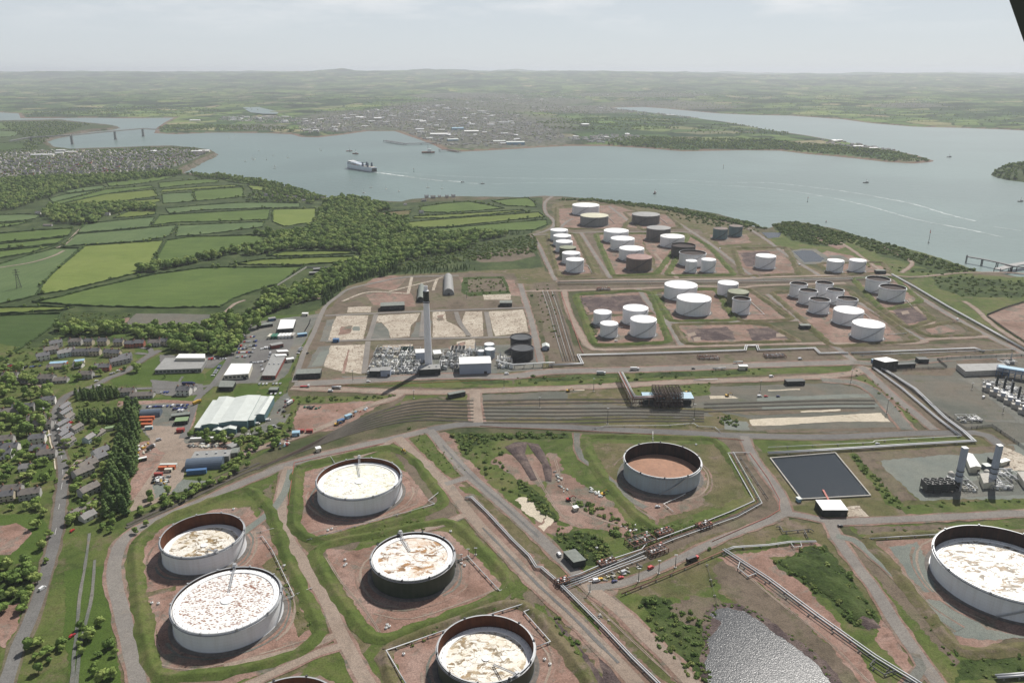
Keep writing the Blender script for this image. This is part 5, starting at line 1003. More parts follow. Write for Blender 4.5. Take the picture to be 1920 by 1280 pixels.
for mt,pl in FIELDS:
 sd_ = 'left' if cpx(pl)[0] < 660 else 'right'; same = sorted(cpx(p)[1] for m2,p in FIELDS if m2 == mt and (cpx(p)[0] < 660) == (sd_ == 'left')); k = same.index(cpx(pl)[1])
 hedge(pl, 'dark hedge round the %s%s field %s of the wood'%('' if len(same) == 1 else ORD[k]+' farthest ' if k else 'farthest ', FCOL[mt], sd_), 2.6 if cpx(pl)[1] > 430 else 2.2)
W = []
for mt,pl in FIELDS:
 for i in range(len(pl)):
  a = P(*pl[i],0); b = P(*pl[(i+1)%len(pl)],0); L_ = (b-a).length; n = int(L_/18)
  run = RV.random()
  for k in range(n):
   if RV.random() < (.75 if run < .22 else .10): W.append(a.lerp(b,(k+RV.random())/n)+Vector((RV.uniform(-3,3),RV.uniform(-3,3),0)))
scatter('hedgerow_trees', W, 'broad', scl(len(W), .4, .9), 'small round trees dotted along the hedgerows of the fields', 'hedgerow trees')
# individual trees close enough to tell apart
def proto_tree(name, kd, k):
 t = empty(name, (0,0,-100));
 for nm,me in (('crown',VAR[kd][k][0]),('trunk',VAR[kd][k][1])): o = bpy.data.objects.new(nm, me); COL.objects.link(o); o.parent = t
 freeze(t); return t
PT = {}
def put_tree(p, kd, name, label, cat, group, s):
 k = RV.randrange(len(VAR[kd])); key = (name,kd,k)
 if key not in PT: PT[key] = t = proto_tree(name, kd, k)
 else: t = copy_tree(PT[key])
 t.location = (p.x, p.y, .1); t.rotation_euler = (0,0,RV.uniform(0,6.28)); ws = 1.45 if name == 'cypress_tree' else 1.; t.scale = (s*ws*RV.uniform(.9,1.1), s*ws*RV.uniform(.9,1.1), s*RV.uniform(.85,1.1)); tag(t, label, cat, group)
def trees_in(pl, step, kd, name, label, cat, group, lo, hi, dens=.95):
 for p in pts_in(pl, step, .35, dens): put_tree(p, kd, name, label, cat, group, RV.uniform(lo,hi))
trees_in([(237,770),(262,768),(262,800),(258,850),(245,920),(238,965),(200,975),(196,935),(212,880),(222,835)], 6.6, 'dark', 'cypress_tree', 'tall dark cypress in the long windbreak beside the haulage yard', 'cypress tree', 'windbreak cypresses', 1.0, 1.3, 1)
trees_in([(138,738),(222,734),(221,748),(142,752)], 4.6, 'dark', 'cypress_tree', 'dark cypress in the dense upper block west of the yard', 'cypress tree', 'upper cypress block', .55, .75, 1)
trees_in([(147,777),(224,775),(226,792),(150,797)], 4.8, 'dark', 'cypress_tree', 'dark cypress in the dense lower block west of the yard', 'cypress tree', 'lower cypress block', .55, .75, 1)
for x,y,s in [(256,697,1.5),(235,695,.7),(205,728,.7),(220,730,.6),(240,730,.6),(193,726,.7),(310,708,.5)]: put_tree(P(x,y),'broad','broadleaf_tree','round broadleaf tree on the lawn west of the flat roofed offices' if s<1 else 'big dark round tree on the lawn west of the flat roofed offices','tree','trees on the office lawn' if s<1 else None,s)
VT = [(12,700),(30,735),(50,745),(60,720),(75,745),(95,735),(20,790),(40,800),(55,790),(60,815),(30,820),(15,835),(85,775),(52,765),(68,760),(160,740),(165,760),(170,830),(150,835),(185,835),(200,840),(178,860),(160,850),(140,860),(195,880),(180,900),(150,915),(175,870),(200,905),(210,860),(55,860),(40,870),(80,870),(100,890),(20,885),(45,895),(88,905),(70,990),(90,1010),(85,970),(80,1030),(10,900),(60,890),(130,700),(145,715),(120,695),(100,700),(40,690),(15,680),(150,690),(175,695),(190,705),(105,640),(135,625),(90,645),(225,625),(232,622),(280,650),(215,795),(222,810),(205,795),(190,965),(210,975),(195,990),(180,950),(165,940),(205,1000)]
VT += [(RV.uniform(-5,90),RV.uniform(690,960)) for _ in range(45)]+[(RV.uniform(125,215),RV.uniform(790,990)) for _ in range(25)]
for x,y in VT:
 wh = 'beside the estate and lane at the top of the village' if y < 730 else ('in the gardens west of the main road' if x < 112 else ('between the main road and the windbreak' if y < 950 else 'beside the paved plot at the bottom of the village'))
 put_tree(P(x+RV.uniform(-4,4),y+RV.uniform(-3,3)),'broad','broadleaf_tree','leafy green tree '+wh,'tree','trees '+wh,RV.uniform(.55,1.15))
RT = [(365,860),(375,905),(385,915),(395,900),(420,880),(430,875),(440,868),(360,915),(350,925),(330,935),(310,945),(290,955),(400,910),(345,940),(452,862),(468,855),(265,965),(275,985),(255,1000)]
for x,y in RT: put_tree(P(x,y),'broad','broadleaf_tree','scrubby small tree on the railway bank below the haulage yard','tree','trees on the railway bank',RV.uniform(.4,.7))
for x,y,s in [(1148,999,.6),(1155,1003,.7),(1119,1048,.5),(1331,1030,.35),(1335,1095,.3),(1218,1130,.6),(1226,1128,.5),(1547,1065,.8),(1592,1082,.6),(1590,1102,.5),(768,804,.35),(1000,706,.5),(1090,715,.5),(1125,720,.4),(998,555,.5)]:
 put_tree(P(x,y),'bush','bush','lone rounded bush on the grass inside the works','bush','lone bushes in the works',s*3)
# ================================================================ houses
BM = dict(
 render=[pmat('render_white', (.68,.66,.61), .8, 0, .1, .3), pmat('render_cream', (.48,.42,.31), .8, 0, .1, .3), pmat('render_grey', (.38,.37,.35), .8, 0, .1, .3), pmat('render_blue', (.45,.53,.55), .8, 0, .1, .3), pmat('brick_red', (.34,.12,.08), .85, 0, .15, .3)],
 slate=[pmat('roof_slate', (.15,.15,.16), .7, 0, .25, .4, dirt=(.17,.16,.14), dfac=.6), pmat('roof_brown', (.185,.165,.15), .8, 0, .25, .4, dirt=(.22,.19,.14), dfac=.6), pmat('roof_pale', (.26,.25,.24), .8, 0, .25, .4)],
 glass=pmat('window_glass', (.03,.035,.04), .15, 0, .1, .3, spec=.6), brick=pmat('chimney_brick', (.30,.16,.11), .9, 0, .2, 1.), door=pmat('door_paint', (.12,.08,.06), .5), )
def house_proto(w, dp, h, rh, wm, rm, chim=2, name='house'):
 t = empty(name, (0,0,-100)); mb = MB(); a,b = w/2, dp/2
 mb.add([(-a,-b,0),(a,-b,0),(a,b,0),(-a,b,0),(-a,-b,h),(a,-b,h),(a,b,h),(-a,b,h),(-a,0,h+rh),(a,0,h+rh)], [(0,1,5,4),(1,2,6,9,5),(2,3,7,6),(3,0,4,8,7)]); mb.build('wall', wm, t)
 r = MB(); e = .4; z = h-e*rh/b; k = .18
 r.add([(-a-e,-b-e,z),(a+e,-b-e,z),(a+e,0,h+rh+.05),(-a-e,0,h+rh+.05),(a+e,b+e,z),(-a-e,b+e,z),(-a-e,-b-e,z+k),(a+e,-b-e,z+k),(a+e,0,h+rh+k+.05),(-a-e,0,h+rh+k+.05),(a+e,b+e,z+k),(-a-e,b+e,z+k)],
          [(6,7,8,9),(9,8,10,11),(0,3,2,1),(3,5,4,2),(0,1,7,6),(4,5,11,10),(1,2,8,7),(2,4,10,8),(5,3,9,11),(3,0,6,9)]); ro = r.build('roof', rm, t)
 for q in range(chim):
  c = MB(); x = (-a*.8 if q == 0 else a*.8); c.box(x-.45,x+.45,-.4,.4,h+rh-.8,h+rh+1.3); c.box(x-.25,x-.05,-.1,.1,h+rh+1.3,h+rh+1.7); c.box(x+.05,x+.25,-.1,.1,h+rh+1.3,h+rh+1.65); c.build('chimney', BM['brick'], ro)
 nw = max(2,int(w/3.2)); fl = 2 if h > 4 else 1
 for f in range(fl):
  for k in range(nw):
   for s_ in (-1,1):
    if f == 0 and k == nw//2 and s_ == -1:
     c = MB(); x = -a+w*(k+.5)/nw; c.box(x-.5,x+.5,-b-.05,-b+.1,0,2.1); c.build('door', BM['door'], t); continue
    c = MB(); x = -a+w*(k+.5)/nw; z = .9+f*2.6; y = s_*b; c.box(x-.65,x+.65,min(y,y+s_*.05),max(y,y+s_*.05),z,z+1.25); c.build('window', BM['glass'], t)
 freeze(t); return t
HP = []; HUSED = set()
for i,(w,dp,h,rh,wm,rm) in enumerate([(12,7.5,5.2,2.6,0,0),(10,7,5,2.6,1,0),(14,8,5,2.8,2,1),(9,7,2.9,2.4,0,2),(12,8,5.2,2.6,3,2),(11,7.5,5,2.6,4,0),(18,7,5,2.6,2,0),(20,8,2.8,2.2,2,1)]):
 HP.append(house_proto(w,dp,h,rh,BM['render'][wm],BM['slate'][rm]))
def put_house(i, x, y, rz, label, group=None, cat='house', s=1., world=None):
 if i in HUSED: t = copy_tree(HP[i])
 else: t = HP[i]; HUSED.add(i)
 p = world if world is not None else P(x,y); t.location = (p.x,p.y,p.z if world is not None else .1); t.rotation_euler = (0,0,rz); t.scale = (s,s,s); tag(t, label, cat, group)
DESC = {0:'white rendered house with a slate roof',1:'cream rendered house with a slate roof',2:'grey rendered house with a brown roof',3:'low white bungalow with a pale roof',4:'pale blue house with a pale roof',5:'red brick house with a slate roof',6:'long grey terrace with a slate roof',7:'long low grey building with a brown roof'}
VH = [
 ([(143,646,2),(168,646,1),(195,646,1),(224,647,1),(245,650,5),(262,649,5),(291,648,2),(308,646,1)], .05, 'in the estate back row'),
 ([(153,665,6),(180,665,1),(206,667,1),(218,668,1)], .05, 'in the estate front row'),
 ([(82,674,0),(97,662,2),(106,650,0),(121,668,4),(131,664,4)], .6, 'at the left end of the estate'),
 ([(236,676,0),(226,682,6)], .7, 'at the corner of the estate by the lawn'),
 ([(90,716,2),(108,716,7),(22,711,2),(38,716,7),(148,688,3),(163,708,2),(108,690,7),(198,694,5),(187,690,3)], .1, 'along the lane north of the road junction'),
 ([(92,757,0),(28,774,7),(46,770,6),(72,793,2),(83,802,2),(72,829,0),(90,857,2),(75,850,5),(10,832,2),(22,846,0),(9,857,0),(25,925,2),(58,932,2),(15,936,1),(50,880,3)], .3, 'in the gardens west of the main road'),
 ([(121,768,6),(123,778,6),(129,788,2),(118,799,6),(122,809,6),(121,818,6),(125,827,6),(131,834,2),(144,808,2),(168,827,4),(182,818,7)], 1.45, 'in the roadside terrace'),
 ([(190,855,0),(181,868,6),(165,880,2),(157,892,2),(168,925,2),(158,958,7),(165,972,3)], 1.0, 'west of the windbreak'),
 ([(242,740,2),(268,744,7),(346,739,0),(358,732,3)], .05, 'south of the offices'),
]
for lst, rz, where in VH:
 cnt = {}
 for x,y,i in lst: cnt[i] = cnt.get(i,0)+1
 for x,y,i in lst: put_house(i, x, y, rz+RV.uniform(-.1,.1), DESC[i]+' '+where, None if cnt[i] == 1 else DESC[i]+' '+where, s=RV.uniform(1.1,1.28) if rz < 1.2 else RV.uniform(.85,.95))
# the town on the spit: rows of houses
R2 = random.Random(21); TOWNP = [(-40,288),(20,284),(80,282),(160,283),(240,282),(330,281),(378,283),(384,288),(365,298),(340,308),(318,316),(250,322),(180,326),(100,326),(40,330),(-40,334)]
TW = [tuple(P(x,y,0))[:2] for x,y in TOWNP]; x0 = min(p[0] for p in TW); x1 = max(p[0] for p in TW); y0 = min(p[1] for p in TW); y1 = max(p[1] for p in TW)
cand = []; y = y0; row = 0
while y < y1:
 x = x0+R2.uniform(0,20); ang = .25*math.sin(y*.006)+.1
 while x < x1:
  xx = x+R2.uniform(-2,2); yy = y+(x-x0)*math.tan(ang)*.4+R2.uniform(-3,3)
  if in_poly(xx, yy, TW) and R2.random() < .8: cand.append((xx,yy,ang+(1.57 if R2.random() < .12 else 0)+R2.uniform(-.1,.1)))
  x += 24+(R2.random() < .25)*22
 y += 46
R2.shuffle(cand); cand.sort(key=lambda c: c[0]**2+c[1]**2)
for (x,y,a) in cand[:225]:
 i = R2.choice([0,1,2,3,5,6,2,0]); put_house(i, 0, 0, a, DESC[i]+' in the town on the spit', 'town houses: '+DESC[i], world=Vector((x,y,.1)), s=1.15)
print('town cand', len(cand))
def simple_houses(name, W, label, sz=(10,18), cols=5):
 mb = MB(); r = random.Random(4)
 for p in W:
  a = r.choice([0,.3,1.57,.15])+r.uniform(-.2,.2); w = r.uniform(*sz); dp = r.uniform(7,10); h = r.uniform(4,6.5); rh = 2.6; c,s_ = math.cos(a),math.sin(a)
  big_ = r.random() < .03
  if big_: w *= 3.; dp *= 2.8; h = 8; rh = 1.5
  q = lambda x,y,z: (p.x+x*c-y*s_, p.y+x*s_+y*c, p.z-1+z)
  w2,d2 = w/2,dp/2; vs = [q(-w2,-d2,0),q(w2,-d2,0),q(w2,d2,0),q(-w2,d2,0),q(-w2,-d2,h),q(w2,-d2,h),q(w2,d2,h),q(-w2,d2,h),q(-w2,0,h+rh),q(w2,0,h+rh)]
  mb.add(vs, [(0,1,5,4),(1,2,6,9,5),(2,3,7,6),(3,0,4,8,7)], r.choice([0,0,1,1,2,2])); mb.add([vs[4],vs[5],vs[9],vs[8],vs[6],vs[7]], [(0,1,2,3),(3,2,4,5)], 6 if big_ else r.choice([3,3,4,5]))
 o = mb.build(name, [BM['render'][0],BM['render'][1],BM['render'][2],BM['slate'][0],BM['slate'][1],BM['slate'][2],TM['white']]); return tag(o, label, 'town', None, 'stuff')
if len(cand) > 225: simple_houses('town_houses', [Vector((x,y,1)) for x,y,a in cand[225:]], 'the rest of the tightly packed houses on the spit beyond the nearest rows')
W = []
for i,(pl,n) in enumerate([([(565,254),(640,250),(690,243),(745,243),(775,255),(830,276),(900,280),(1020,272),(1060,262),(1020,240),(940,215),(820,205),(700,212),(620,225),(560,240)], 2600), ([(1000,205),(1160,200),(1300,218),(1360,220),(1300,226),(1140,215),(1000,215)], 350), ([(410,230),(560,238),(600,232),(520,222),(420,222)], 260), ([(1060,262),(1180,258),(1220,268),(1140,272),(1075,270)], 130), ([(1530,270),(1600,268),(1680,280),(1670,290),(1580,283)], 90), ([(760,190),(1000,180),(1150,185),(1000,200),(800,203)], 450), ([(1180,180),(1330,176),(1330,190),(1180,192)],160), ([(1660,195),(1760,190),(1760,204),(1660,204)], 50), ([(60,275),(80,262),(92,280),(70,284)], 0)]):
 if n: W += far_pts(pl, n, 50+i)
simple_houses('distant_town', W, 'hazy port town of small houses and sheds along the far shore')
# ================================================================ industrial buildings
IM = dict(
 wall=pmat('cladding_pale_blue', (.33,.37,.44), .5, 0, .08, .1), wall2=pmat('cladding_teal', (.10,.18,.20), .5, 0, .12, .1), roofw=pmat('roof_sheet_white', (.75,.75,.73), .5, 0, .08, .1),
 roofp=pmat('roof_sheet_pale', (.52,.55,.52), .55, 0, .1, .15, dirt=(.40,.42,.38), dfac=.5, dscale=.1), dark=pmat('dark_cladding', (.022,.028,.026), .6, 0, .2, .2), darkroof=pmat('dark_roof', (.17,.19,.17), .8, 0, .25, .2, dirt=(.25,.24,.2), dfac=.6),
 grey=pmat('grey_sheet', (.27,.27,.26), .7, 0, .2, .15, dirt=(.15,.14,.12), dfac=.5), blue=pmat('blue_paint', (.06,.14,.28), .5, 0, .15, .3), ltblue=pmat('light_blue_sheet', (.27,.42,.52), .55, 0, .15, .3), orange=pmat('orange_paint', (.50,.13,.05), .55, 0, .2, .4), red=pmat('dull_red_paint', (.30,.05,.04), .6, 0, .2, .4),
 green=pmat('green_paint', (.04,.16,.10), .55, 0, .2, .4), greenroof=pmat('green_sheet', (.20,.28,.14), .6, 0, .2, .3), cream=pmat('cream_wall', (.55,.52,.42), .7, 0, .1, .3), yellow=pmat('yellow_paint', (.55,.34,.04), .5, 0, .15, .4), conc=pmat('concrete_wall', (.42,.40,.36), .85, 0, .15, .3, dirt=(.25,.22,.18), dfac=.6),
 silver=pmat('silver_pipe', (.42,.43,.44), .5, .15, .1, .2, dirt=(.40,.38,.35), dfac=.4, dscale=.3), rustf=pmat('rusty_frame', (.075,.045,.035), .8, 0, .3, .3), rustp=pmat('rusty_pipe', (.20,.10,.065), .8, 0, .3, .3), redp=pmat('red_fire_main', (.38,.09,.06), .6, 0, .2, .2), steel=pmat('dark_steel', (.07,.07,.07), .6, .2, .2, .3), brick=pmat('red_brick_wall', (.22,.06,.045), .85, 0, .15, .3),
 chim=pmat('chimney_concrete', (.80,.79,.80), .8, 0, .05, .05, dirt=(.60,.58,.57), dfac=.5, dscale=.1), navy=pmat('navy_barn_sheet', (.10,.13,.17), .5, .1, .15, .2), tyre=pmat('tyre_rubber', (.02,.02,.02), .8), plastic=pmat('clear_strip', (.62,.64,.58), .5, 0, .1, .3), hull=pmat('hull_paint', (.70,.75,.82), .4, 0, .08, .05))
def quadw(pts): return [P(x,y,0) for x,y in pts]
def win_strip(t, a, b, z0, z1, n, off):
 """row of separate windows on the wall from a to b"""
 d = b-a; L_ = d.length; d = d/L_; nn = Vector((d.y,-d.x,0))
 for k in range(n):
  c = a+d*L_*(k+.5)/n; w = L_/n*.32; m = MB(); p = c+nn*off
  m.add([p-d*w+Vector((0,0,z0)), p+d*w+Vector((0,0,z0)), p+d*w+Vector((0,0,z1)), p-d*w+Vector((0,0,z1)), p-d*w-nn*.05+Vector((0,0,z0)), p+d*w-nn*.05+Vector((0,0,z0)), p+d*w-nn*.05+Vector((0,0,z1)), p-d*w-nn*.05+Vector((0,0,z1))], [(0,1,2,3),(0,4,5,1),(1,5,6,2),(2,6,7,3),(3,7,4,0)])
  m.build('window', BM['glass'], t)
def building(name, pts, h, label, wall='grey', roof='grey', style='flat', rh=1.5, cat='building', wins=0, door=True, group=None, world=False, ridge=0, vents=0):
 """pts: four ground corners (front-left, front-right, back-right, back-left) in the photo"""
 W = [Vector(p) for p in pts] if world else quadw(pts)
 if len(W) == 2: pass
 c = sum(W, Vector())/4; t = empty(name, (c.x,c.y,.1)); tag(t, label, cat, group); L4 = [p-c for p in W]
 a = sum(L4[i].x*L4[(i+1)%4].y-L4[(i+1)%4].x*L4[i].y for i in range(4))
 if a < 0: L4 = [L4[1],L4[0],L4[3],L4[2]]
 fl,fr,br,bl = L4; m = MB(); U_ = Vector((0,0,1)); r = MB()
 if style == 'flat':
  m.poly([(p.x,p.y) for p in L4], 0, h); m.build('wall', IM[wall], t)
  e = 1+.5/max(3,(fr-fl).length); r.poly([(p.x*e,p.y*e) for p in L4], h+.002, h+.35); r.build('roof', IM[roof], t)
 elif style == 'gable':      # ridge from middle of front to middle of back, or across when ridge=1
  if ridge: fl,fr,br,bl = fr,br,bl,fl
  mf = (fl+fr)/2; mb_ = (bl+br)/2; H = U_*h; T = U_*(h+rh)
  m.add([fl,fr,br,bl,fl+H,fr+H,br+H,bl+H,mf+T,mb_+T], [(0,1,5,8,4),(1,2,6,5),(2,3,7,9,6),(3,0,4,7)]); m.build('wall', IM[wall], t)
  k = U_*.25; e = .35; o1 = (fr-fl).normalized()*e; o2 = (bl-fl).normalized()*e; dz = U_*(-e*rh/((fr-fl).length/2))
  A=[fl-o1-o2+H+dz+k*.2, mf-o2+T+k*.2, fr+o1-o2+H+dz+k*.2, bl-o1+o2+H+dz+k*.2, mb_+o2+T+k*.2, br+o1+o2+H+dz+k*.2]; B = [p+k for p in A]
  r.add(A+B, [(6,7,10,9),(7,8,11,10),(0,3,4,1),(1,4,5,2),(0,1,7,6),(1,2,8,7),(3,9,10,4),(4,10,11,5),(0,6,9,3),(2,5,11,8)]); r.build('roof', IM[roof], t)
 else:                       # barrel vault along front-back, or across
  if ridge: fl,fr,br,bl = fr,br,bl,fl
  n = 12; F_ = []; B_ = []
  for k in range(n+1):
   a_ = math.pi*k/n; q = (1-math.cos(a_))/2; F_.append(fl.lerp(fr,q)+U_*(h*math.sin(a_))); B_.append(bl.lerp(br,q)+U_*(h*math.sin(a_)))
  r.add(F_+B_, [(k,n+1+k,n+2+k,k+1) for k in range(n)], smooth=False); r.build('roof', IM[roof], t); m.add(F_+B_, [tuple(range(n,-1,-1)), tuple(range(n+1,2*n+2))]); m.build('end_wall', IM[wall], t)
 fl,fr,br,bl = L4
 if wins and style != 'barrel': win_strip(t, fl, fr, h*.35, h*.72, wins, .06)
 if door:
  mid = fl.lerp(fr,.82) if style != 'barrel' else fl.lerp(fr,.5); dd = (fr-fl).normalized(); nn = Vector((dd.y,-dd.x,0))*.08; w = min(1.8,(fr-fl).length*.12); q = MB(); hh = min(3.2,h*.7)
  q.add([mid-dd*w+nn, mid+dd*w+nn, mid+dd*w+nn+U_*hh, mid-dd*w+nn+U_*hh, mid-dd*w, mid+dd*w, mid+dd*w+U_*hh, mid-dd*w+U_*hh], [(0,1,2,3),(0,4,5,1),(1,5,6,2),(2,6,7,3),(3,7,4,0)]); q.build('door', IM['steel'], t)
 for k in range(vents):
  q = MB(); p = ((fl+bl)/2).lerp((fr+br)/2,(k+.5)/vents); q.box(p.x-1,p.x+1,p.y-.8,p.y+.8,h+.35,h+1.5); q.build('roof_vent', IM['silver'], t)
 return t
def fb(a, b, depth, slant=0.):
 """ground quad from its two front corners and a depth in metres, running away from the viewer"""
 A = P(*a,0); B = P(*b,0); d = (B-A).normalized(); n = Vector((-d.y,d.x,0));
 if n.y < 0: n = -n
 s_ = d*slant; return [A,B,B+n*depth+s_,A+n*depth+s_]
B_ = building
B_('machine_hall', fb((862,702),(921,700),24), 13.5, 'tall pale blue machine hall with white roof right of the great chimney', 'wall', 'roofw', 'gable', 2.5, wins=0, world=True, ridge=1)
B_('store_building', fb((555,711),(601,709),16), 6.5, 'long black walled store beside the gate at the south west corner', 'dark', 'darkroof', 'flat', world=True, wins=5)
B_('store_building', fb((714,583),(759,581),20), 7.5, 'long black walled store behind the pale concrete slabs', 'dark', 'darkroof', 'flat', world=True, wins=5)
B_('vaulted_shed', [(831,553),(852,553),(849,523),(832,523)], 11, 'grey arched shed with pale roof, standing clear behind the chimney', 'grey', 'grey', 'barrel')
B_('vaulted_shed', [(781,566),(797,567),(797,541),(784,541)], 9, 'dark grey arched shed just left of the chimney top', 'dark', 'darkroof', 'barrel')
B_('store_building', fb((937,575),(960,575),14), 6, 'small dark store at the right end of the concrete slabs', 'dark', 'darkroof', world=True, wins=2)
B_('cabin', fb((624,642),(635,642),6), 4, 'blue site cabin standing alone on the pale slabs', 'blue', 'blue', world=True)
B_('shed', fb((1017,657),(1030,657),12), 5, 'small pale gabled shed right of the black water tanks', 'wall', 'roofp', 'gable', 2, world=True)
# big warehouse: several bays of one building
t = B_('warehouse', [(380,812),(412,810),(444,760),(413,758)], 9, 'huge pale roofed warehouse with teal walls in the middle of the business park', 'wall2', 'roofp', 'gable', 1.2, door=False)
def wing(t, pts, h, rh, style='gable', wall='wall2', roof='roofp'):
 q = B_('tmp', pts, h, 'x', wall, roof, style, rh, door=False); off = q.location-t.location
 for c in [c for c in bpy.data.objects if c.parent == q]: c.parent = t; c.location = c.location+off
 bpy.data.objects.remove(q)
wing(t, [(412.3,809),(465,805),(490,756),(444.3,759.7)], 9.6, 1.4); wing(t, [(465.3,800),(478,799),(502,757),(490.3,756)], 8, 0, 'flat'); wing(t, [(478.3,792),(497,790),(515,756),(502.3,757)], 8.2, 1.2); wing(t, [(367,811),(379.7,811.5),(411,762),(400,762)], 6.5, 0, 'flat'); wing(t, [(400,816),(417,815.5),(419,810.2),(403,810.6)], 5, 1.4); wing(t, [(417.4,815.5),(443,814),(446,807.5),(421,810)], 5.6, 1.8)
t = B_('office_building', [(291,701),(378,698),(389,680),(311,678)], 5, 'flat roofed dark windowed office block on the lawn with a white raised floor', 'grey', 'grey', wins=12)
wing(t, [(331,684),(386,684),(386,676),(338,676)], 9, 0, 'flat', 'cream', 'roofw')
B_('depot_building', [(421,713),(467,710),(474,691),(435,691)], 6.5, 'white roofed depot beside the busy car park', 'cream', 'roofw', wins=6)
B_('shed', [(411,733),(437,733),(443,722),(415,721)], 5, 'dark shed with a brown roof beside the crossroads', 'dark', 'darkroof')
B_('shed', fb((504,737),(520,737),8), 4, 'small dark electricity hut on the grass by the main gate', 'dark', 'darkroof', world=True)
t = B_('workshop_building', [(492,711),(517,711),(538,671),(511,671)], 5, 'long red walled workshop with a grey flat roof beside the works road', 'brick', 'grey', wins=5, vents=3)
for i,(x,y) in enumerate([(525,668),(522,676)]): B_('workshop_annexe', fb((x-3,y),(x+17,y-1),7,-3), 6, 'sloping white roofed annexe, the %s of two over the workshop'%['rear','front'][i], 'cream', 'roofw', world=True)
B_('workshop_annexe', fb((510,655),(532,651),9), 5, 'grey roofed workshop annexe behind the white roofs', 'brick', 'grey', world=True)
B_('site_office', fb((538,680),(552,678),6), 4, 'small white roofed office right of the red workshop', 'cream', 'roofw', world=True)
B_('depot_building', [(521,624),(550,622),(555,606),(527,606)], 5.5, 'depot with white roof behind the row of lorry bodies', 'dark', 'roofw', wins=5)
B_('depot_building', fb((486,616),(512,612),10), 4, 'low dark shed at the left of the lorry park', 'dark', 'darkroof', world=True)
B_('depot_building', fb((505,603),(518,601),7), 4, 'blue walled shed at the top of the lorry park', 'blue', 'grey', world=True)
B_('depot_building', fb((530,604),(549,603),6), 4, 'low grey shed behind the white roofed depot', 'grey', 'darkroof', world=True)
B_('gatehouse', fb((566,593),(577,593),6), 4, 'white gatehouse by the bend of the works road', 'cream', 'roofw', world=True)
CC = ['cream','green','green','roofw','roofw','roofw','roofw','conc']; CN = ['cream','green','bright green','white','pale','white','pale','buff']
for k in range(8): B_('parked_trailer', fb((502+k*6.3,636-k*.3),(506.5+k*6.3,636-k*.3),11), 4, '%s lorry body, number %s from the left in the row at the depot'%(CN[k],['one','two','three','four','five','six','seven','eight'][k]), CC[k], CC[k], cat='lorry body', world=True, door=False)
B_('shipping_container', fb((559,632),(576,630),6), 3.5, 'long blue container at the end of the lorry bodies', 'blue', 'ltblue', cat='container', world=True)
B_('barn', fb((262,785),(300,782),14), 7, 'dark blue arched barn at the top of the haulage yard', 'navy', 'navy', 'barrel', world=True, ridge=1, cat='barn')
B_('barn', fb((347,884),(416,879),17), 8, 'silver blue arched barn with a row of clear panels above the railway', 'navy', 'navy', 'barrel', world=True, ridge=1, cat='barn')
t = B_('barn', fb((360,868),(430,864),14), 5, 'long grey flat barn behind the arched barn', 'grey', 'grey', world=True, cat='barn', vents=4)
B_('shed', fb((431,857),(446,855),10,2), 4, 'ruined grey shed beside the scrub at the yard edge', 'grey', 'darkroof', world=True); B_('shed', fb((436,846),(450,840),9), 4, 'grey lean-to shed behind the ruined one', 'grey', 'grey', world=True)
for c_,y,x1,lb in [('orange',788,289,'bright orange container at the back of the stack below the arched barn'),('orange',794,285,'faded orange container in the middle of the stack below the arched barn'),('orange',801,285,'orange container at the front of the stack below the arched barn')]: B_('shipping_container', fb((262,y),(x1,y-1),3), 3.2, lb, c_, c_, cat='container', world=True)
B_('shipping_container', fb((272,806),(286,805),3), 3, 'pale grey container in front of the orange ones', 'ltblue', 'roofp', cat='container', world=True)
B_('tin_shed', fb((328,798),(352,796),10), 4.5, 'green roofed tin shed in the haulage yard', 'dark', 'greenroof', world=True, cat='shed'); B_('tin_shed', fb((322,787),(356,783),7), 4, 'low green and brown shed behind the green roofed one', 'dark', 'darkroof', world=True, cat='shed')
B_('shipping_container', fb((331,812),(345,811),5), 3.5, 'dark red container by the warehouse bank', 'red', 'red', cat='container', world=True)
for (x0,y,x1,c_,lb) in [(300,877,331,'roofp','white container on top of the lower yard group'),(297,882,315,'orange','orange red container in the lower yard group'),(314,881,328,'orange','bright orange container at the right of the lower yard group'),(309,886,322,'cream','cream container at the front of the lower yard group'),(289,894,304,'red','dark red container beside the scrap heap')]: B_('shipping_container', fb((x0,y),(x1,y-.6),3), 3, lb, c_, c_, cat='container', world=True)
B_('trailer', fb((350,891),(387,888),4), 4, 'long bright blue trailer in front of the silver barn', 'blue', 'blue', cat='trailer', world=True, door=False)
B_('trailer', fb((357,828),(404,826),3), 3, 'long white trailer beside the warehouse bank', 'cream', 'roofw', cat='trailer', world=True, door=False)
B_('trailer', fb((249,869),(276,863),3), 3, 'white flat trailer lying in the red yard', 'dark', 'roofw', cat='trailer', world=True, door=False)
B_('glasshouse', fb((198,809),(218,806),5), 3, 'pale green roofed store in the gardens by the windbreak', 'cream', 'greenroof', world=True)
B_('tin_shed', fb((92,688),(124,686),8), 4, 'pale blue roofed workshop by the scrap car yard', 'orange', 'ltblue', world=True, cat='shed'); B_('tin_shed', fb((139,684),(158,682),8), 4, 'light blue tin workshop with yellow door', 'cream', 'ltblue', world=True, cat='shed')
t = B_('pump_house', [(1056,1046),(1075,1066),(1098,1061),(1078,1041)], 5.5, 'dark square pump house with a pale flat roof at the road side', 'dark', 'darkroof', wins=3)
B_('pump_house', fb((1541,968),(1588,968),16), 6, 'white roofed pump house open at the front below the dark reservoir', 'dark', 'roofw', world=True)
B_('control_building', fb((1657,695),(1682,692),15,-5), 11, 'tall dark control building with white roof beside the double pipeline', 'dark', 'roofw', world=True, wins=4)
B_('control_annexe', fb((1683,691),(1716,689),5), 5, 'low black annexe attached to the right of the control building', 'dark', 'dark', world=True)
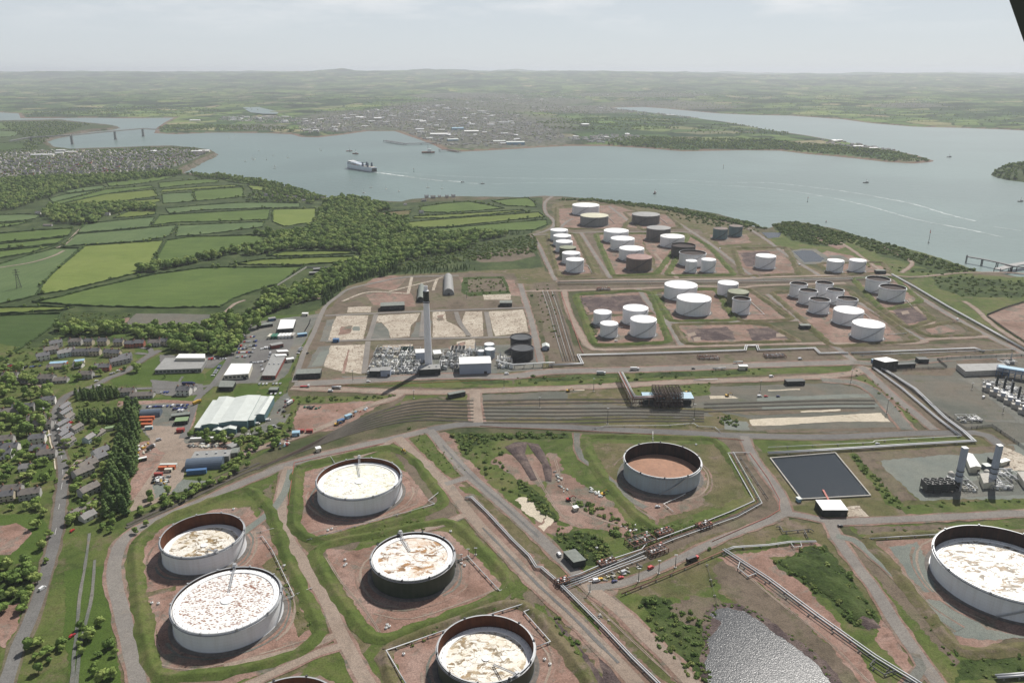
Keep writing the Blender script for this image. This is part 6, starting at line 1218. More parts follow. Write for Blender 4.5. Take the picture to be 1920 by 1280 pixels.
B_('green_hut', fb((1722,681),(1741,681),9), 5, 'dark green hut east of the control building', 'dark', 'dark', world=True); B_('cabin', fb((1636,681),(1648,681),5), 4, 'small blue cabin west of the control building', 'blue', 'ltblue', world=True)
B_('gas_hall', [(1809,706),(1893,702),(1880,690),(1792,692)], 6.5, 'wide low grey hall in the fenced gas compound', 'conc', 'grey')
B_('hut', fb((1501,617),(1520,617),9), 5, 'small dark hut beside the inner farm road', 'dark', 'darkroof', world=True); B_('hut', fb((1643,514),(1661,514),10), 6, 'dark hut where the pipe track meets the shore road', 'dark', 'darkroof', world=True)
B_('rail_hut', fb((843,748),(873,742),6), 5, 'dark hut on the edge of the sidings west of the crossing', 'dark', 'darkroof', world=True)
B_('rail_hut', fb((1475,723),(1509,722),8), 5, 'long black hut at the north side of the rail yard', 'dark', 'dark', world=True); B_('hut', fb((1386,694),(1402,694),6), 5, 'white box hut beside the upper road', 'cream', 'roofw', world=True)
B_('shed', fb((548,819),(562,818),6), 4, 'light blue shed on the rail side works yard', 'ltblue', 'ltblue', world=True); B_('hut', fb((594,849),(603,847),5), 4, 'white hut beside the fork of tracks above the round road', 'cream', 'roofw', world=True)
for x,y in [(558,812),(574,812)]: B_('shipping_container', fb((x,y),(x+12,y),3), 3.2, 'rusty brown container, the %s of two on the red plot'%('left' if x<560 else 'right'), 'red','red', cat='container', world=True)
for x,y,c_,lb in [(636,795,'blue','blue skip at the roadside of the red plot'),(650,786,'ltblue','pale blue tank container on the red plot')]: B_('skip', fb((x,y),(x+11,y-4),4), 3.2, lb, c_, c_, cat='skip', world=True)
# substation in the fields
for x,y,w_,lb in [(580,516,18,'brown control house of the field substation'),(588,509,14,'low roofed switch house at the back of the field substation')]: B_('switch_house', fb((x,y),(x+w_,y-1),8), 4, lb, 'dark', 'grey', world=True)
sub = empty('substation_fence', P(520,536)); tag(sub, 'long pale wall round the electricity substation in the fields', 'wall'); mb = MB(); pl = [P(520,536),P(575,502),P(618,503)]
for i in range(2): mb.bar(pl[i]-pl[0]+Vector((0,0,1.3)), pl[i+1]-pl[0]+Vector((0,0,1.3)), .5, 2.6)
mb.build('panel', IM['conc'], sub)
# two farmhouses
put_house(0, 72, 402, .3, 'white farmhouse among the trees at the far left of the fields'); put_house(7, 90, 424, .1, 'long pale barn beside the farm lane at the left'); put_house(0, 202, 404, .1, 'small white farmhouse beside the dark copse'); put_house(2, 562, 437, .2, 'grey manor house in the wood clearing', s=1.4); put_house(0, 790, 400, .1, 'white cottage by the shore fields'); put_house(3, 760, 385, .1, 'bungalow on the shore among the trees')
for k,(x,y) in enumerate([(500,368),(515,370),(528,369),(540,371),(553,372),(566,371),(578,373),(592,373),(525,375),(545,376),(570,377),(605,374),(800,371),(812,372),(824,370),(838,371),(850,370),(795,378)]): put_house([0,2,3,1][k%4], x, y, .1, DESC[[0,2,3,1][k%4]]+(' in the shore hamlet below the fields' if x < 700 else ' by the shore beyond the wood'), 'shore hamlet houses '+str(k%4), s=1.)
# ================================================================ great chimney and process plant
p = P(804,692); t = empty('chimney_stack', (p.x,p.y,0)); tag(t, 'very tall tapering grey chimney with a black band at its top', 'chimney')
m = MB(); m.lathe([(4.9,0),(4.6,14),(3.9,60),(3.5,88)], 32, smooth=True); m.build('shaft', IM['chim'], t); m = MB(); m.lathe([(3.5,88),(3.65,88.1),(3.6,101)], 32, smooth=True); m.build('black_band', IM['dark'], t)
m = MB(); m.lathe([(3.6,101),(2.3,102),(2.2,107),(1.8,107),(1.8,103)], 24); m.build('flue_top', IM['chim'], t); m = MB(); m.lathe([(3.5,86.5),(4.6,86.6),(4.6,87.6),(4.5,87.6),(4.5,86.9),(3.5,86.9)], 24); m.build('gallery', IM['steel'], t)
rp_ = random.Random(8)
def boxes(t, name, lst, mat, z=0):
 for (x0,x1,y0,y1,z0,z1) in lst: m = MB(); m.box(x0,x1,y0,y1,z0,z1); m.build(name, mat, t)
t = B_('boiler_house', fb((786,705),(826,703),16), 8, 'dark framed boiler base at the foot of the great chimney', 'dark', 'grey', world=True, vents=3)
def steel_frame(t, w, d_, h, nx_, ny_, nz_, mat='steel', name='frame', q=1.):
 m = MB()
 for i in range(nx_+1):
  for j in range(ny_+1): x = -w/2+w*i/nx_; y = d_*j/ny_; m.bar((x,y,0),(x,y,h),.5*q)
 for k in range(1,nz_+1):
  z = h*k/nz_
  for j in range(ny_+1): m.bar((-w/2,d_*j/ny_,z),(w/2,d_*j/ny_,z),.4*q)
  for i in range(nx_+1): m.bar((-w/2+w*i/nx_,0,z),(-w/2+w*i/nx_,d_,z),.4*q)
 m.build(name, IM[mat], t)
def vessel(loc, r, L_, label, ang=0., mat='silver', group=None, z=2.5):
 t = empty('pressure_vessel', (loc.x,loc.y,.1), ang); tag(t, label, 'vessel', group); m = MB(); m.tube([(-L_/2-r*.6,0,z),(-L_/2-r*.2,0,z),(-L_/2,0,z),(L_/2,0,z),(L_/2+r*.2,0,z),(L_/2+r*.6,0,z)], [r*.3,r*.85,r,r,r*.85,r*.3], 14); m.build('shell', IM[mat], t)
 for s_ in (-1,1): q = MB(); q.box(s_*L_*.3-.4,s_*L_*.3+.4,-r*.8,r*.8,0,z-.2); q.build('saddle', IM['conc'], t)
def column(loc, r, h, label, mat='silver', group=None):
 t = empty('process_column', (loc.x,loc.y,.1)); tag(t, label, 'column', group); m = MB(); m.lathe([(r*1.1,0),(r,1.5),(r,h-r*.5),(r*.7,h-.15*r),(.01,h)], 14, smooth=True); m.build('shell', IM[mat], t)
 q = MB(); q.lathe([(r,h*.72),(r+1,h*.72),(r+1,h*.72+1),(r+.9,h*.72+1),(r+.9,h*.72+.15),(r,h*.72+.15)], 14); q.build('platform', IM['steel'], t)
# transformer and switch blocks in the plant: each a unit with its own boxes, pipes and posts
UNITS = 0
def unit(x, y, w, d_, label, seed, h=5, tall=0):
 r = random.Random(seed); p = P(x,y); t = empty('process_unit', (p.x,p.y,.15)); tag(t, label, 'plant unit'); mats = ['roofw','roofw','roofp','cream','roofw','conc','silver','grey','roofp']
 n = int(w*d_/20)
 for k in range(n):
  a = r.uniform(-w/2,w/2); b = r.uniform(0,d_); u = r.uniform(1.,2.6); v = r.uniform(1.,2.4); hh = r.uniform(1.2,h); m = MB()
  if r.random() < .6: m.box(a-u,a+u,b-v,b+v,0,hh); m.box(a-u*.5,a+u*.5,b-v*.5,b+v*.5,hh,hh+.6); m.build('equipment_cabinet', IM[r.choice(mats)], t)
  else: m.lathe([(u*.7,0),(u*.7,hh),(u*.4,hh+.5),(.01,hh+.6)], 12, c=(a,b,0)); m.build('small_tank', IM[r.choice(mats)], t)
 for k in range(int(w/5)):
  a = r.uniform(-w/2,w/2); z = r.uniform(1.5,h); m = MB(); m.tube([(a,0,.3),(a,0,z),(a,d_*.5,z),(a+r.uniform(-3,3),d_*.5,z),(a+r.uniform(-3,3),d_,z)], r.uniform(.2,.5), 6); m.build('pipe', IM[r.choice(['silver','steel','roofw'])], t)
 for k in range(int(d_/6)):
  b = r.uniform(0,d_); z = r.uniform(2,h+1); m = MB(); m.tube([(-w/2,b,z),(w/2,b,z)], r.uniform(.2,.5), 6); m.build('pipe', IM[r.choice(['silver','steel','silver'])], t)
 steel_frame(t, w, d_, h+1, max(2,int(w/12)), max(1,int(d_/14)), 1, 'silver', 'frame', .6)
 for k in range(tall): a = r.uniform(-w/2,w/2); b = r.uniform(0,d_); m = MB(); m.lathe([(.7,0),(.7,h+r.uniform(5,10)),(.01,h+10.3)], 10, c=(a,b,0)); m.build('vent_pipe', IM['silver'], t)
 return t
unit(714,700,32,38,'left block of pipework and white cabinets in the plant beside the chimney', 1, 5, 1)
unit(722,672,30,38,'rear left block of white transformers in the plant', 2, 4, 0)
unit(764,700,26,34,'central block of pipes and tanks just left of the chimney', 3, 6, 2)
unit(766,676,24,36,'rear central block of white transformers left of the chimney', 4, 5, 1)
unit(840,694,22,28,'pipework block between the chimney and the machine hall', 5, 7, 2)
unit(855,676,34,24,'rack of pipes behind the machine hall', 6, 6, 2)
unit(880,666,30,16,'row of cooler banks behind the machine hall', 7, 6, 1)
unit(948,690,16,34,'small cluster of equipment between machine hall and black tanks', 9, 5, 1)
building('switch_house', fb((693,706),(713,706),12), 7, 'black walled switch house at the left front of the plant', 'dark','grey', world=True); building('switch_house', fb((714,706),(732,706),12), 8, 'grey switch house beside the black one at the plant front', 'wall','grey', world=True)
building('turbine_house', fb((780,680),(800,679),14), 13, 'grey boiler tower with white roof directly left of the chimney', 'wall','roofw', world=True); building('white_shed', fb((814,672),(828,671),14), 6, 'white roofed shed just right of the chimney', 'cream','roofw', world=True)
for k in range(5):
 p = P(753+k*4.6,662); t = empty('green_cooler', (p.x,p.y,.1)); tag(t, 'dark green cooler, number %s in the row behind the plant'%['one','two','three','four','five'][k], 'cooler'); m = MB(); m.box(-1.8,1.8,0,13,1.5,5); m.build('body', IM['dark'], t)
 for q in range(3): m = MB(); m.lathe([(1.3,5),(1.3,5.6)],14,c=(0,2.5+q*4,0)); m.build('fan_ring', IM['green'], t)
 steel_frame(t, 3.4, 12, 1.5, 1, 3, 1)
for k in range(4):
 p = P(848+k*7,664); t = empty('fan_cooler', (p.x,p.y,.1)); tag(t, 'grey fan cooler, number %s from the left behind the machine hall'%['one','two','three','four'][k], 'cooler'); m = MB(); m.box(-2.8,2.8,0,16,2,6); m.build('body', IM['conc'], t)
 for q in range(4): m = MB(); m.lathe([(1.7,6),(1.7,6.7),(1.5,6.7),(1.5,6.05),(.01,6.05)],16,c=(0,2+q*4,0)); m.build('fan_ring', IM['steel'], t)
 steel_frame(t, 5, 15, 2, 1, 3, 1)
# tall white exhaust towers of the power units, east
def power_unit(bx, by, hh, lab, w=4.4, extra=True):
 p = P(bx,by); t = empty('exhaust_tower', (p.x,p.y,0), .1); tag(t, lab, 'exhaust tower'); m = MB(); m.box(-w/2,w/2,-w/2,w/2,0,hh*.16); m.build('dark_base', IM['dark'], t); m = MB(); a = w*.47
 m.add([(-a,-a,hh*.16),(a,-a,hh*.16),(a,a,hh*.16),(-a,a,hh*.16),(-a,-a,hh),(a,-a,hh),(a,a,hh),(-a,a,hh)], [(4,5,6,7),(0,1,5,4),(1,2,6,5),(2,3,7,6),(3,0,4,7)]); m.build('white_flue', IM['wall'], t); m = MB(); m.box(-a-.2,a+.2,-a-.2,a+.2,hh,hh+.4); m.build('cap', IM['roofw'], t)
 for z in (.3,.42): m = MB(); m.lathe([(w*.7,hh*z),(w*.78,hh*z),(w*.78,hh*z+.9),(w*.75,hh*z+.9),(w*.75,hh*z+.1)], 8); m.build('gallery', IM['steel'], t)
 m = MB(); m.bar((a+.4,0,1),(a+.4,0,hh*.9),.5); m.build('ladder', IM['steel'], t)
power_unit(1794,913,39,'tall white square exhaust tower, the left one of two at the power units'); power_unit(1858,908,39,'tall white square exhaust tower, the right one of two at the power units')
for k,(x,y) in enumerate([(1742,925),(1756,925),(1770,924),(1783,924)]):
 p = P(x,y); t = empty('air_cooler', (p.x,p.y,.1)); tag(t, 'black louvred air cooler with a fan ring, number %s from the left'%['one','two','three','four'][k], 'cooler'); m = MB(); m.box(-3,3,0,11,2.5,9); m.build('body', IM['steel'], t)
 for q in range(2): m = MB(); m.lathe([(2.3,9),(2.3,10),(2.1,10),(2.1,9.1),(.01,9.1)], 18, c=(0,3+q*5,0)); m.build('fan_ring', IM['dark'], t)
 for q in range(3): m = MB(); m.box(-2.6,2.6,-.15,0,3+q*2,4.4+q*2); m.build('louvre', IM['dark'], t)
 steel_frame(t, 5.6, 10.6, 2.5, 1, 2, 1)
building('turbine_enclosure', [(1842,917),(1863,914),(1851,898),(1835,899)], 6, 'cream turbine enclosure left of the right hand exhaust tower', 'cream','conc', wins=0); building('turbine_enclosure', [(1918,915),(1945,913),(1925,895),(1905,896)], 6, 'cream turbine enclosure cut by the right edge', 'cream','conc')
building('long_store', [(1817,887),(1837,886),(1821,862),(1807,862)], 6, 'long white roofed store behind the left exhaust tower', 'cream','roofw','gable',1.2); building('cabin', fb((1848,882),(1859,881),6), 4, 'blue grey cabin behind the right exhaust tower', 'navy','roofp', world=True); building('cabin', fb((1856,868),(1864,868),5), 4, 'dark cabin farthest behind the right exhaust tower', 'dark','dark', world=True); building('cabin', fb((1876,875),(1893,870),5), 4, 'white cabins beside the pale concrete road', 'cream','roofw', world=True)
unit(1815,922,16,22,'low pipes and valves right of the left exhaust tower', 21, 3, 1); unit(1880,918,18,24,'low pipes and valves right of the right exhaust tower', 22, 3, 1); unit(1905,905,12,20,'pipes beside the last turbine enclosure', 23, 3, 0)
vessel(P(1782,896), 2.6, 3.5, 'round grey air intake drum left of the left exhaust tower', 1.4, 'conc', z=4); vessel(P(1849,893), 2.6, 3.5, 'round grey air intake drum left of the right exhaust tower', 1.4, 'conc', z=4)
# gas compressors at the right
for k,(x,y) in enumerate([(1850,733),(1864,741),(1878,749),(1891,757),(1905,765),(1918,775)]):
 nm = ['one','two','three','four','five','six'][k]; p = P(x,y); t = empty('compressor_unit', (p.x,p.y,.1), -.45); tag(t, 'white gas compressor housing, number %s in the row, counting from the back'%nm, 'compressor')
 m = MB(); m.box(-5,4,-3,3,0,5); m.build('housing', IM['conc'], t); m = MB(); m.box(-1.5,2.5,-2.2,2.2,5,8.5); m.build('air_filter', IM['wall'], t); m = MB(); m.box(-1.8,2.8,-2.5,2.5,8.5,9.0); m.build('hood', IM['roofw'], t); m = MB(); m.tube([(4,0,3),(14,1,3),(18,1,3)], .9, 8); m.build('duct', IM['silver'], t)
 if k < 5:
  q = P(x+17,y-6); s_ = empty('exhaust_stack', (q.x,q.y,.1)); tag(s_, 'black exhaust stack behind compressor %s of the row'%nm, 'stack'); m = MB(); m.lathe([(1.9,0),(1.3,3),(1.2,17),(1.0,17)], 14, smooth=True); m.build('shaft', IM['dark'], s_); m = MB(); m.box(-2.6,2.6,-2.6,2.6,0,2.6); m.build('silencer', IM['grey'], s_)
unit(1890,738,26,30,'dense pipes and valves between the compressor stacks', 31, 5, 2); unit(1912,752,26,26,'dense pipes and valves at the right edge behind the compressors', 32, 5, 1); unit(1822,792,22,14,'small grey valve station inside the fence corner', 33, 2.2, 0); unit(1893,685,18,12,'pipe manifold behind the wide low hall', 34, 4, 1)
t = empty('blue_pipe_rack', P(1908,712), -.55); tag(t, 'tall blue steel rack full of pipes at the right edge', 'pipe rack'); steel_frame(t, 46, 12, 11, 7, 2, 3, 'blue');
for k in range(6): m = MB(); m.tube([(-23,1+k*2,7.6),(23,1+k*2,7.6)], .6, 6); m.build('pipe', IM['silver'], t)
m = MB(); m.box(-22,22,1,11,11,12); m.build('fan_deck', IM['ltblue'], t)
# loading gantry in the rail yard
p = P(1254,765); t = empty('loading_gantry', (p.x,p.y,.1)); tag(t, 'dark rusty openwork loading gantry standing over the sidings', 'gantry'); steel_frame(t, 30, 26, 17, 8, 5, 5, 'rustf')
for k in range(6): m = MB(); m.box(-15,15,k*5.0,k*5.0+1.2,8+k%2*3,8.3+k%2*3); m.build('deck', IM['steel'], t)
for k in range(10): m = MB(); m.tube([(-14+k*3,0,0),(-14+k*3,2,15),(-14+k*3,24,16)], .4, 6); m.build('loading_arm', IM['rustf'], t)
for s_,x in (('left',1226),('right',1280)):
 p = P(x,760); t = empty('loading_canopy', (p.x,p.y,.1)); tag(t, 'light blue canopy on dark posts at the %s of the loading gantry'%s_, 'canopy'); steel_frame(t, 24, 16, 8, 4, 2, 1)
 for q in range(2): m = MB(); m.add([(-12,q*8,8.4),(12,q*8,8.4),(12,q*8+7.6,9.4),(-12,q*8+7.6,9.4),(-12,q*8,8.2),(12,q*8,8.2),(12,q*8+7.6,9.2),(-12,q*8+7.6,9.2)],[(0,1,2,3),(7,6,5,4),(0,4,5,1),(2,6,7,3),(1,5,6,2),(3,7,4,0)]); m.build('roof', IM['ltblue'], t)
 m = MB(); m.box(-10,10,3,13,0,5); m.build('pump_room', IM['dark'], t)
# ================================================================ reservoir and its kerb
rs_px = [(1444,860),(1566,850),(1632,930),(1502,937)]
t = empty('reservoir_wall', P(1502,937)); tag(t, 'pale concrete kerb wall round the rectangular dark reservoir', 'wall'); W = quadw(rs_px)
for i in range(4): m = MB(); a,b = W[i]-W[3],W[(i+1)%4]-W[3]; m.bar(a+Vector((0,0,.9)), b+Vector((0,0,.9)), 1.1, 1.0+.01*i); m.build('kerb_section', IM['conc'], t)
m = MB(); a = P(1543,920)-W[3]; b = P(1556,945)-W[3]; m.bar(a+Vector((0,0,1.2)), b+Vector((0,0,1.6)), 1.6, .5); m.build('walkway', IM['redp'], t)
t = building('valve_box', fb((1497,942),(1503,941),4), 3, 'small pale green box at the near left corner of the reservoir', 'ltblue', 'roofp', world=True)
# ================================================================ pipelines
POSTM = {}
def pipe(pts, r, mat, label, z=1.6, n_par=1, gap=2.2, posts=True, cat='pipeline', name='pipeline', step=14, smooth=False, group=None):
 W = [P(x,y,0) for x,y in pts]; r *= .66; gap *= .72; z *= .8
 o = W[0].copy(); t = empty(name, (o.x,o.y,.2)); tag(t, label, cat, group); L_ = [p-o for p in W]; off = []
 for i,p in enumerate(L_):
  d1 = (L_[i]-L_[i-1]) if i else (L_[1]-L_[0]); d2 = (L_[i+1]-L_[i]) if i < len(L_)-1 else d1; d1 = d1.normalized(); d2 = d2.normalized(); n1 = Vector((-d1.y,d1.x,0)); n2 = Vector((-d2.y,d2.x,0)); nn = n1+n2
  off.append(nn/max(.5,nn.length_squared/2))
 for k in range(n_par):
  q = (k-(n_par-1)/2)*gap; m = MB(); m.tube([p+off[i]*q+Vector((0,0,z+r)) for i,p in enumerate(L_)], r, 8); m.build('pipe', IM[mat if not isinstance(mat,(list,tuple)) else mat[k%len(mat)]], t)
 if posts:
  tot = 0; cnt = 0; nxt = 4.
  for i in range(len(L_)-1):
   d = L_[i+1]-L_[i]; l = d.length
   while nxt < tot+l and cnt < 60:
    p = L_[i]+d*((nxt-tot)/l); key = (round(z,1),n_par,gap)
    if key not in POSTM:
     m = MB(); w = (n_par-1)*gap/2+r+.4; m.box(-.25,.25,-w,w,z-.45,z-.02); m.box(-.25,.25,-w*.7-.2,-w*.7+.2,-.2,z-.45); m.box(-.25,.25,w*.7-.2,w*.7+.2,-.2,z-.45); POSTM[key] = m.mesh('support', IM['conc'])
    s_ = bpy.data.objects.new('support', POSTM[key]); COL.objects.link(s_); s_.parent = t; s_.location = p; s_.rotation_euler = (0,0,math.atan2(d.y,d.x)); cnt += 1; nxt += step
   tot += l
 return t
pipe([(1029,687),(1092,684),(1084,668),(1177,666),(1310,662),(1397,659),(1399,650),(1419,650),(1422,659),(1527,655),(1537,665),(1570,664),(1590,664)], 1.0, 'silver', 'thick silver pipeline with stepped loops along the south edge of the tank farm', n_par=2, gap=3.2, step=26)
pipe([(1595,664),(1700,660),(1827,655),(1845,661)], 1.0, 'silver', 'thick silver pipeline running on east of the road crossing, the farther of two', n_par=2, gap=2.6, step=26)
pipe([(1612,668),(1700,665),(1800,661),(1905,657)], .8, 'silver', 'silver pipeline running on east of the road crossing, the nearer of two', step=26)
pipe([(930,683),(963,691),(1027,687),(1040,687)], .8, 'roofw', 'white overhead pipe in front of the black water tanks', z=6, n_par=2, gap=2.2, step=12)
for k in range(6): pipe([(1017+k*4.4,546),(1030+k*4.4,585),(1043+k*4.6,632),(1056+k*4.8,678)], .42, ['silver','steel','silver','rustp','silver','steel'][k], 'thin pipe in the bundle running down beside the farm road, number %s from the left'%['one','two','three','four','five','six'][k], z=.8, step=30)
pipe([(1052,549),(1070,600),(1090,657),(1094,664)], .5, 'redp', 'red fire main down the west side of the tank farm', z=.5, step=40)
for k in range(5): pipe([(1045,529+k*1.7),(1145,527.5+k*1.7),(1260,526.5+k*1.7),(1410,525.5+k*1.6),(1585,522+k*1.5),(1668,518+k*1.4)], .6, ['silver','steel','silver','rustp','steel'][k], 'long pipe in the main track between the farm halves, number %s from the back'%['one','two','three','four','five'][k], z=1, step=40)
pipe([(1637,691),(1690,730),(1755,785),(1800,820)], .9, 'silver', 'pair of silver pipes running diagonally beside the fenced gas compound, the left run', n_par=2, gap=2.6, step=14)
pipe([(1652,692),(1715,732),(1772,787),(1806,812),(1826,830),(1690,838),(1565,846),(1440,853)], 1.15, 'silver', 'very thick silver pipeline turning sharply west above the reservoir', n_par=2, gap=3.2, z=1.8, step=22)
pipe([(1802,820),(1700,825),(1640,829),(1636,832),(1615,833),(1440,841)], .5, 'roofw', 'thin white pipe with a small loop above the thick pipeline', step=26)
pipe([(1672,516),(1715,540),(1777,577),(1840,612),(1930,663)], 1.2, 'silver', 'thick silver pipeline along the eastern boundary road', n_par=2, gap=3., step=26)
pipe([(1405,851),(1364,852),(1385,890),(1414,942),(1370,962),(1317,983),(1260,1004),(1212,1022),(1203,1033),(1130,1057),(1122,1064),(1087,1079),(1047,1092)], .65, 'silver', 'bright silver pipeline bending round the compound of the empty tank', step=12)
pipe([(1372,850),(1397,895),(1425,945),(1380,970),(1262,1012),(1170,1050),(1095,1082),(1050,1097)], .5, ['rustp','steel','silver'], 'rusty and silver pipes side by side in the trench below the empty tank', n_par=3, gap=2., step=16)
pipe([(1387,858),(1440,938)], .45, 'steel', 'dark pipe along the right side of the pipe trench', step=16)
for k in range(4): pipe([(1046+k*2.5,1098+k*3.5),(1092+k*2.5,1080+k*3.5),(1135+k*3,1062+k*3.5),(1200+k*4,1038+k*3)], .6, ['silver','steel','silver','silver'][k], 'silver pipe crossing under the road fork, number %s from the back'%['one','two','three','four'][k], z=1., step=12)
pipe([(872,936),(884,935),(912,962),(960,1014),(992,1045),(1005,1066),(1015,1067),(1045,1093),(1075,1123),(1135,1183),(1185,1236),(1240,1290),(1290,1345)], .7, 'silver', 'long silver pipeline with small jogs running down between the two middle roads', n_par=2, gap=2.1, step=12)
pipe([(1356,1033),(1440,1088),(1532,1157),(1640,1234),(1712,1278),(1760,1310)], .75, 'silver', 'pair of bright silver pipes above the lower lagoon', n_par=2, gap=3.2, step=14)
pipe([(1350,1037),(1434,1093),(1526,1162),(1634,1239),(1700,1282)], .45, 'steel', 'thin dark pipe on the lagoon side of the bright pair', step=20)
pipe([(1387,1056),(1383,1068),(1402,1084),(1417,1078)], .5, 'silver', 'small square expansion loop near the head of the bright pipes', step=8)
pipe([(1643,1237),(1630,1250),(1657,1268),(1679,1260)], .55, 'steel', 'dark expansion loop near the lower end of the bright pipes', step=8)
pipe([(1357,1036),(1376,1029),(1440,1025),(1482,1019),(1530,1018)], .6, 'silver', 'silver pipe leading right from the head of the bright pair', n_par=2, gap=2., step=14)
pipe([(1482,1020),(1488,1029),(1503,1027),(1500,1018)], .4, 'silver', 'tiny pipe loop on the branch leading right', step=8)
pipe([(1455,991),(1462,990),(1468,1000),(1507,996),(1515,1014)], .6, 'steel', 'short grey pipe with two valves in the grass below the road fork', step=10); pipe([(1507,996),(1520,995),(1525,999)], .5, 'steel', 'stub of grey pipe beside the valves below the road fork', step=8)
pipe([(1626,1013),(1690,1009),(1755,1005)], .6, 'silver', 'straight white pipe leading to the widest tank', step=12)
pipe([(1867,1273),(1960,1266)], 1.2, 'silver', 'thick silver pipe at the bottom right corner', n_par=2, gap=2.5, step=10)
pipe([(980,1136),(926,1153),(820,1190),(724,1223),(770,1300)], .6, 'silver', 'silver pipe round two sides of the bottom dark tank compound', step=11)
pipe([(992,1146),(982,1150),(1032,1206),(1003,1217)], .5, 'silver', 'silver pipe angled round the right of the bottom dark tank', step=9)
pipe([(852,1056),(877,1046),(937,1111),(950,1105)], .5, 'silver', 'grey pipe angled round the right of the dark green tank', step=9)
pipe([(575,1015),(687,983),(768,961),(815,947),(803,941),(822,926)], .35, 'silver', 'thin pipe along the near side of the lichen roofed tank compound', step=12)
pipe([(480,1012),(492,1008),(510,1033),(552,1120),(528,1128)], .4, 'silver', 'thin grey pipe round the right of the two left hand tanks', step=10); pipe([(480,1000),(522,990)], .25, 'silver', 'thin rail crossing the grass right of the upper left tank', z=1, step=10); pipe([(548,1118),(586,1103)], .25, 'silver', 'thin rail crossing the grass toward the round road', z=1, step=10)
pipe([(620,858),(632,876)], .35, 'silver', 'short walkway pipe climbing the bank behind the lichen roofed tank', z=1.5, step=8)
pipe([(1285,928),(1270,936),(1244,947),(1262,962)], .35, 'roofw', 'white pipe leaving the foot of the empty tank', step=10); pipe([(1224,811),(1224,828)], .3, 'roofw', 'short white pipe from the road to the back of the empty tank', step=8)
pipe([(541,948),(546,905),(552,868),(605,856),(720,832)], .35, 'redp', 'red fire main round the corner of the lichen roofed tank compound', z=.4, step=30)
pipe([(900,799),(960,803),(1135,810),(1347,822),(1395,826)], .3, 'redp', 'red fire main beside the long middle road', z=.4, step=40)
pipe([(1406,850),(1440,898),(1462,938),(1461,957),(1440,970),(1335,1016)], .35, 'redp', 'red fire main beside the road from the reservoir to the lower junction', z=.4, step=30)
pipe([(548,726),(700,722),(830,717),(960,711),(1060,706)], .35, 'redp', 'red fire main along the upper works road', z=.4, step=40)
pipe([(1165,1117),(1260,1078),(1357,1036)], .7, 'rustp', 'fat rusty red pipe crossing the grass toward the head of the bright pipes', step=14); pipe([(1324,1055),(1334,1095),(1345,1140)], .2, 'steel', 'thin dark pipe leading down to the lagoon', step=18)
pipe([(1110,806),(1135,801),(1250,800),(1300,796),(1310,802),(1340,803),(1350,812)], .5, 'silver', 'grey pipe with bends along the north side of the middle road', step=16); pipe([(1300,715),(1345,713)], .8, 'roofw', 'short white pipe lying beside the upper bank', posts=False)
pipe([(1336,694),(1360,693)], 1.5, 'silver', 'silver tube on trestles beside the upper road', step=8); pipe([(1375,682),(1392,681)], 1.5, 'roofp', 'long pale tank wagon body beside the pipe track', step=8)
for a,lb in [([(1096,498),(1103,500),(1110,513)],'small row of six'),([(1408,568),(1433,591),(1407,591)],'narrow open tank by the olive one'),([(1621,590),(1640,606)],'closed tank of the south east pair'),([(1660,629),(1680,628),(1712,625)],'south east corner tank'),([(1215,555),(1247,554)],'very wide tank'),([(1235,582),(1268,582)],'widest farm tank'),([(1112,614),(1168,615)],'group of four'),([(1130,472),(1158,471)],'middle row'),([(1150,480),(1175,479)],'rusty brown tank'),([(1141,408),(1152,420)],'cream roofed tank'),([(1238,410),(1252,422)],'north dark tank'),([(1700,565),(1711,578)],'far east pair')]:
 pipe(a, .5, 'silver', 'silver feed pipe at the foot of the '+lb, step=12)
# manifold of rusty steel at the road fork
def manifold(x, y, w, d_, rz, label, seed):
 t = empty('pipe_manifold', P(x,y), rz); tag(t, label, 'manifold'); r = random.Random(seed); steel_frame(t, w, d_, 3.5, 4, 2, 1, 'rustp')
 for k in range(7): b = d_*(k+.5)/7; m = MB(); m.tube([(-w/2,b,2.+r.uniform(0,1)),(w/2,b,2.+r.uniform(0,1))], r.uniform(.25,.5), 6); m.build('pipe', IM[r.choice(['silver','rustp','silver','steel'])], t)
 for k in range(6): a = -w/2+w*(k+.5)/6; m = MB(); m.lathe([(.7,0),(.7,1.2),(.3,1.3),(.3,2.6),(.8,2.7),(.01,2.8)], 10, c=(a,r.uniform(1,d_-1),2)); m.build('valve', IM[r.choice(['silver','redp','steel'])], t)
manifold(1210,1024,22,12,.5,'rusty valve manifold over the pipes at the middle of the trench',1); manifold(1238,1040,16,9,.5,'cluster of silver capped valves beside the gravel road',2); manifold(1325,992,12,7,.5,'rusty valve frame at the upper end of the silver pipeline',3); manifold(1250,1005,14,7,.5,'small rusty valve frame in the pipe trench',4); manifold(1142,1062,14,6,.5,'row of dark valves beside the crossing pipes',5); manifold(1058,1098,9,6,.5,'valve frame where the long pipeline meets the crossing pipes',6); manifold(1330,675,26,12,0,'dark valve yard south of the stepped pipeline, the left one',7); manifold(1455,672,26,12,0,'dark valve yard south of the stepped pipeline, the right one',8); manifold(1132,545,22,8,0,'green pump set beside the pipe track junction',9)
t = empty('pipe_bridge', P(1163,712)); tag(t, 'raised pipe bridge on tall posts leading from the road to the loading gantry', 'pipe bridge'); W = [P(1163,712),P(1187,760),P(1243,757)]; L_ = [p-W[0] for p in W]
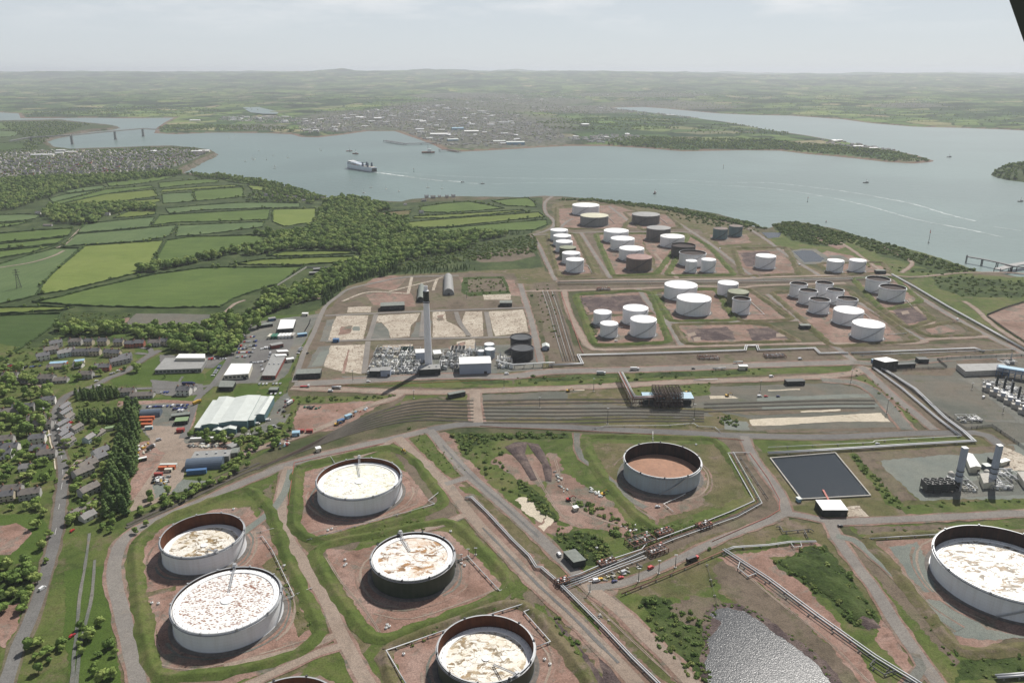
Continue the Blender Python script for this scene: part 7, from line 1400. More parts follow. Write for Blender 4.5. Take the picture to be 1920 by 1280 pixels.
for i in range(2):
 a,b = L_[i],L_[i+1]; d = (b-a).normalized(); nn = Vector((-d.y,d.x,0)); n = int((b-a).length/7)
 for s_ in (-1,1): m = MB(); m.bar(a+nn*s_*3+Vector((0,0,9)), b+nn*s_*3+Vector((0,0,9)), .5,1.0); m.build('girder', IM['rustp'], t)
 for q in range(5): m = MB(); m.tube([a+nn*(-2.4+q*1.2)+Vector((0,0,10)), b+nn*(-2.4+q*1.2)+Vector((0,0,10))], .42, 6); m.build('pipe', IM[['silver','redp','steel','silver','roofp'][q]], t)
 for k in range(n+1):
  p_ = a.lerp(b,k/n); m = MB(); m.bar(p_+nn*3,p_+nn*3+Vector((0,0,9)),.45); m.bar(p_-nn*3,p_-nn*3+Vector((0,0,9)),.45); m.bar(p_-nn*3+Vector((0,0,8.6)),p_+nn*3+Vector((0,0,8.6)),.4); m.build('trestle', IM['rustp'], t)
# ================================================================ railway
BAL = gmat('rail_ballast', [(.105,.10,.085),(.135,.125,.105)], .05, .2, 1.4, .35)
RAILM = pmat('rail_steel', (.09,.06,.045), .6, .2, .3, .4)
def track(pts, label, z=.42):
 W = smooth_line([P(x,y,0) for x,y in pts], 12); o = W[0].copy(); t = empty('rail_track', (o.x,o.y,0)); tag(t, label, 'railway track'); vs = []; fs = []; R1 = []; R2_ = []
 for i,p in enumerate(W):
  d = W[min(i+1,len(W)-1)]-W[max(i-1,0)]; d.normalize(); n = Vector((-d.y,d.x,0)); q = p-o
  for k,zz in ((1.6,z),(1.2,z+.2),(-1.2,z+.2),(-1.6,z)): vs.append((q.x+n.x*k,q.y+n.y*k,zz))
  if i:
   for k in range(3): b = (i-1)*4+k; fs.append((b,b+1,b+5,b+4))
  R1.append(q+n*.72+Vector((0,0,z+.3))); R2_.append(q-n*.72+Vector((0,0,z+.3)))
 m = MB(); m.add(vs, [tuple(reversed(f)) for f in fs]); m.build('ballast_bed', BAL, t)
 for R_ in (R1,R2_): m = MB(); m.tube(R_, .10, 4, smooth=False); m.build('rail', RAILM, t)
ON = ['first','second','third','fourth','fifth','sixth','seventh']
for k in range(7):
 track([(480+k*8,880-k*3.6),(560+k*4,848-k*2.6),(680,807-k*4.0),(780,788-k*5.6),(888,791-k*6.6)], 'siding west of the crossing, the %s counting away from the long middle road'%ON[k])
 track([(906,793-k*6.9),(1050,794-k*7.0),(1180,790-k*6.0),(1320,790-k*4.8)] if k < 5 else [(906,793-k*6.9),(1050,791-k*7.0),(1220,786-k*6.2)], 'siding east of the crossing, the %s counting away from the long middle road'%ON[k])
for k,y in enumerate([757,764,771]): track([(1320,y+1),(1450,y-3),(1560,y-6),(1640,y-6)], 'disused siding at the east end of the rail yard, the %s from the back'%ON[k])
track([(236,990),(300,962),(350,938),(400,914),(450,890),(490,874)], 'main railway line running down to the left, the upper track'); track([(238,984),(300,955),(350,931),(400,907),(450,884),(486,868)], 'main railway line running down to the left, the outer track beside the trees')
# ================================================================ posts, pylon, fences
def lamp(x, y, h, label, group=None):
 t = empty('floodlight_mast' if h > 12 else 'lamp_post', P(x,y)); tag(t, label, 'mast' if h > 12 else 'lamp post', group); m = MB(); m.lathe([(.35,0),(.14,h)], 8); m.build('pole', IM['steel'], t); m = MB(); m.box(-1.2,1.2,-.3,.3,h,h+.5); m.build('lamp_head', IM['silver'], t); m = MB(); m.box(-.9,.9,-.9,.9,0,.7); m.build('base', IM['conc'], t)
for x,y,h,lb in [(1197,1090,11,'lamp post at the roadside below the valves, leftmost of three'),(1235,1075,11,'lamp post at the roadside below the valves, middle of three'),(1266,1064,11,'lamp post at the roadside below the valves, rightmost of three'),(1139,795,18,'tall dark mast at the south side of the sidings'),(1301,787,18,'tall dark mast below the loading gantry'),(1012,765,12.5,'dark mast among the sidings near the crossing'),(1113,734,16,'dark mast at the north edge of the sidings'),(1662,775,17,'dark mast beside the end of the pale concrete strip'),(1595,717,16,'dark mast beside the bend of the upper road'),(776,747,10,'pole beside the small triangular junction'),(662,715,14,'pole beside the upper works road'),(1425,735,14,'pole at the north side of the rail yard'),(1843,735,8,'lamp post in the gas compound beside the first compressor'),(1822,730,8,'lamp post in the gas compound by the curved kerb'),(1880,775,8,'lamp post in the gas compound near the compressors'),(945,727,12,'pole on the upper bank'),(1106,1110,9,'thin pole at the road fork'),(865,1050,5,'short post beside the dark green tank'),(878,1042,6,'short post at the corner of the green tank compound'),(892,1040,6,'short post on the bank right of the green tank'),(875,560,12,'pole behind the vaulted sheds')]: lamp(x,y,h,lb)
def pylon(x, y, h, label):
 t = empty('electricity_pylon', P(x,y), .5); tag(t, label, 'pylon'); m = MB(); b = h*.11
 def w(z): return b*(1-z/h*.86)
 for sx_ in (-1,1):
  for sy in (-1,1): m.bar((sx_*b,sy*b,0),(sx_*w(h),sy*w(h),h),.35)
 for k in range(8):
  z0 = h*k/8; z1 = h*(k+1)/8
  for s_ in (-1,1): m.bar((-w(z0),s_*w(z0),z0),(w(z1),s_*w(z1),z1),.2); m.bar((w(z0),s_*w(z0),z0),(-w(z1),s_*w(z1),z1),.2); m.bar((s_*w(z0),-w(z0),z0),(s_*w(z1),w(z1),z1),.2)
 m.build('lattice_tower', IM['steel'], t)
 for k,z in enumerate((.70,.83,.95)): q = MB(); L_ = h*(.15,.18,.13)[k]; q.bar((-L_,0,h*z),(L_,0,h*z),.4); q.bar((-L_,0,h*z),(0,0,h*z+h*.04),.25); q.bar((L_,0,h*z),(0,0,h*z+h*.04),.25); q.build('cross_arm', IM['steel'], t)
pylon(36,540,33,'grey lattice pylon in the blue green field at the far left')
def fence(pts, label, h=3.2, step=7, mat='steel'):
 W = [P(x,y) for x,y in pts]; o = W[0].copy(); t = empty('security_fence', o); tag(t, label, 'fence'); n_ = 0
 for i in range(len(W)-1):
  a,b = W[i]-o,W[i+1]-o; m = MB(); L_ = (b-a).length; n = int(L_/1.3)
  m.bar(a+Vector((0,0,h)),b+Vector((0,0,h)),.15); m.bar(a+Vector((0,0,h*.5)),b+Vector((0,0,h*.5)),.12); m.build('rail', IM[mat], t)
  m = MB();
  for k in range(n): p = a.lerp(b,k/n); m.bar(p,p+Vector((0,0,h)),.42,.06)
  o_ = m.build('paling_panel', IM[mat], t); o_['kind'] = 'stuff'
  for k in range(min(30,int(L_/step))): p = a.lerp(b,k*step/L_); m = MB(); m.box(p.x-.15,p.x+.15,p.y-.15,p.y+.15,0,h+.4); m.build('post', IM[mat], t)
fence([(1660,697),(1700,727),(1765,775),(1810,806),(1860,800),(1925,845)], 'dark paling fence along the left and near side of the gas compound'); fence([(1757,675),(1800,672),(1925,668)], 'dark paling fence along the back of the gas compound'); fence([(1757,675),(1776,690)], 'short fence run at the corner behind the green hut'); fence([(1680,696),(1720,693),(1775,691)], 'dark fence in front of the black annexe'); fence([(1850,592),(1885,578),(1935,563)], 'dark fence round the back of the brown circular field'); fence([(1850,594),(1890,622),(1940,655)], 'dark fence along the near side of the brown circular field')
fence([(582,600),(580,608),(571,623)], 'green mesh fence round the grass square at the depot', 2.5)
# ================================================================ vehicles
CPM = {k: pmat('car_paint_'+k, c, .3, .1, .05, .5, spec=.6) for k,c in dict(white=(.75,.75,.75), silver=(.42,.43,.45), red=(.42,.03,.03), blue=(.04,.07,.26), navy=(.03,.035,.11), black=(.02,.02,.022), green=(.04,.14,.08), yellow=(.60,.36,.04)).items()}
CARP = {}
def car_proto(c, van=False, parts=True):
 key = (c,van,parts)
 if key in CARP: return copy_tree(CARP[key])
 t = empty('van' if van else 'car', (0,0,-50)); m = MB(); L_,w = (5.4,2.0) if van else (4.4,1.8); hb = 1.0 if van else .85
 prof = [(-L_/2,.35),(-L_/2,hb),(-L_/2+.15,2.2),(L_*.22,2.25),(L_*.36,hb+.25),(L_/2,hb),(L_/2,.35)] if van else [(-L_/2,.3),(-L_/2,.9),(-L_*.42,1.0),(-L_*.32,1.42),(L_*.08,1.45),(L_*.22,.95),(L_/2,.8),(L_/2,.3)]
 n = len(prof); vs = [(x,-w/2,z) for x,z in prof]+[(x,w/2,z) for x,z in prof]; m.add(vs, [tuple(range(n)), tuple(range(2*n-1,n-1,-1))]+[(i,i+n,(i+1)%n+n,(i+1)%n) for i in range(n)]); m.build('body', CPM[c], t)
 g = MB()
 if van: g.box(L_*.08,L_*.24,-w/2-.02,w/2+.02,1.35,1.95)
 else: g.box(-L_*.30,L_*.07,-w/2-.02,w/2+.02,.98,1.3)
 g.build('side_windows', BM['glass'], t)
 g = MB(); x0,z0,x1,z1 = (L_*.225,2.2,L_*.355,hb+.32) if van else (L_*.09,1.42,L_*.21,1.0); g.add([(x0+.03,-w*.42,z0),(x0+.03,w*.42,z0),(x1+.03,w*.42,z1),(x1+.03,-w*.42,z1)],[(0,3,2,1)]); g.build('windscreen', BM['glass'], t)
 for sx_ in (-.31,.31):
  for sy in (-1,1): m = MB(); m.tube([(L_*sx_,sy*w*.5-.12*sy,.33),(L_*sx_,sy*w*.5+.02*sy,.33)], .33, 12); m.build('wheel', IM['tyre'], t)
 freeze(t); CARP[key] = t; return t
def car(x, y, rz, c, label, group=None, van=False): t = car_proto(c, van); p = P(x,y); t.location = (p.x,p.y,.5); t.rotation_euler = (0,0,rz); tag(t, label, 'van' if van else 'car', group)
RC = random.Random(12)
def lot(x0, y0, x1, y1, n, cols, where, rz=1.5, jit=.5):
 for k in range(n):
  if RC.random() < .22: continue
  c = RC.choice(cols); f = (k+.5)/n; v = RC.random() < .12; lb = '%s %s parked %s'%(c, 'van' if v else 'car', where); car(x0+(x1-x0)*f+RC.uniform(-jit,jit), y0+(y1-y0)*f+RC.uniform(-jit,jit)*.5, rz+RC.uniform(-.08,.08), c, lb, lb, v)
lot(276,764,357,760,22,['navy','navy','blue','white','navy'],'in the row on the grey yard above the arched barn'); lot(325,768,352,765,6,['navy','blue'],'in the short second row above the arched barn')
for k in range(4): lot(16,685+k*3.4,42,684+k*3.4,9,['white','red','black','silver','blue','white'],'in the crowded scrap yard at the far left', rz=.4)
lot(48,690,78,686,7,['blue','silver','black','green'],'beside the scrap yard hedge'); lot(413,686,397,708,11,['blue','white','silver','blue'],'along the slanting bay beside the offices', rz=.2); lot(391,674,426,673,7,['white','white','red'],'behind the flat roofed offices')
for k,(xa,ya,xb) in enumerate([(452,633,478),(450,642,482),(447,650,482),(446,655,480),(444,662,476),(443,670,474)]): lot(xa,ya,xb,ya-1,9,['white','red','black','silver','blue','white','silver'],'in the busy works car park below the depot')
lot(468,682,500,678,7,['white','silver','black'],'at the lower end of the works car park'); lot(488,655,508,652,5,['white','white','silver'],'at the top of the workshop yard'); lot(508,660,504,676,6,['silver','black','white'],'along the workshop wall'); lot(566,652,558,664,7,['white','black','silver'],'in the small bay beside the works road', rz=.05); lot(484,721,529,720,7,['white','white','silver'],'in the row by the main gate'); lot(494,700,490,685,5,['white','silver'],'on the verge left of the workshop', rz=1.2)
lot(150,712,190,706,8,['white','silver','blue','black'],'along the village lane by the junction', rz=.5); lot(206,703,228,693,5,['silver','white','red'],'beside the lane at the office lawn', rz=.6); lot(78,765,92,778,4,['white','silver'],'beside the cottages at the top of the main road'); lot(300,737,330,735,5,['red','blue','silver','white'],'in the small car park south of the offices'); lot(70,803,95,818,6,['white','silver','blue'],'in the garden drives west of the main road'); lot(130,787,140,812,5,['white','silver','red'],'in the yards behind the terrace'); lot(505,740,530,738,3,['white'],'at the corner behind the warehouse')
SING = [(111,807,1.6,'white','white van parked at the kerb on the main road',True),(117,834,1.5,'green','green car at the kerb on the main road',False),(113,818,1.5,'black','black car at the kerb on the main road',False),(144,870,.4,'white','white car on the lane below the terrace',False),(186,726,.5,'white','white van at the road junction by the dark hedge',True),(181,715,.7,'white','white car on the road beside the lawn',False),
 (1048,1041,1.9,'white','white van standing beside the dark pump house',True),(1152,1091,.4,'navy','dark blue car in the yard at the pipe crossing',False),(1118,1090,.3,'white','white van in the yard at the pipe crossing',True),(1125,1087,.6,'yellow','yellow car in the yard at the pipe crossing',False),(1220,1066,.6,'red','red van beside the valves on the gravel',True),(1170,1074,.5,'silver','pale van parked below the dark valves',True),(1164,1084,.4,'red','small red car below the dark valves',False),
 (950,702,.1,'white','white and blue van on the road right of the machine hall',True),(620,734,0,'white','white van on the lower works road',True),(577,663,1.2,'black','black car on the works road by the slabs',False),(691,716,.1,'white','white car on the upper works road beside the plant',False),(1300,692,.1,'black','black car on the upper road beside the pipe track',False),(1424,744,.1,'white','white van at the east end of the rail yard',True),(1436,744,.1,'red','dark red car at the east end of the rail yard',False),(1459,744,.1,'navy','dark blue car at the east end of the rail yard',False),
 (1500,674,.1,'white','white van on the upper road near the stepped pipe',True),(1844,746,.7,'white','white van on the road inside the gas compound',True),(1893,881,.1,'black','black car on the pale concrete behind the exhaust towers',False),(1446,707,.1,'white','white van on the road north of the rail yard',True),(1645,833,.1,'silver','silver car near the end of the thin white pipe',False),(1340,438,.1,'white','white van on the cross road of the farm',True),(1350,467,1.,'white','white van beside the pipe trench among the far tanks',True),(1499,497,.8,'white','white van on the shore road beside the small lagoon',True),(1795,600,.8,'white','white van on the eastern boundary road',True),(1575,987,.1,'black','black car by the junction left of the widest tank',False),(1155,640,.1,'white','white car in the compound of four tanks',False),
 (298,826,.6,'silver','pale blue car in the red haulage yard',True),(375,812,.2,'white','white van in front of the teal warehouse',True),(420,820,.2,'white','white van on the apron below the warehouse',True),(467,816,.2,'white','white car at the right end of the apron',False),(503,789,.3,'white','white van right of the warehouse',True),(513,801,.2,'silver','silver van in the yard right of the warehouse',True),(483,796,.2,'white','white van by the right corner of the warehouse',True),(337,771,1.4,'white','white van alone in the yard, the left of two',True),(343,771,1.4,'white','white van alone in the yard, the right of two',True),(136,1193,1.2,'red','red car on the old track at the bottom left',False),(80,1105,1.3,'white','white van on the main road near the bottom left',True),(136,996,1.4,'red','red car on the paved plot beside the main road',False),(512,731,.3,'white','white car near the electricity hut',False),(1233,951,.1,'silver','small grey car on the dirt below the empty tank',False)]
for x,y,rz,c,lb,v in SING: car(x,y,rz,c,lb,None,v)
def lorry(x, y, rz, c1, c2, label, tanker=False, L_=11):
 p = P(x,y); t = empty('lorry', (p.x,p.y,.5), rz); tag(t, label, 'lorry'); m = MB(); m.box(L_/2-2.2,L_/2,-1.2,1.2,.7,3.0); m.build('cab', CPM[c1], t); m = MB(); m.box(L_/2-.02,L_/2+.04,-1.0,1.0,1.8,2.7); m.build('windscreen', BM['glass'], t)
 m = MB()
 if tanker: m.tube([(-L_/2,0,2.2),(-L_/2+.2,0,2.2),(L_/2-2.8,0,2.2),(L_/2-2.6,0,2.2)], [.8,1.25,1.25,.8], 14); m.build('tank', IM['silver'], t)
 elif c2: m.box(-L_/2,L_/2-2.5,-1.25,1.25,1.2,3.8); m.build('cargo_box', CPM[c2], t)
 else: m.box(-L_/2,L_/2-2.5,-1.25,1.25,1.1,1.4); m.build('flat_bed', CPM['red'], t)
 m = MB(); m.box(-L_/2,L_/2-.2,-.9,.9,.6,.95); m.build('chassis', IM['steel'], t)
 for sx_ in (-L_*.38,-L_*.26,L_*.34):
  for sy in (-1,1): m = MB(); m.tube([(sx_,sy*.9,.5),(sx_,sy*1.25,.5)], .5, 12); m.build('wheel', IM['tyre'], t)
lorry(631,729,.05,'white','','silver tanker lorry on the lower works road',True); lorry(572,726,.05,'white','','red flat bed lorry with white cab at the works gate'); lorry(1127,702,.02,'white','silver','long silver lorry on the road right of the black tanks'); lorry(354,722,.03,'navy','navy','dark blue lorry outside the office block',L_=15); lorry(284,842,1.4,'white','black','dark lorry with white cab in the red yard'); lorry(370,757,1.1,'yellow','yellow','orange lorry on the road beside the warehouse bank'); lorry(1298,1063 if False else 1052,.5,'red','black','dark lorry with red cab beside the rusty manifold'); lorry(545,757,1.2,'red','white','red and white lorry on the road right of the warehouse'); lorry(1190,694,.02,'white','white','white lorry by the foot of the pipe bridge')
def digger(x, y, rz, c, label):
 p = P(x,y); t = empty('excavator', (p.x,p.y,.3), rz); tag(t, label, 'excavator')
 for sy in (-1,1): m = MB(); m.box(-2,2,sy*1.3-.35,sy*1.3+.35,0,.9); m.build('crawler_track', IM['tyre'], t)
 m = MB(); m.box(-1.9,1.5,-1.4,1.4,1.0,2.1); m.build('body', CPM[c], t); m = MB(); m.box(.1,1.5,-1.3,-.1,2.1,3.2); m.build('cab', BM['glass'], t); m = MB(); m.bar((1.4,.3,1.8),(4.0,.3,4.2),.5); m.bar((4.0,.3,4.2),(6.2,.3,2.4),.4); m.build('arm', CPM[c], t); m = MB(); m.box(5.8,6.8,-.3,.9,1.4,2.4); m.build('bucket', IM['steel'], t)
digger(756,847,-1.1,'yellow','yellow excavator on the bank right of the lichen roofed tank'); digger(631,797,.3,'yellow','yellow excavator at the roadside of the red plot'); digger(1065,734,.1,'yellow','yellow machine beside the pale strip in the rail yard'); digger(1288,737,.2,'yellow','yellow machine beside the right blue canopy'); digger(514,834,.5,'red','red machine on the rail side yard'); digger(1363,743,.1,'yellow','orange machine on the pale slab in the rail yard'); digger(1066,938,.2,'red','red machine lying in the bushes of the spoil ground'); digger(1130,928,.6,'yellow','yellow machine beside the stacked pipes in the spoil ground')
building('site_van', fb((1077,959),(1085,957),4), 3, 'white box van body on the red ground of the spoil area', 'cream','roofw', world=True)
# pale blocks lying round the tanks
for k,(x,y) in enumerate([(615,995),(622,992),(647,1050),(646,1061),(649,1058),(724,1178),(730,1175),(726,1172),(865,1057),(871,1061),(845,997),(285,1131),(297,1132),(1021,1237),(1031,1246),(533,1061),(1119,1028),(1190,985),(438,1260 if False else 955),(1305,834),(757,1227)]):
 p = P(x,y); t = empty('concrete_block', (p.x,p.y,.3), k); tag(t, 'small white concrete block lying on the bare ground beside a tank', 'block', 'white blocks round the tanks'); m = MB(); m.lathe([(1.0,0),(1.0,.9),(.8,1.1),(.01,1.1)], 10); m.build('drum', IM['roofw'], t); m = MB(); m.box(-.3,.3,-.3,.3,1.1,1.4); m.build('lifting_eye', IM['steel'], t)
# scrap and stores in the yards: each piece lies on its own
RS = random.Random(31)
def litter(poly, n, group, label, cols, lo=.8, hi=2.2):
 W = [P(x,y) for x,y in poly]; pl = [(p.x,p.y) for p in W]; k = 0; ms = {}
 while k < n:
  x = RS.uniform(min(p[0] for p in pl),max(p[0] for p in pl)); y = RS.uniform(min(p[1] for p in pl),max(p[1] for p in pl))
  if not in_poly(x,y,pl): continue
  c = RS.choice(cols); s_ = RS.uniform(lo,hi); m = MB(); q = RS.random()
  if q < .4: m.box(-s_,s_,-s_*.5,s_*.5,0,s_*.7); m.box(-s_*.5,s_*.3,-s_*.4,s_*.4,s_*.7,s_*.95)
  elif q < .7: m.tube([(-s_*1.6,0,.4),(s_*1.6,0,.4)], .35, 8); m.tube([(-s_*1.3,.75,.4),(s_*1.5,.75,.4)], .35, 8)
  else: m.poly([(-s_,-.4*s_),(s_*.8,-.7*s_),(s_,.5*s_),(-.3*s_,s_*.8)], 0, s_*.5); m.box(-.3*s_,.4*s_,-.3*s_,.3*s_,s_*.5,s_*.9)
  o = m.build('scrap_item', IM[c], None, (x,y,.35), RS.uniform(0,3)); tag(o, label, 'scrap', group); k += 1
litter([(289,897),(318,893),(316,908),(288,912)], 40, 'scrap heap in the haulage yard', 'piece of scrap metal in the heap of the haulage yard', ['roofw','yellow','steel','grey','cream','dark'])
litter([(350,832),(430,834),(430,842),(352,838)], 45, 'scrap along the warehouse bank', 'piece of pale scrap in the strip below the white trailer', ['roofw','cream','grey','steel','roofp'])
litter([(250,835),(282,830),(280,858),(250,860)], 22, 'goods on the red yard', 'item stored on the red ground beside the windbreak', ['roofw','cream','yellow','steel','roofp'])
litter([(1040,885),(1062,900),(1065,925),(1045,920)], 22, 'stones beside the spoil ground', 'pale lump of rubble at the edge of the spoil ground', ['roofp','grey','conc'], .6,1.4); litter([(1105,915),(1130,925),(1128,932),(1106,922)], 16, 'pipes in the spoil ground', 'white pipe section stacked in the spoil ground', ['roofw','roofp'], .8,1.6)
litter([(570,762),(600,760),(604,766),(574,768)], 10, 'stores on the red plot', 'green or white crate on the red plot', ['roofw','green','steel']); litter([(640,782),(690,763),(692,767),(650,787)], 14, 'bundles on the red plot', 'bundle of pipes along the road of the red plot', ['ltblue','redp','roofw','rustp'])
litter([(520,828),(548,822),(546,840),(520,842)], 14, 'plant on the rail side yard', 'piece of machinery on the rail side yard', ['red','steel','ltblue','roofw']); litter([(520,775),(540,745),(545,748),(528,782)], 14, 'things on the warehouse side', 'thing left beside the road right of the warehouse', ['roofw','steel','red','silver']); litter([(1120,1080),(1200,1058),(1215,1064),(1130,1093)], 26, 'stores at the pipe crossing', 'item of stores laid out in the yard at the pipe crossing', ['roofw','cream','conc','grey','steel'], .5,1.2)
litter([(1150,985),(1180,988),(1200,995),(1180,1000)], 8, 'rubbish by the overgrown bank', 'white bag of rubbish by the overgrown bank', ['roofw'], .5,1.); litter([(700,690),(760,702),(700,703)], 12, 'stores at the plant front', 'crate at the front of the plant', ['steel','redp','roofw'],.6,1.4); litter([(1105,1150),(1140,1155),(1145,1165),(1120,1165)], 8, 'rubble on the lower road', 'lump of pale rubble on the wide dirt road', ['conc','grey'], .5,1.1)
# ================================================================ water: ferry, boats, wakes, bridge, jetties
def wake(pts, w, m_='foam', nm='boat_wake'): return ribbon(nm, pts, w, G[m_], .25, jit=w*.35, wz=WZ)
m, nt, b = new_mat('foam'); w_ = wpos(nt); n = noise(nt, w_, .05, 6, .75); c = mixc(nt, (.155,.205,.19), (.62,.66,.64), ramp(nt, n, [(.40,.3),(.55,1.)])); nt.links.new(c, b.inputs['Base Color']); b.inputs['Roughness'].default_value = .7; G['foam'] = m
m, nt, b = new_mat('thin_foam'); w_ = wpos(nt); n = noise(nt, w_, .02, 6, .75); c = mixc(nt, (.150,.20,.186), (.36,.41,.39), ramp(nt, n, [(.40,0.),(.58,1.)])); nt.links.new(c, b.inputs['Base Color']); b.inputs['Roughness'].default_value = .35; G['foam2'] = m
wake([(702,323),(740,328),(790,335),(830,339),(864,341)], 9); wake([(702,321),(760,325),(840,330),(940,334)], 7, 'foam2'); wake([(740,329),(820,338),(903,345)], 4, 'foam2'); wake([(880,344),(905,345)], 5)
wake([(940,334),(1050,335),(1150,336),(1280,338),(1347,342),(1440,343),(1530,352),(1590,360),(1647,370),(1713,383),(1780,403),(1830,415)], 8, 'foam2'); wake([(1863,425),(1915,433)], 6, 'foam2')
wake([(905,346),(1000,343),(1140,343),(1280,345),(1347,348),(1413,351),(1487,359),(1563,372),(1630,387),(1700,407),(1747,418),(1813,430),(1880,445)], 7, 'foam2')
a = P(702,323,WZ); bb = P(651,314.5,WZ); d = (bb-a); L_ = d.length; rz = math.atan2(d.y,d.x); t = empty('ferry', (a+bb)/2, rz); tag(t, 'large white and blue ferry steaming up the channel with twin dark funnels', 'ferry')
def hull(t, L_, w, h, mat, name='hull', bow=.25, wl=None):
 m = MB(); xs = [-L_/2, -L_/2+L_*.04, L_*(.5-bow), L_*.42, L_/2]; ws = [w*.45,w/2,w/2,w*.27,.15]; vs = []
 for x,ww in zip(xs,ws):
  for z,f in ((-1,.82),(h*.4,.97),(h,1.)): vs += [(x if z > 0 or x < L_*.4 else x-2,-ww*f,z),(x if z > 0 or x < L_*.4 else x-2,ww*f,z)]
 fs = []
 for i in range(len(xs)-1):
  a_ = i*6; b_ = a_+6
  for k in (0,2): fs += [(a_+k,b_+k,b_+k+2,a_+k+2),(a_+k+1,a_+k+3,b_+k+3,b_+k+1)]
  fs.append((a_+4,b_+4,b_+5,a_+5))
 fs += [(0,2,3,1),(2,4,5,3)]; e = (len(xs)-1)*6; fs += [(e,e+1,e+3,e+2),(e+2,e+3,e+5,e+4)]; m.add(vs, fs); m.build(name, mat, t)
hull(t, L_, 26, 17, IM['hull']); hull(t, L_+.6, 26.3, 1.2, IM['navy'], 'boot_topping')
m = MB(); m.box(-L_*.12,L_*.40,-12.5,12.5,17,23); m.box(L_*.05,L_*.38,-12,12,23,27); m.build('superstructure', IM['hull'], t); m = MB(); m.box(L_*.24,L_*.36,-14,14,27,30.5); m.build('bridge_deck', IM['roofw'], t)
for z in (18.6,21.4,24.6,28.4):
 for s_ in (-1,1): m = MB(); y = s_*(12.55 if z < 23 else (12.05 if z < 27 else 14.05)); m.box(-L_*.1 if z < 23 else (L_*.07 if z < 27 else L_*.25),L_*.37 if z < 27 else L_*.35,min(y,y+.06*s_),max(y,y+.06*s_),z,z+1.1); m.build('window_band', BM['glass'], t)
for x,nm in ((-L_*.16,'f'),(-L_*.34,'g')):
 for s_ in (-1,1): m = MB(); m.add([(x-6,s_*9-2.2,17),(x+4,s_*9-2.2,17),(x+4,s_*9+2.2,17),(x-6,s_*9+2.2,17),(x-5,s_*9-1.8,33),(x+.5,s_*9-1.8,33),(x+.5,s_*9+1.8,33),(x-5,s_*9+1.8,33)],[(4,5,6,7),(0,1,5,4),(1,2,6,5),(2,3,7,6),(3,0,4,7)]); m.build('funnel', IM['navy'], t)
m = MB(); m.box(-L_*.48,-L_*.14,-11,11,17,18.5); m.build('vehicle_deck', IM['conc'], t); m = MB(); m.box(-L_/2-.3,-L_/2+3,-11,11,2,15); m.build('stern_door', IM['dark'], t)
for k in range(4):
 for s_ in (-1,1): m = MB(); x = -L_*.02+k*14; m.tube([(x-4,s_*13.4,19.5),(x-2,s_*13.4,19.2),(x+2,s_*13.4,19.2),(x+4,s_*13.4,19.5)], [.4,1.3,1.3,.4], 8); m.build('lifeboat', IM['orange'], t)
m = MB(); m.bar((L_*.28,0,30.5),(L_*.28,0,41),.8); m.bar((L_*.28,-4,36),(L_*.28,4,36),.5); m.build('mast', IM['silver'], t)
def boat(x, y, L_, rz, kind, label, group=None):
 t = empty('boat', P(x,y,WZ), rz); tag(t, label, 'boat', group); mt_ = {'work':IM['dark'],'yacht':IM['roofw'],'tug':IM['dark'],'barge':IM['rustp']}[kind]; w = L_*.3; hull(t, L_, w, L_*.11, mt_)
 if kind == 'yacht':
  m = MB(); m.bar((0,0,1),(0,0,L_*1.2),.25); m.build('mast', IM['silver'], t); m = MB(); m.box(-L_*.2,L_*.15,-w*.3,w*.3,L_*.11,L_*.18); m.build('cabin', IM['cream'], t)
 else:
  m = MB(); m.box(-L_*.05,L_*.22,-w*.33,w*.33,L_*.11,L_*.30); m.build('wheelhouse', IM['roofw'], t); m = MB(); m.box(L_*.20,L_*.225,-w*.3,w*.3,L_*.22,L_*.27); m.build('windows', BM['glass'], t); m = MB(); m.bar((0,0,L_*.3),(0,0,L_*.62),L_*.02); m.build('mast', IM['steel'], t)
  if kind == 'tug': m = MB(); m.lathe([(L_*.05,L_*.1),(L_*.04,L_*.36)], 10, c=(-L_*.12,0,0)); m.build('funnel', IM['redp'], t)
boat(1228,363,24,1.2,'tug','dark tug boat with red funnel lying off the tank farm shore'); boat(867,342,14,2.9,'work','small dark launch at the end of the ferry wake'); boat(905,345,14,2.9,'work','second small launch right of the first, trailing a short wake'); boat(1624,343,22,.2,'work','dark workboat alone in the middle of the channel'); boat(1780,295,24,.2,'work','small dark boat beyond the tip of the peninsula'); boat(1914,378,20,.3,'work','small boat at the right edge of the channel')
boat(655,284,30,.1,'barge','rusty moored barge above the ferry, left of two'); boat(667,289,34,-.5,'barge','rusty moored barge above the ferry, right of two'); boat(803,287,62,.1,'barge','large reddish dredger moored at the docks'); boat(486,283,12,1.,'yacht','white sailing yacht under way beyond the spit')
for k,(x,y) in enumerate([(473,297),(475,300),(478,299),(512,292),(515,312),(515,316),(429,259),(440,256),(600,279),(602,283),(696,352),(724,355),(748,359),(682,362),(802,352),(829,354),(657,338),(500,300),(460,303),(540,296)]): boat(x,y,12,k*.7,'yacht','small white yacht lying at its mooring in the bay','moored yachts')
def beacon(x, y, h, label, c='dark'):
 t = empty('channel_marker', P(x,y,WZ)); tag(t, label, 'channel marker'); m = MB(); m.lathe([(2.,-1),(2.,1.),(.5,1.4),(.4,h*.75)], 10); m.build('pile', IM[c], t); m = MB(); m.lathe([(1.4,h*.75),(1.4,h*.8),(.2,h*.82),(.9,h*.9),(.01,h)], 10); m.build('topmark', IM['redp'], t)
beacon(776,323,16,'dark channel marker above the ferry wake'); beacon(1356,316,15,'dark channel marker south of the peninsula'); beacon(1514,379,16,'dark channel marker left of the wide water off the shore'); beacon(1741,455,30,'tall thin pole marker just off the eastern shore'); beacon(1549,417,5,'small red buoy close to the shore scrub')
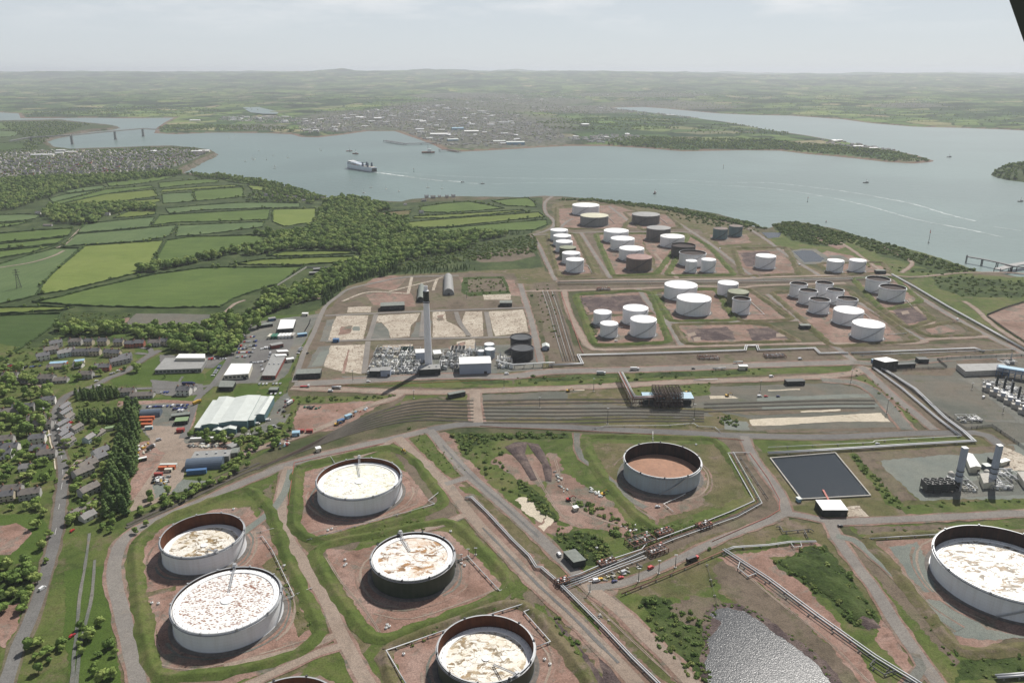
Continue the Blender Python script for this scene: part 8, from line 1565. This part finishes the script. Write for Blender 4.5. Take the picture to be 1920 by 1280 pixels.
# high road bridge
t = empty('road_bridge', P(217,262,WZ)); tag(t, 'long high road bridge on slim piers spanning the narrows at far left', 'bridge'); o = P(217,262,WZ)
BP = [(20,275),(60,272),(136,271),(217,262),(269,256),(300,252)]; Wb = [P(x,y,WZ) for x,y in BP]; ZB = [26,38,46,46,44,26]; L_ = [w-o for w in Wb]
for i in range(len(L_)-1): m = MB(); m.bar(L_[i]+Vector((0,0,ZB[i])), L_[i+1]+Vector((0,0,ZB[i+1])), 16, 4.5+.01*i); m.build('deck_span', IM['conc'], t); m = MB(); m.bar(L_[i]+Vector((0,0,ZB[i]+3.2)), L_[i+1]+Vector((0,0,ZB[i+1]+3.2)), 17, .8); m.build('parapet', IM['grey'], t)
for i in range(1,5): m = MB(); m.add([(L_[i].x-7,L_[i].y-4,-2),(L_[i].x+7,L_[i].y-4,-2),(L_[i].x+7,L_[i].y+4,-2),(L_[i].x-7,L_[i].y+4,-2),(L_[i].x-5,L_[i].y-3,ZB[i]-2),(L_[i].x+5,L_[i].y-3,ZB[i]-2),(L_[i].x+5,L_[i].y+3,ZB[i]-2),(L_[i].x-5,L_[i].y+3,ZB[i]-2)],[(4,5,6,7),(0,1,5,4),(1,2,6,5),(2,3,7,6),(3,0,4,7)]); m.build('pier', IM['grey'], t)
def jetty(pts, w, z, label, step=30, mat='steel'):
 W = [P(x,y,WZ) for x,y in pts]; o = W[0].copy(); t = empty('jetty', o); tag(t, label, 'jetty'); cnt = 0
 for i in range(len(W)-1):
  a,b = W[i]-o,W[i+1]-o; m = MB(); m.bar(a+Vector((0,0,z)),b+Vector((0,0,z)),w,1.6+.01*i); m.build('deck', IM[mat], t); n = max(1,int((b-a).length/step)); d = (b-a).normalized(); nn = Vector((-d.y,d.x,0))
  for k in range(n+1):
   for s_ in (-1,1): p = a.lerp(b,k/n)+nn*s_*w*.4; m = MB(); m.tube([p+Vector((0,0,-3)),p+Vector((0,0,z+(3 if k == 0 and i == 0 else 0)))], .8, 6); m.build('pile', IM['steel'], t)
jetty([(1811,492),(1840,497),(1868,503),(1895,510),(1940,516)], 6, 12, 'long dark jetty reaching into the water from the eastern shore', 40); jetty([(1868,515),(1900,506),(1935,500)], 14, 10, 'wide grey jetty head at the right edge of the water', 30, 'grey'); jetty([(722,266),(735,268),(760,272),(818,270)], 22, 7, 'dark pier with dolphins in front of the far port', 60); jetty([(824,284),(842,283),(862,286)], 16, 6, 'low quay pier beside the moored dredger', 60)
for (x0,y0,x1,dp,h,c,rf,lb) in [(807,256,840,70,14,'cream','roofw','white roofed dock shed beside the far port basin'),(848,244,870,60,12,'ltblue','ltblue','blue roofed dock shed behind the port quay'),(871,250,898,60,12,'cream','roofw','white roofed shed in the middle of the far port'),(840,265,860,50,10,'ltblue','roofp','pale shed near the far port pier'),(950,272,984,60,14,'ltblue','roofp','long blue shed on the far port waterfront'),(852,281,888,50,10,'cream','roofp','pale shed on the quay behind the dredger'),(800,262,812,30,9,'cream','roofp','small pale shed at the corner of the far port basin'),(925,268,948,40,9,'cream','roofp','low buff shed left of the long blue shed'),(668,222,682,60,9,'cream','roofw','white roofed shed at the left of the far town'),(702,224,716,60,9,'cream','roofw','white roofed shed beside another in the far town'),(788,230,800,50,9,'cream','roofw','white shed high in the far town'),(1092,236,1106,60,10,'cream','roofw','white shed above the far peninsula neck'),(355,228,375,50,9,'cream','roofw','white building on the headland beyond the bridge'),(1563,267,1571,40,9,'cream','roofw','white building on the ridge of the peninsula'),(372,286,392,30,8,'cream','roofw','white boathouse at the tip of the spit')]:
 q = fb((x0,y0),(x1,y0-.3),dp); hgt = float(far_h(np.array([q[0].x]),np.array([q[0].y]))[0]) if x0 != 372 else 0.; k_ = (CH-hgt)/CH; q = [Vector((p.x*k_,p.y*k_,0)) for p in q]; t = building('dock_shed', q, h, lb, c, rf, 'gable', 3, cat='shed', world=True, ridge=1, door=False); t.location.z = hgt-1
far_sheet('far_river', [(450,197),(458,194),(470,198),(490,205),(523,213),(520,217),(495,217),(470,214),(458,207)], G['sea'], WZ+26)
# wing strut of the aircraft the photograph was taken from
def dirp(px, py, dist):
 a = (px-960)/F; b_ = (640-py)/F; v = Vector((a, CT+b_*ST, -ST+b_*CT)).normalized(); return Vector((0,0,CH))+v*dist
A4 = [(1921,82),(1860,-90),(2080,-90),(2080,82)]; q0,q1,q2,q3 = dirp(1921.5,84,1.9),dirp(1862,-90,1.9),dirp(2080,-90,1.9),dirp(2080,84,1.9); th_ = Vector((0,.05,0))
m = MB(); m.add([q0,q1,q2,q3,*[dirp(x,y,1.96) for x,y in A4]], [(0,3,2,1),(4,5,6,7),(0,1,5,4),(1,2,6,5),(2,3,7,6),(3,0,4,7)]); st = m.build('aircraft_strut', pmat('strut_paint', (.05,.055,.04), .5)); tag(st, 'blurred dark olive edge of the aircraft strut at the top right corner', 'aircraft strut')
# ================================================================ haze
m = bpy.data.materials.new('haze'); m.use_nodes = True; nt = m.node_tree; nt.nodes.clear()
o_ = nt.nodes.new('ShaderNodeOutputMaterial'); vp = nt.nodes.new('ShaderNodeVolumePrincipled'); nt.links.new(vp.outputs[0], o_.inputs['Volume'])
vp.inputs['Density'].default_value = 0.000042; vp.inputs['Color'].default_value = (.84,.89,.95,1); vp.inputs['Anisotropy'].default_value = 0.2
mb = MB(); mb.box(-45500, 45500, -2600, 45500, -62, 480); hb = mb.build('haze', m); tag(hb, kind='stuff')
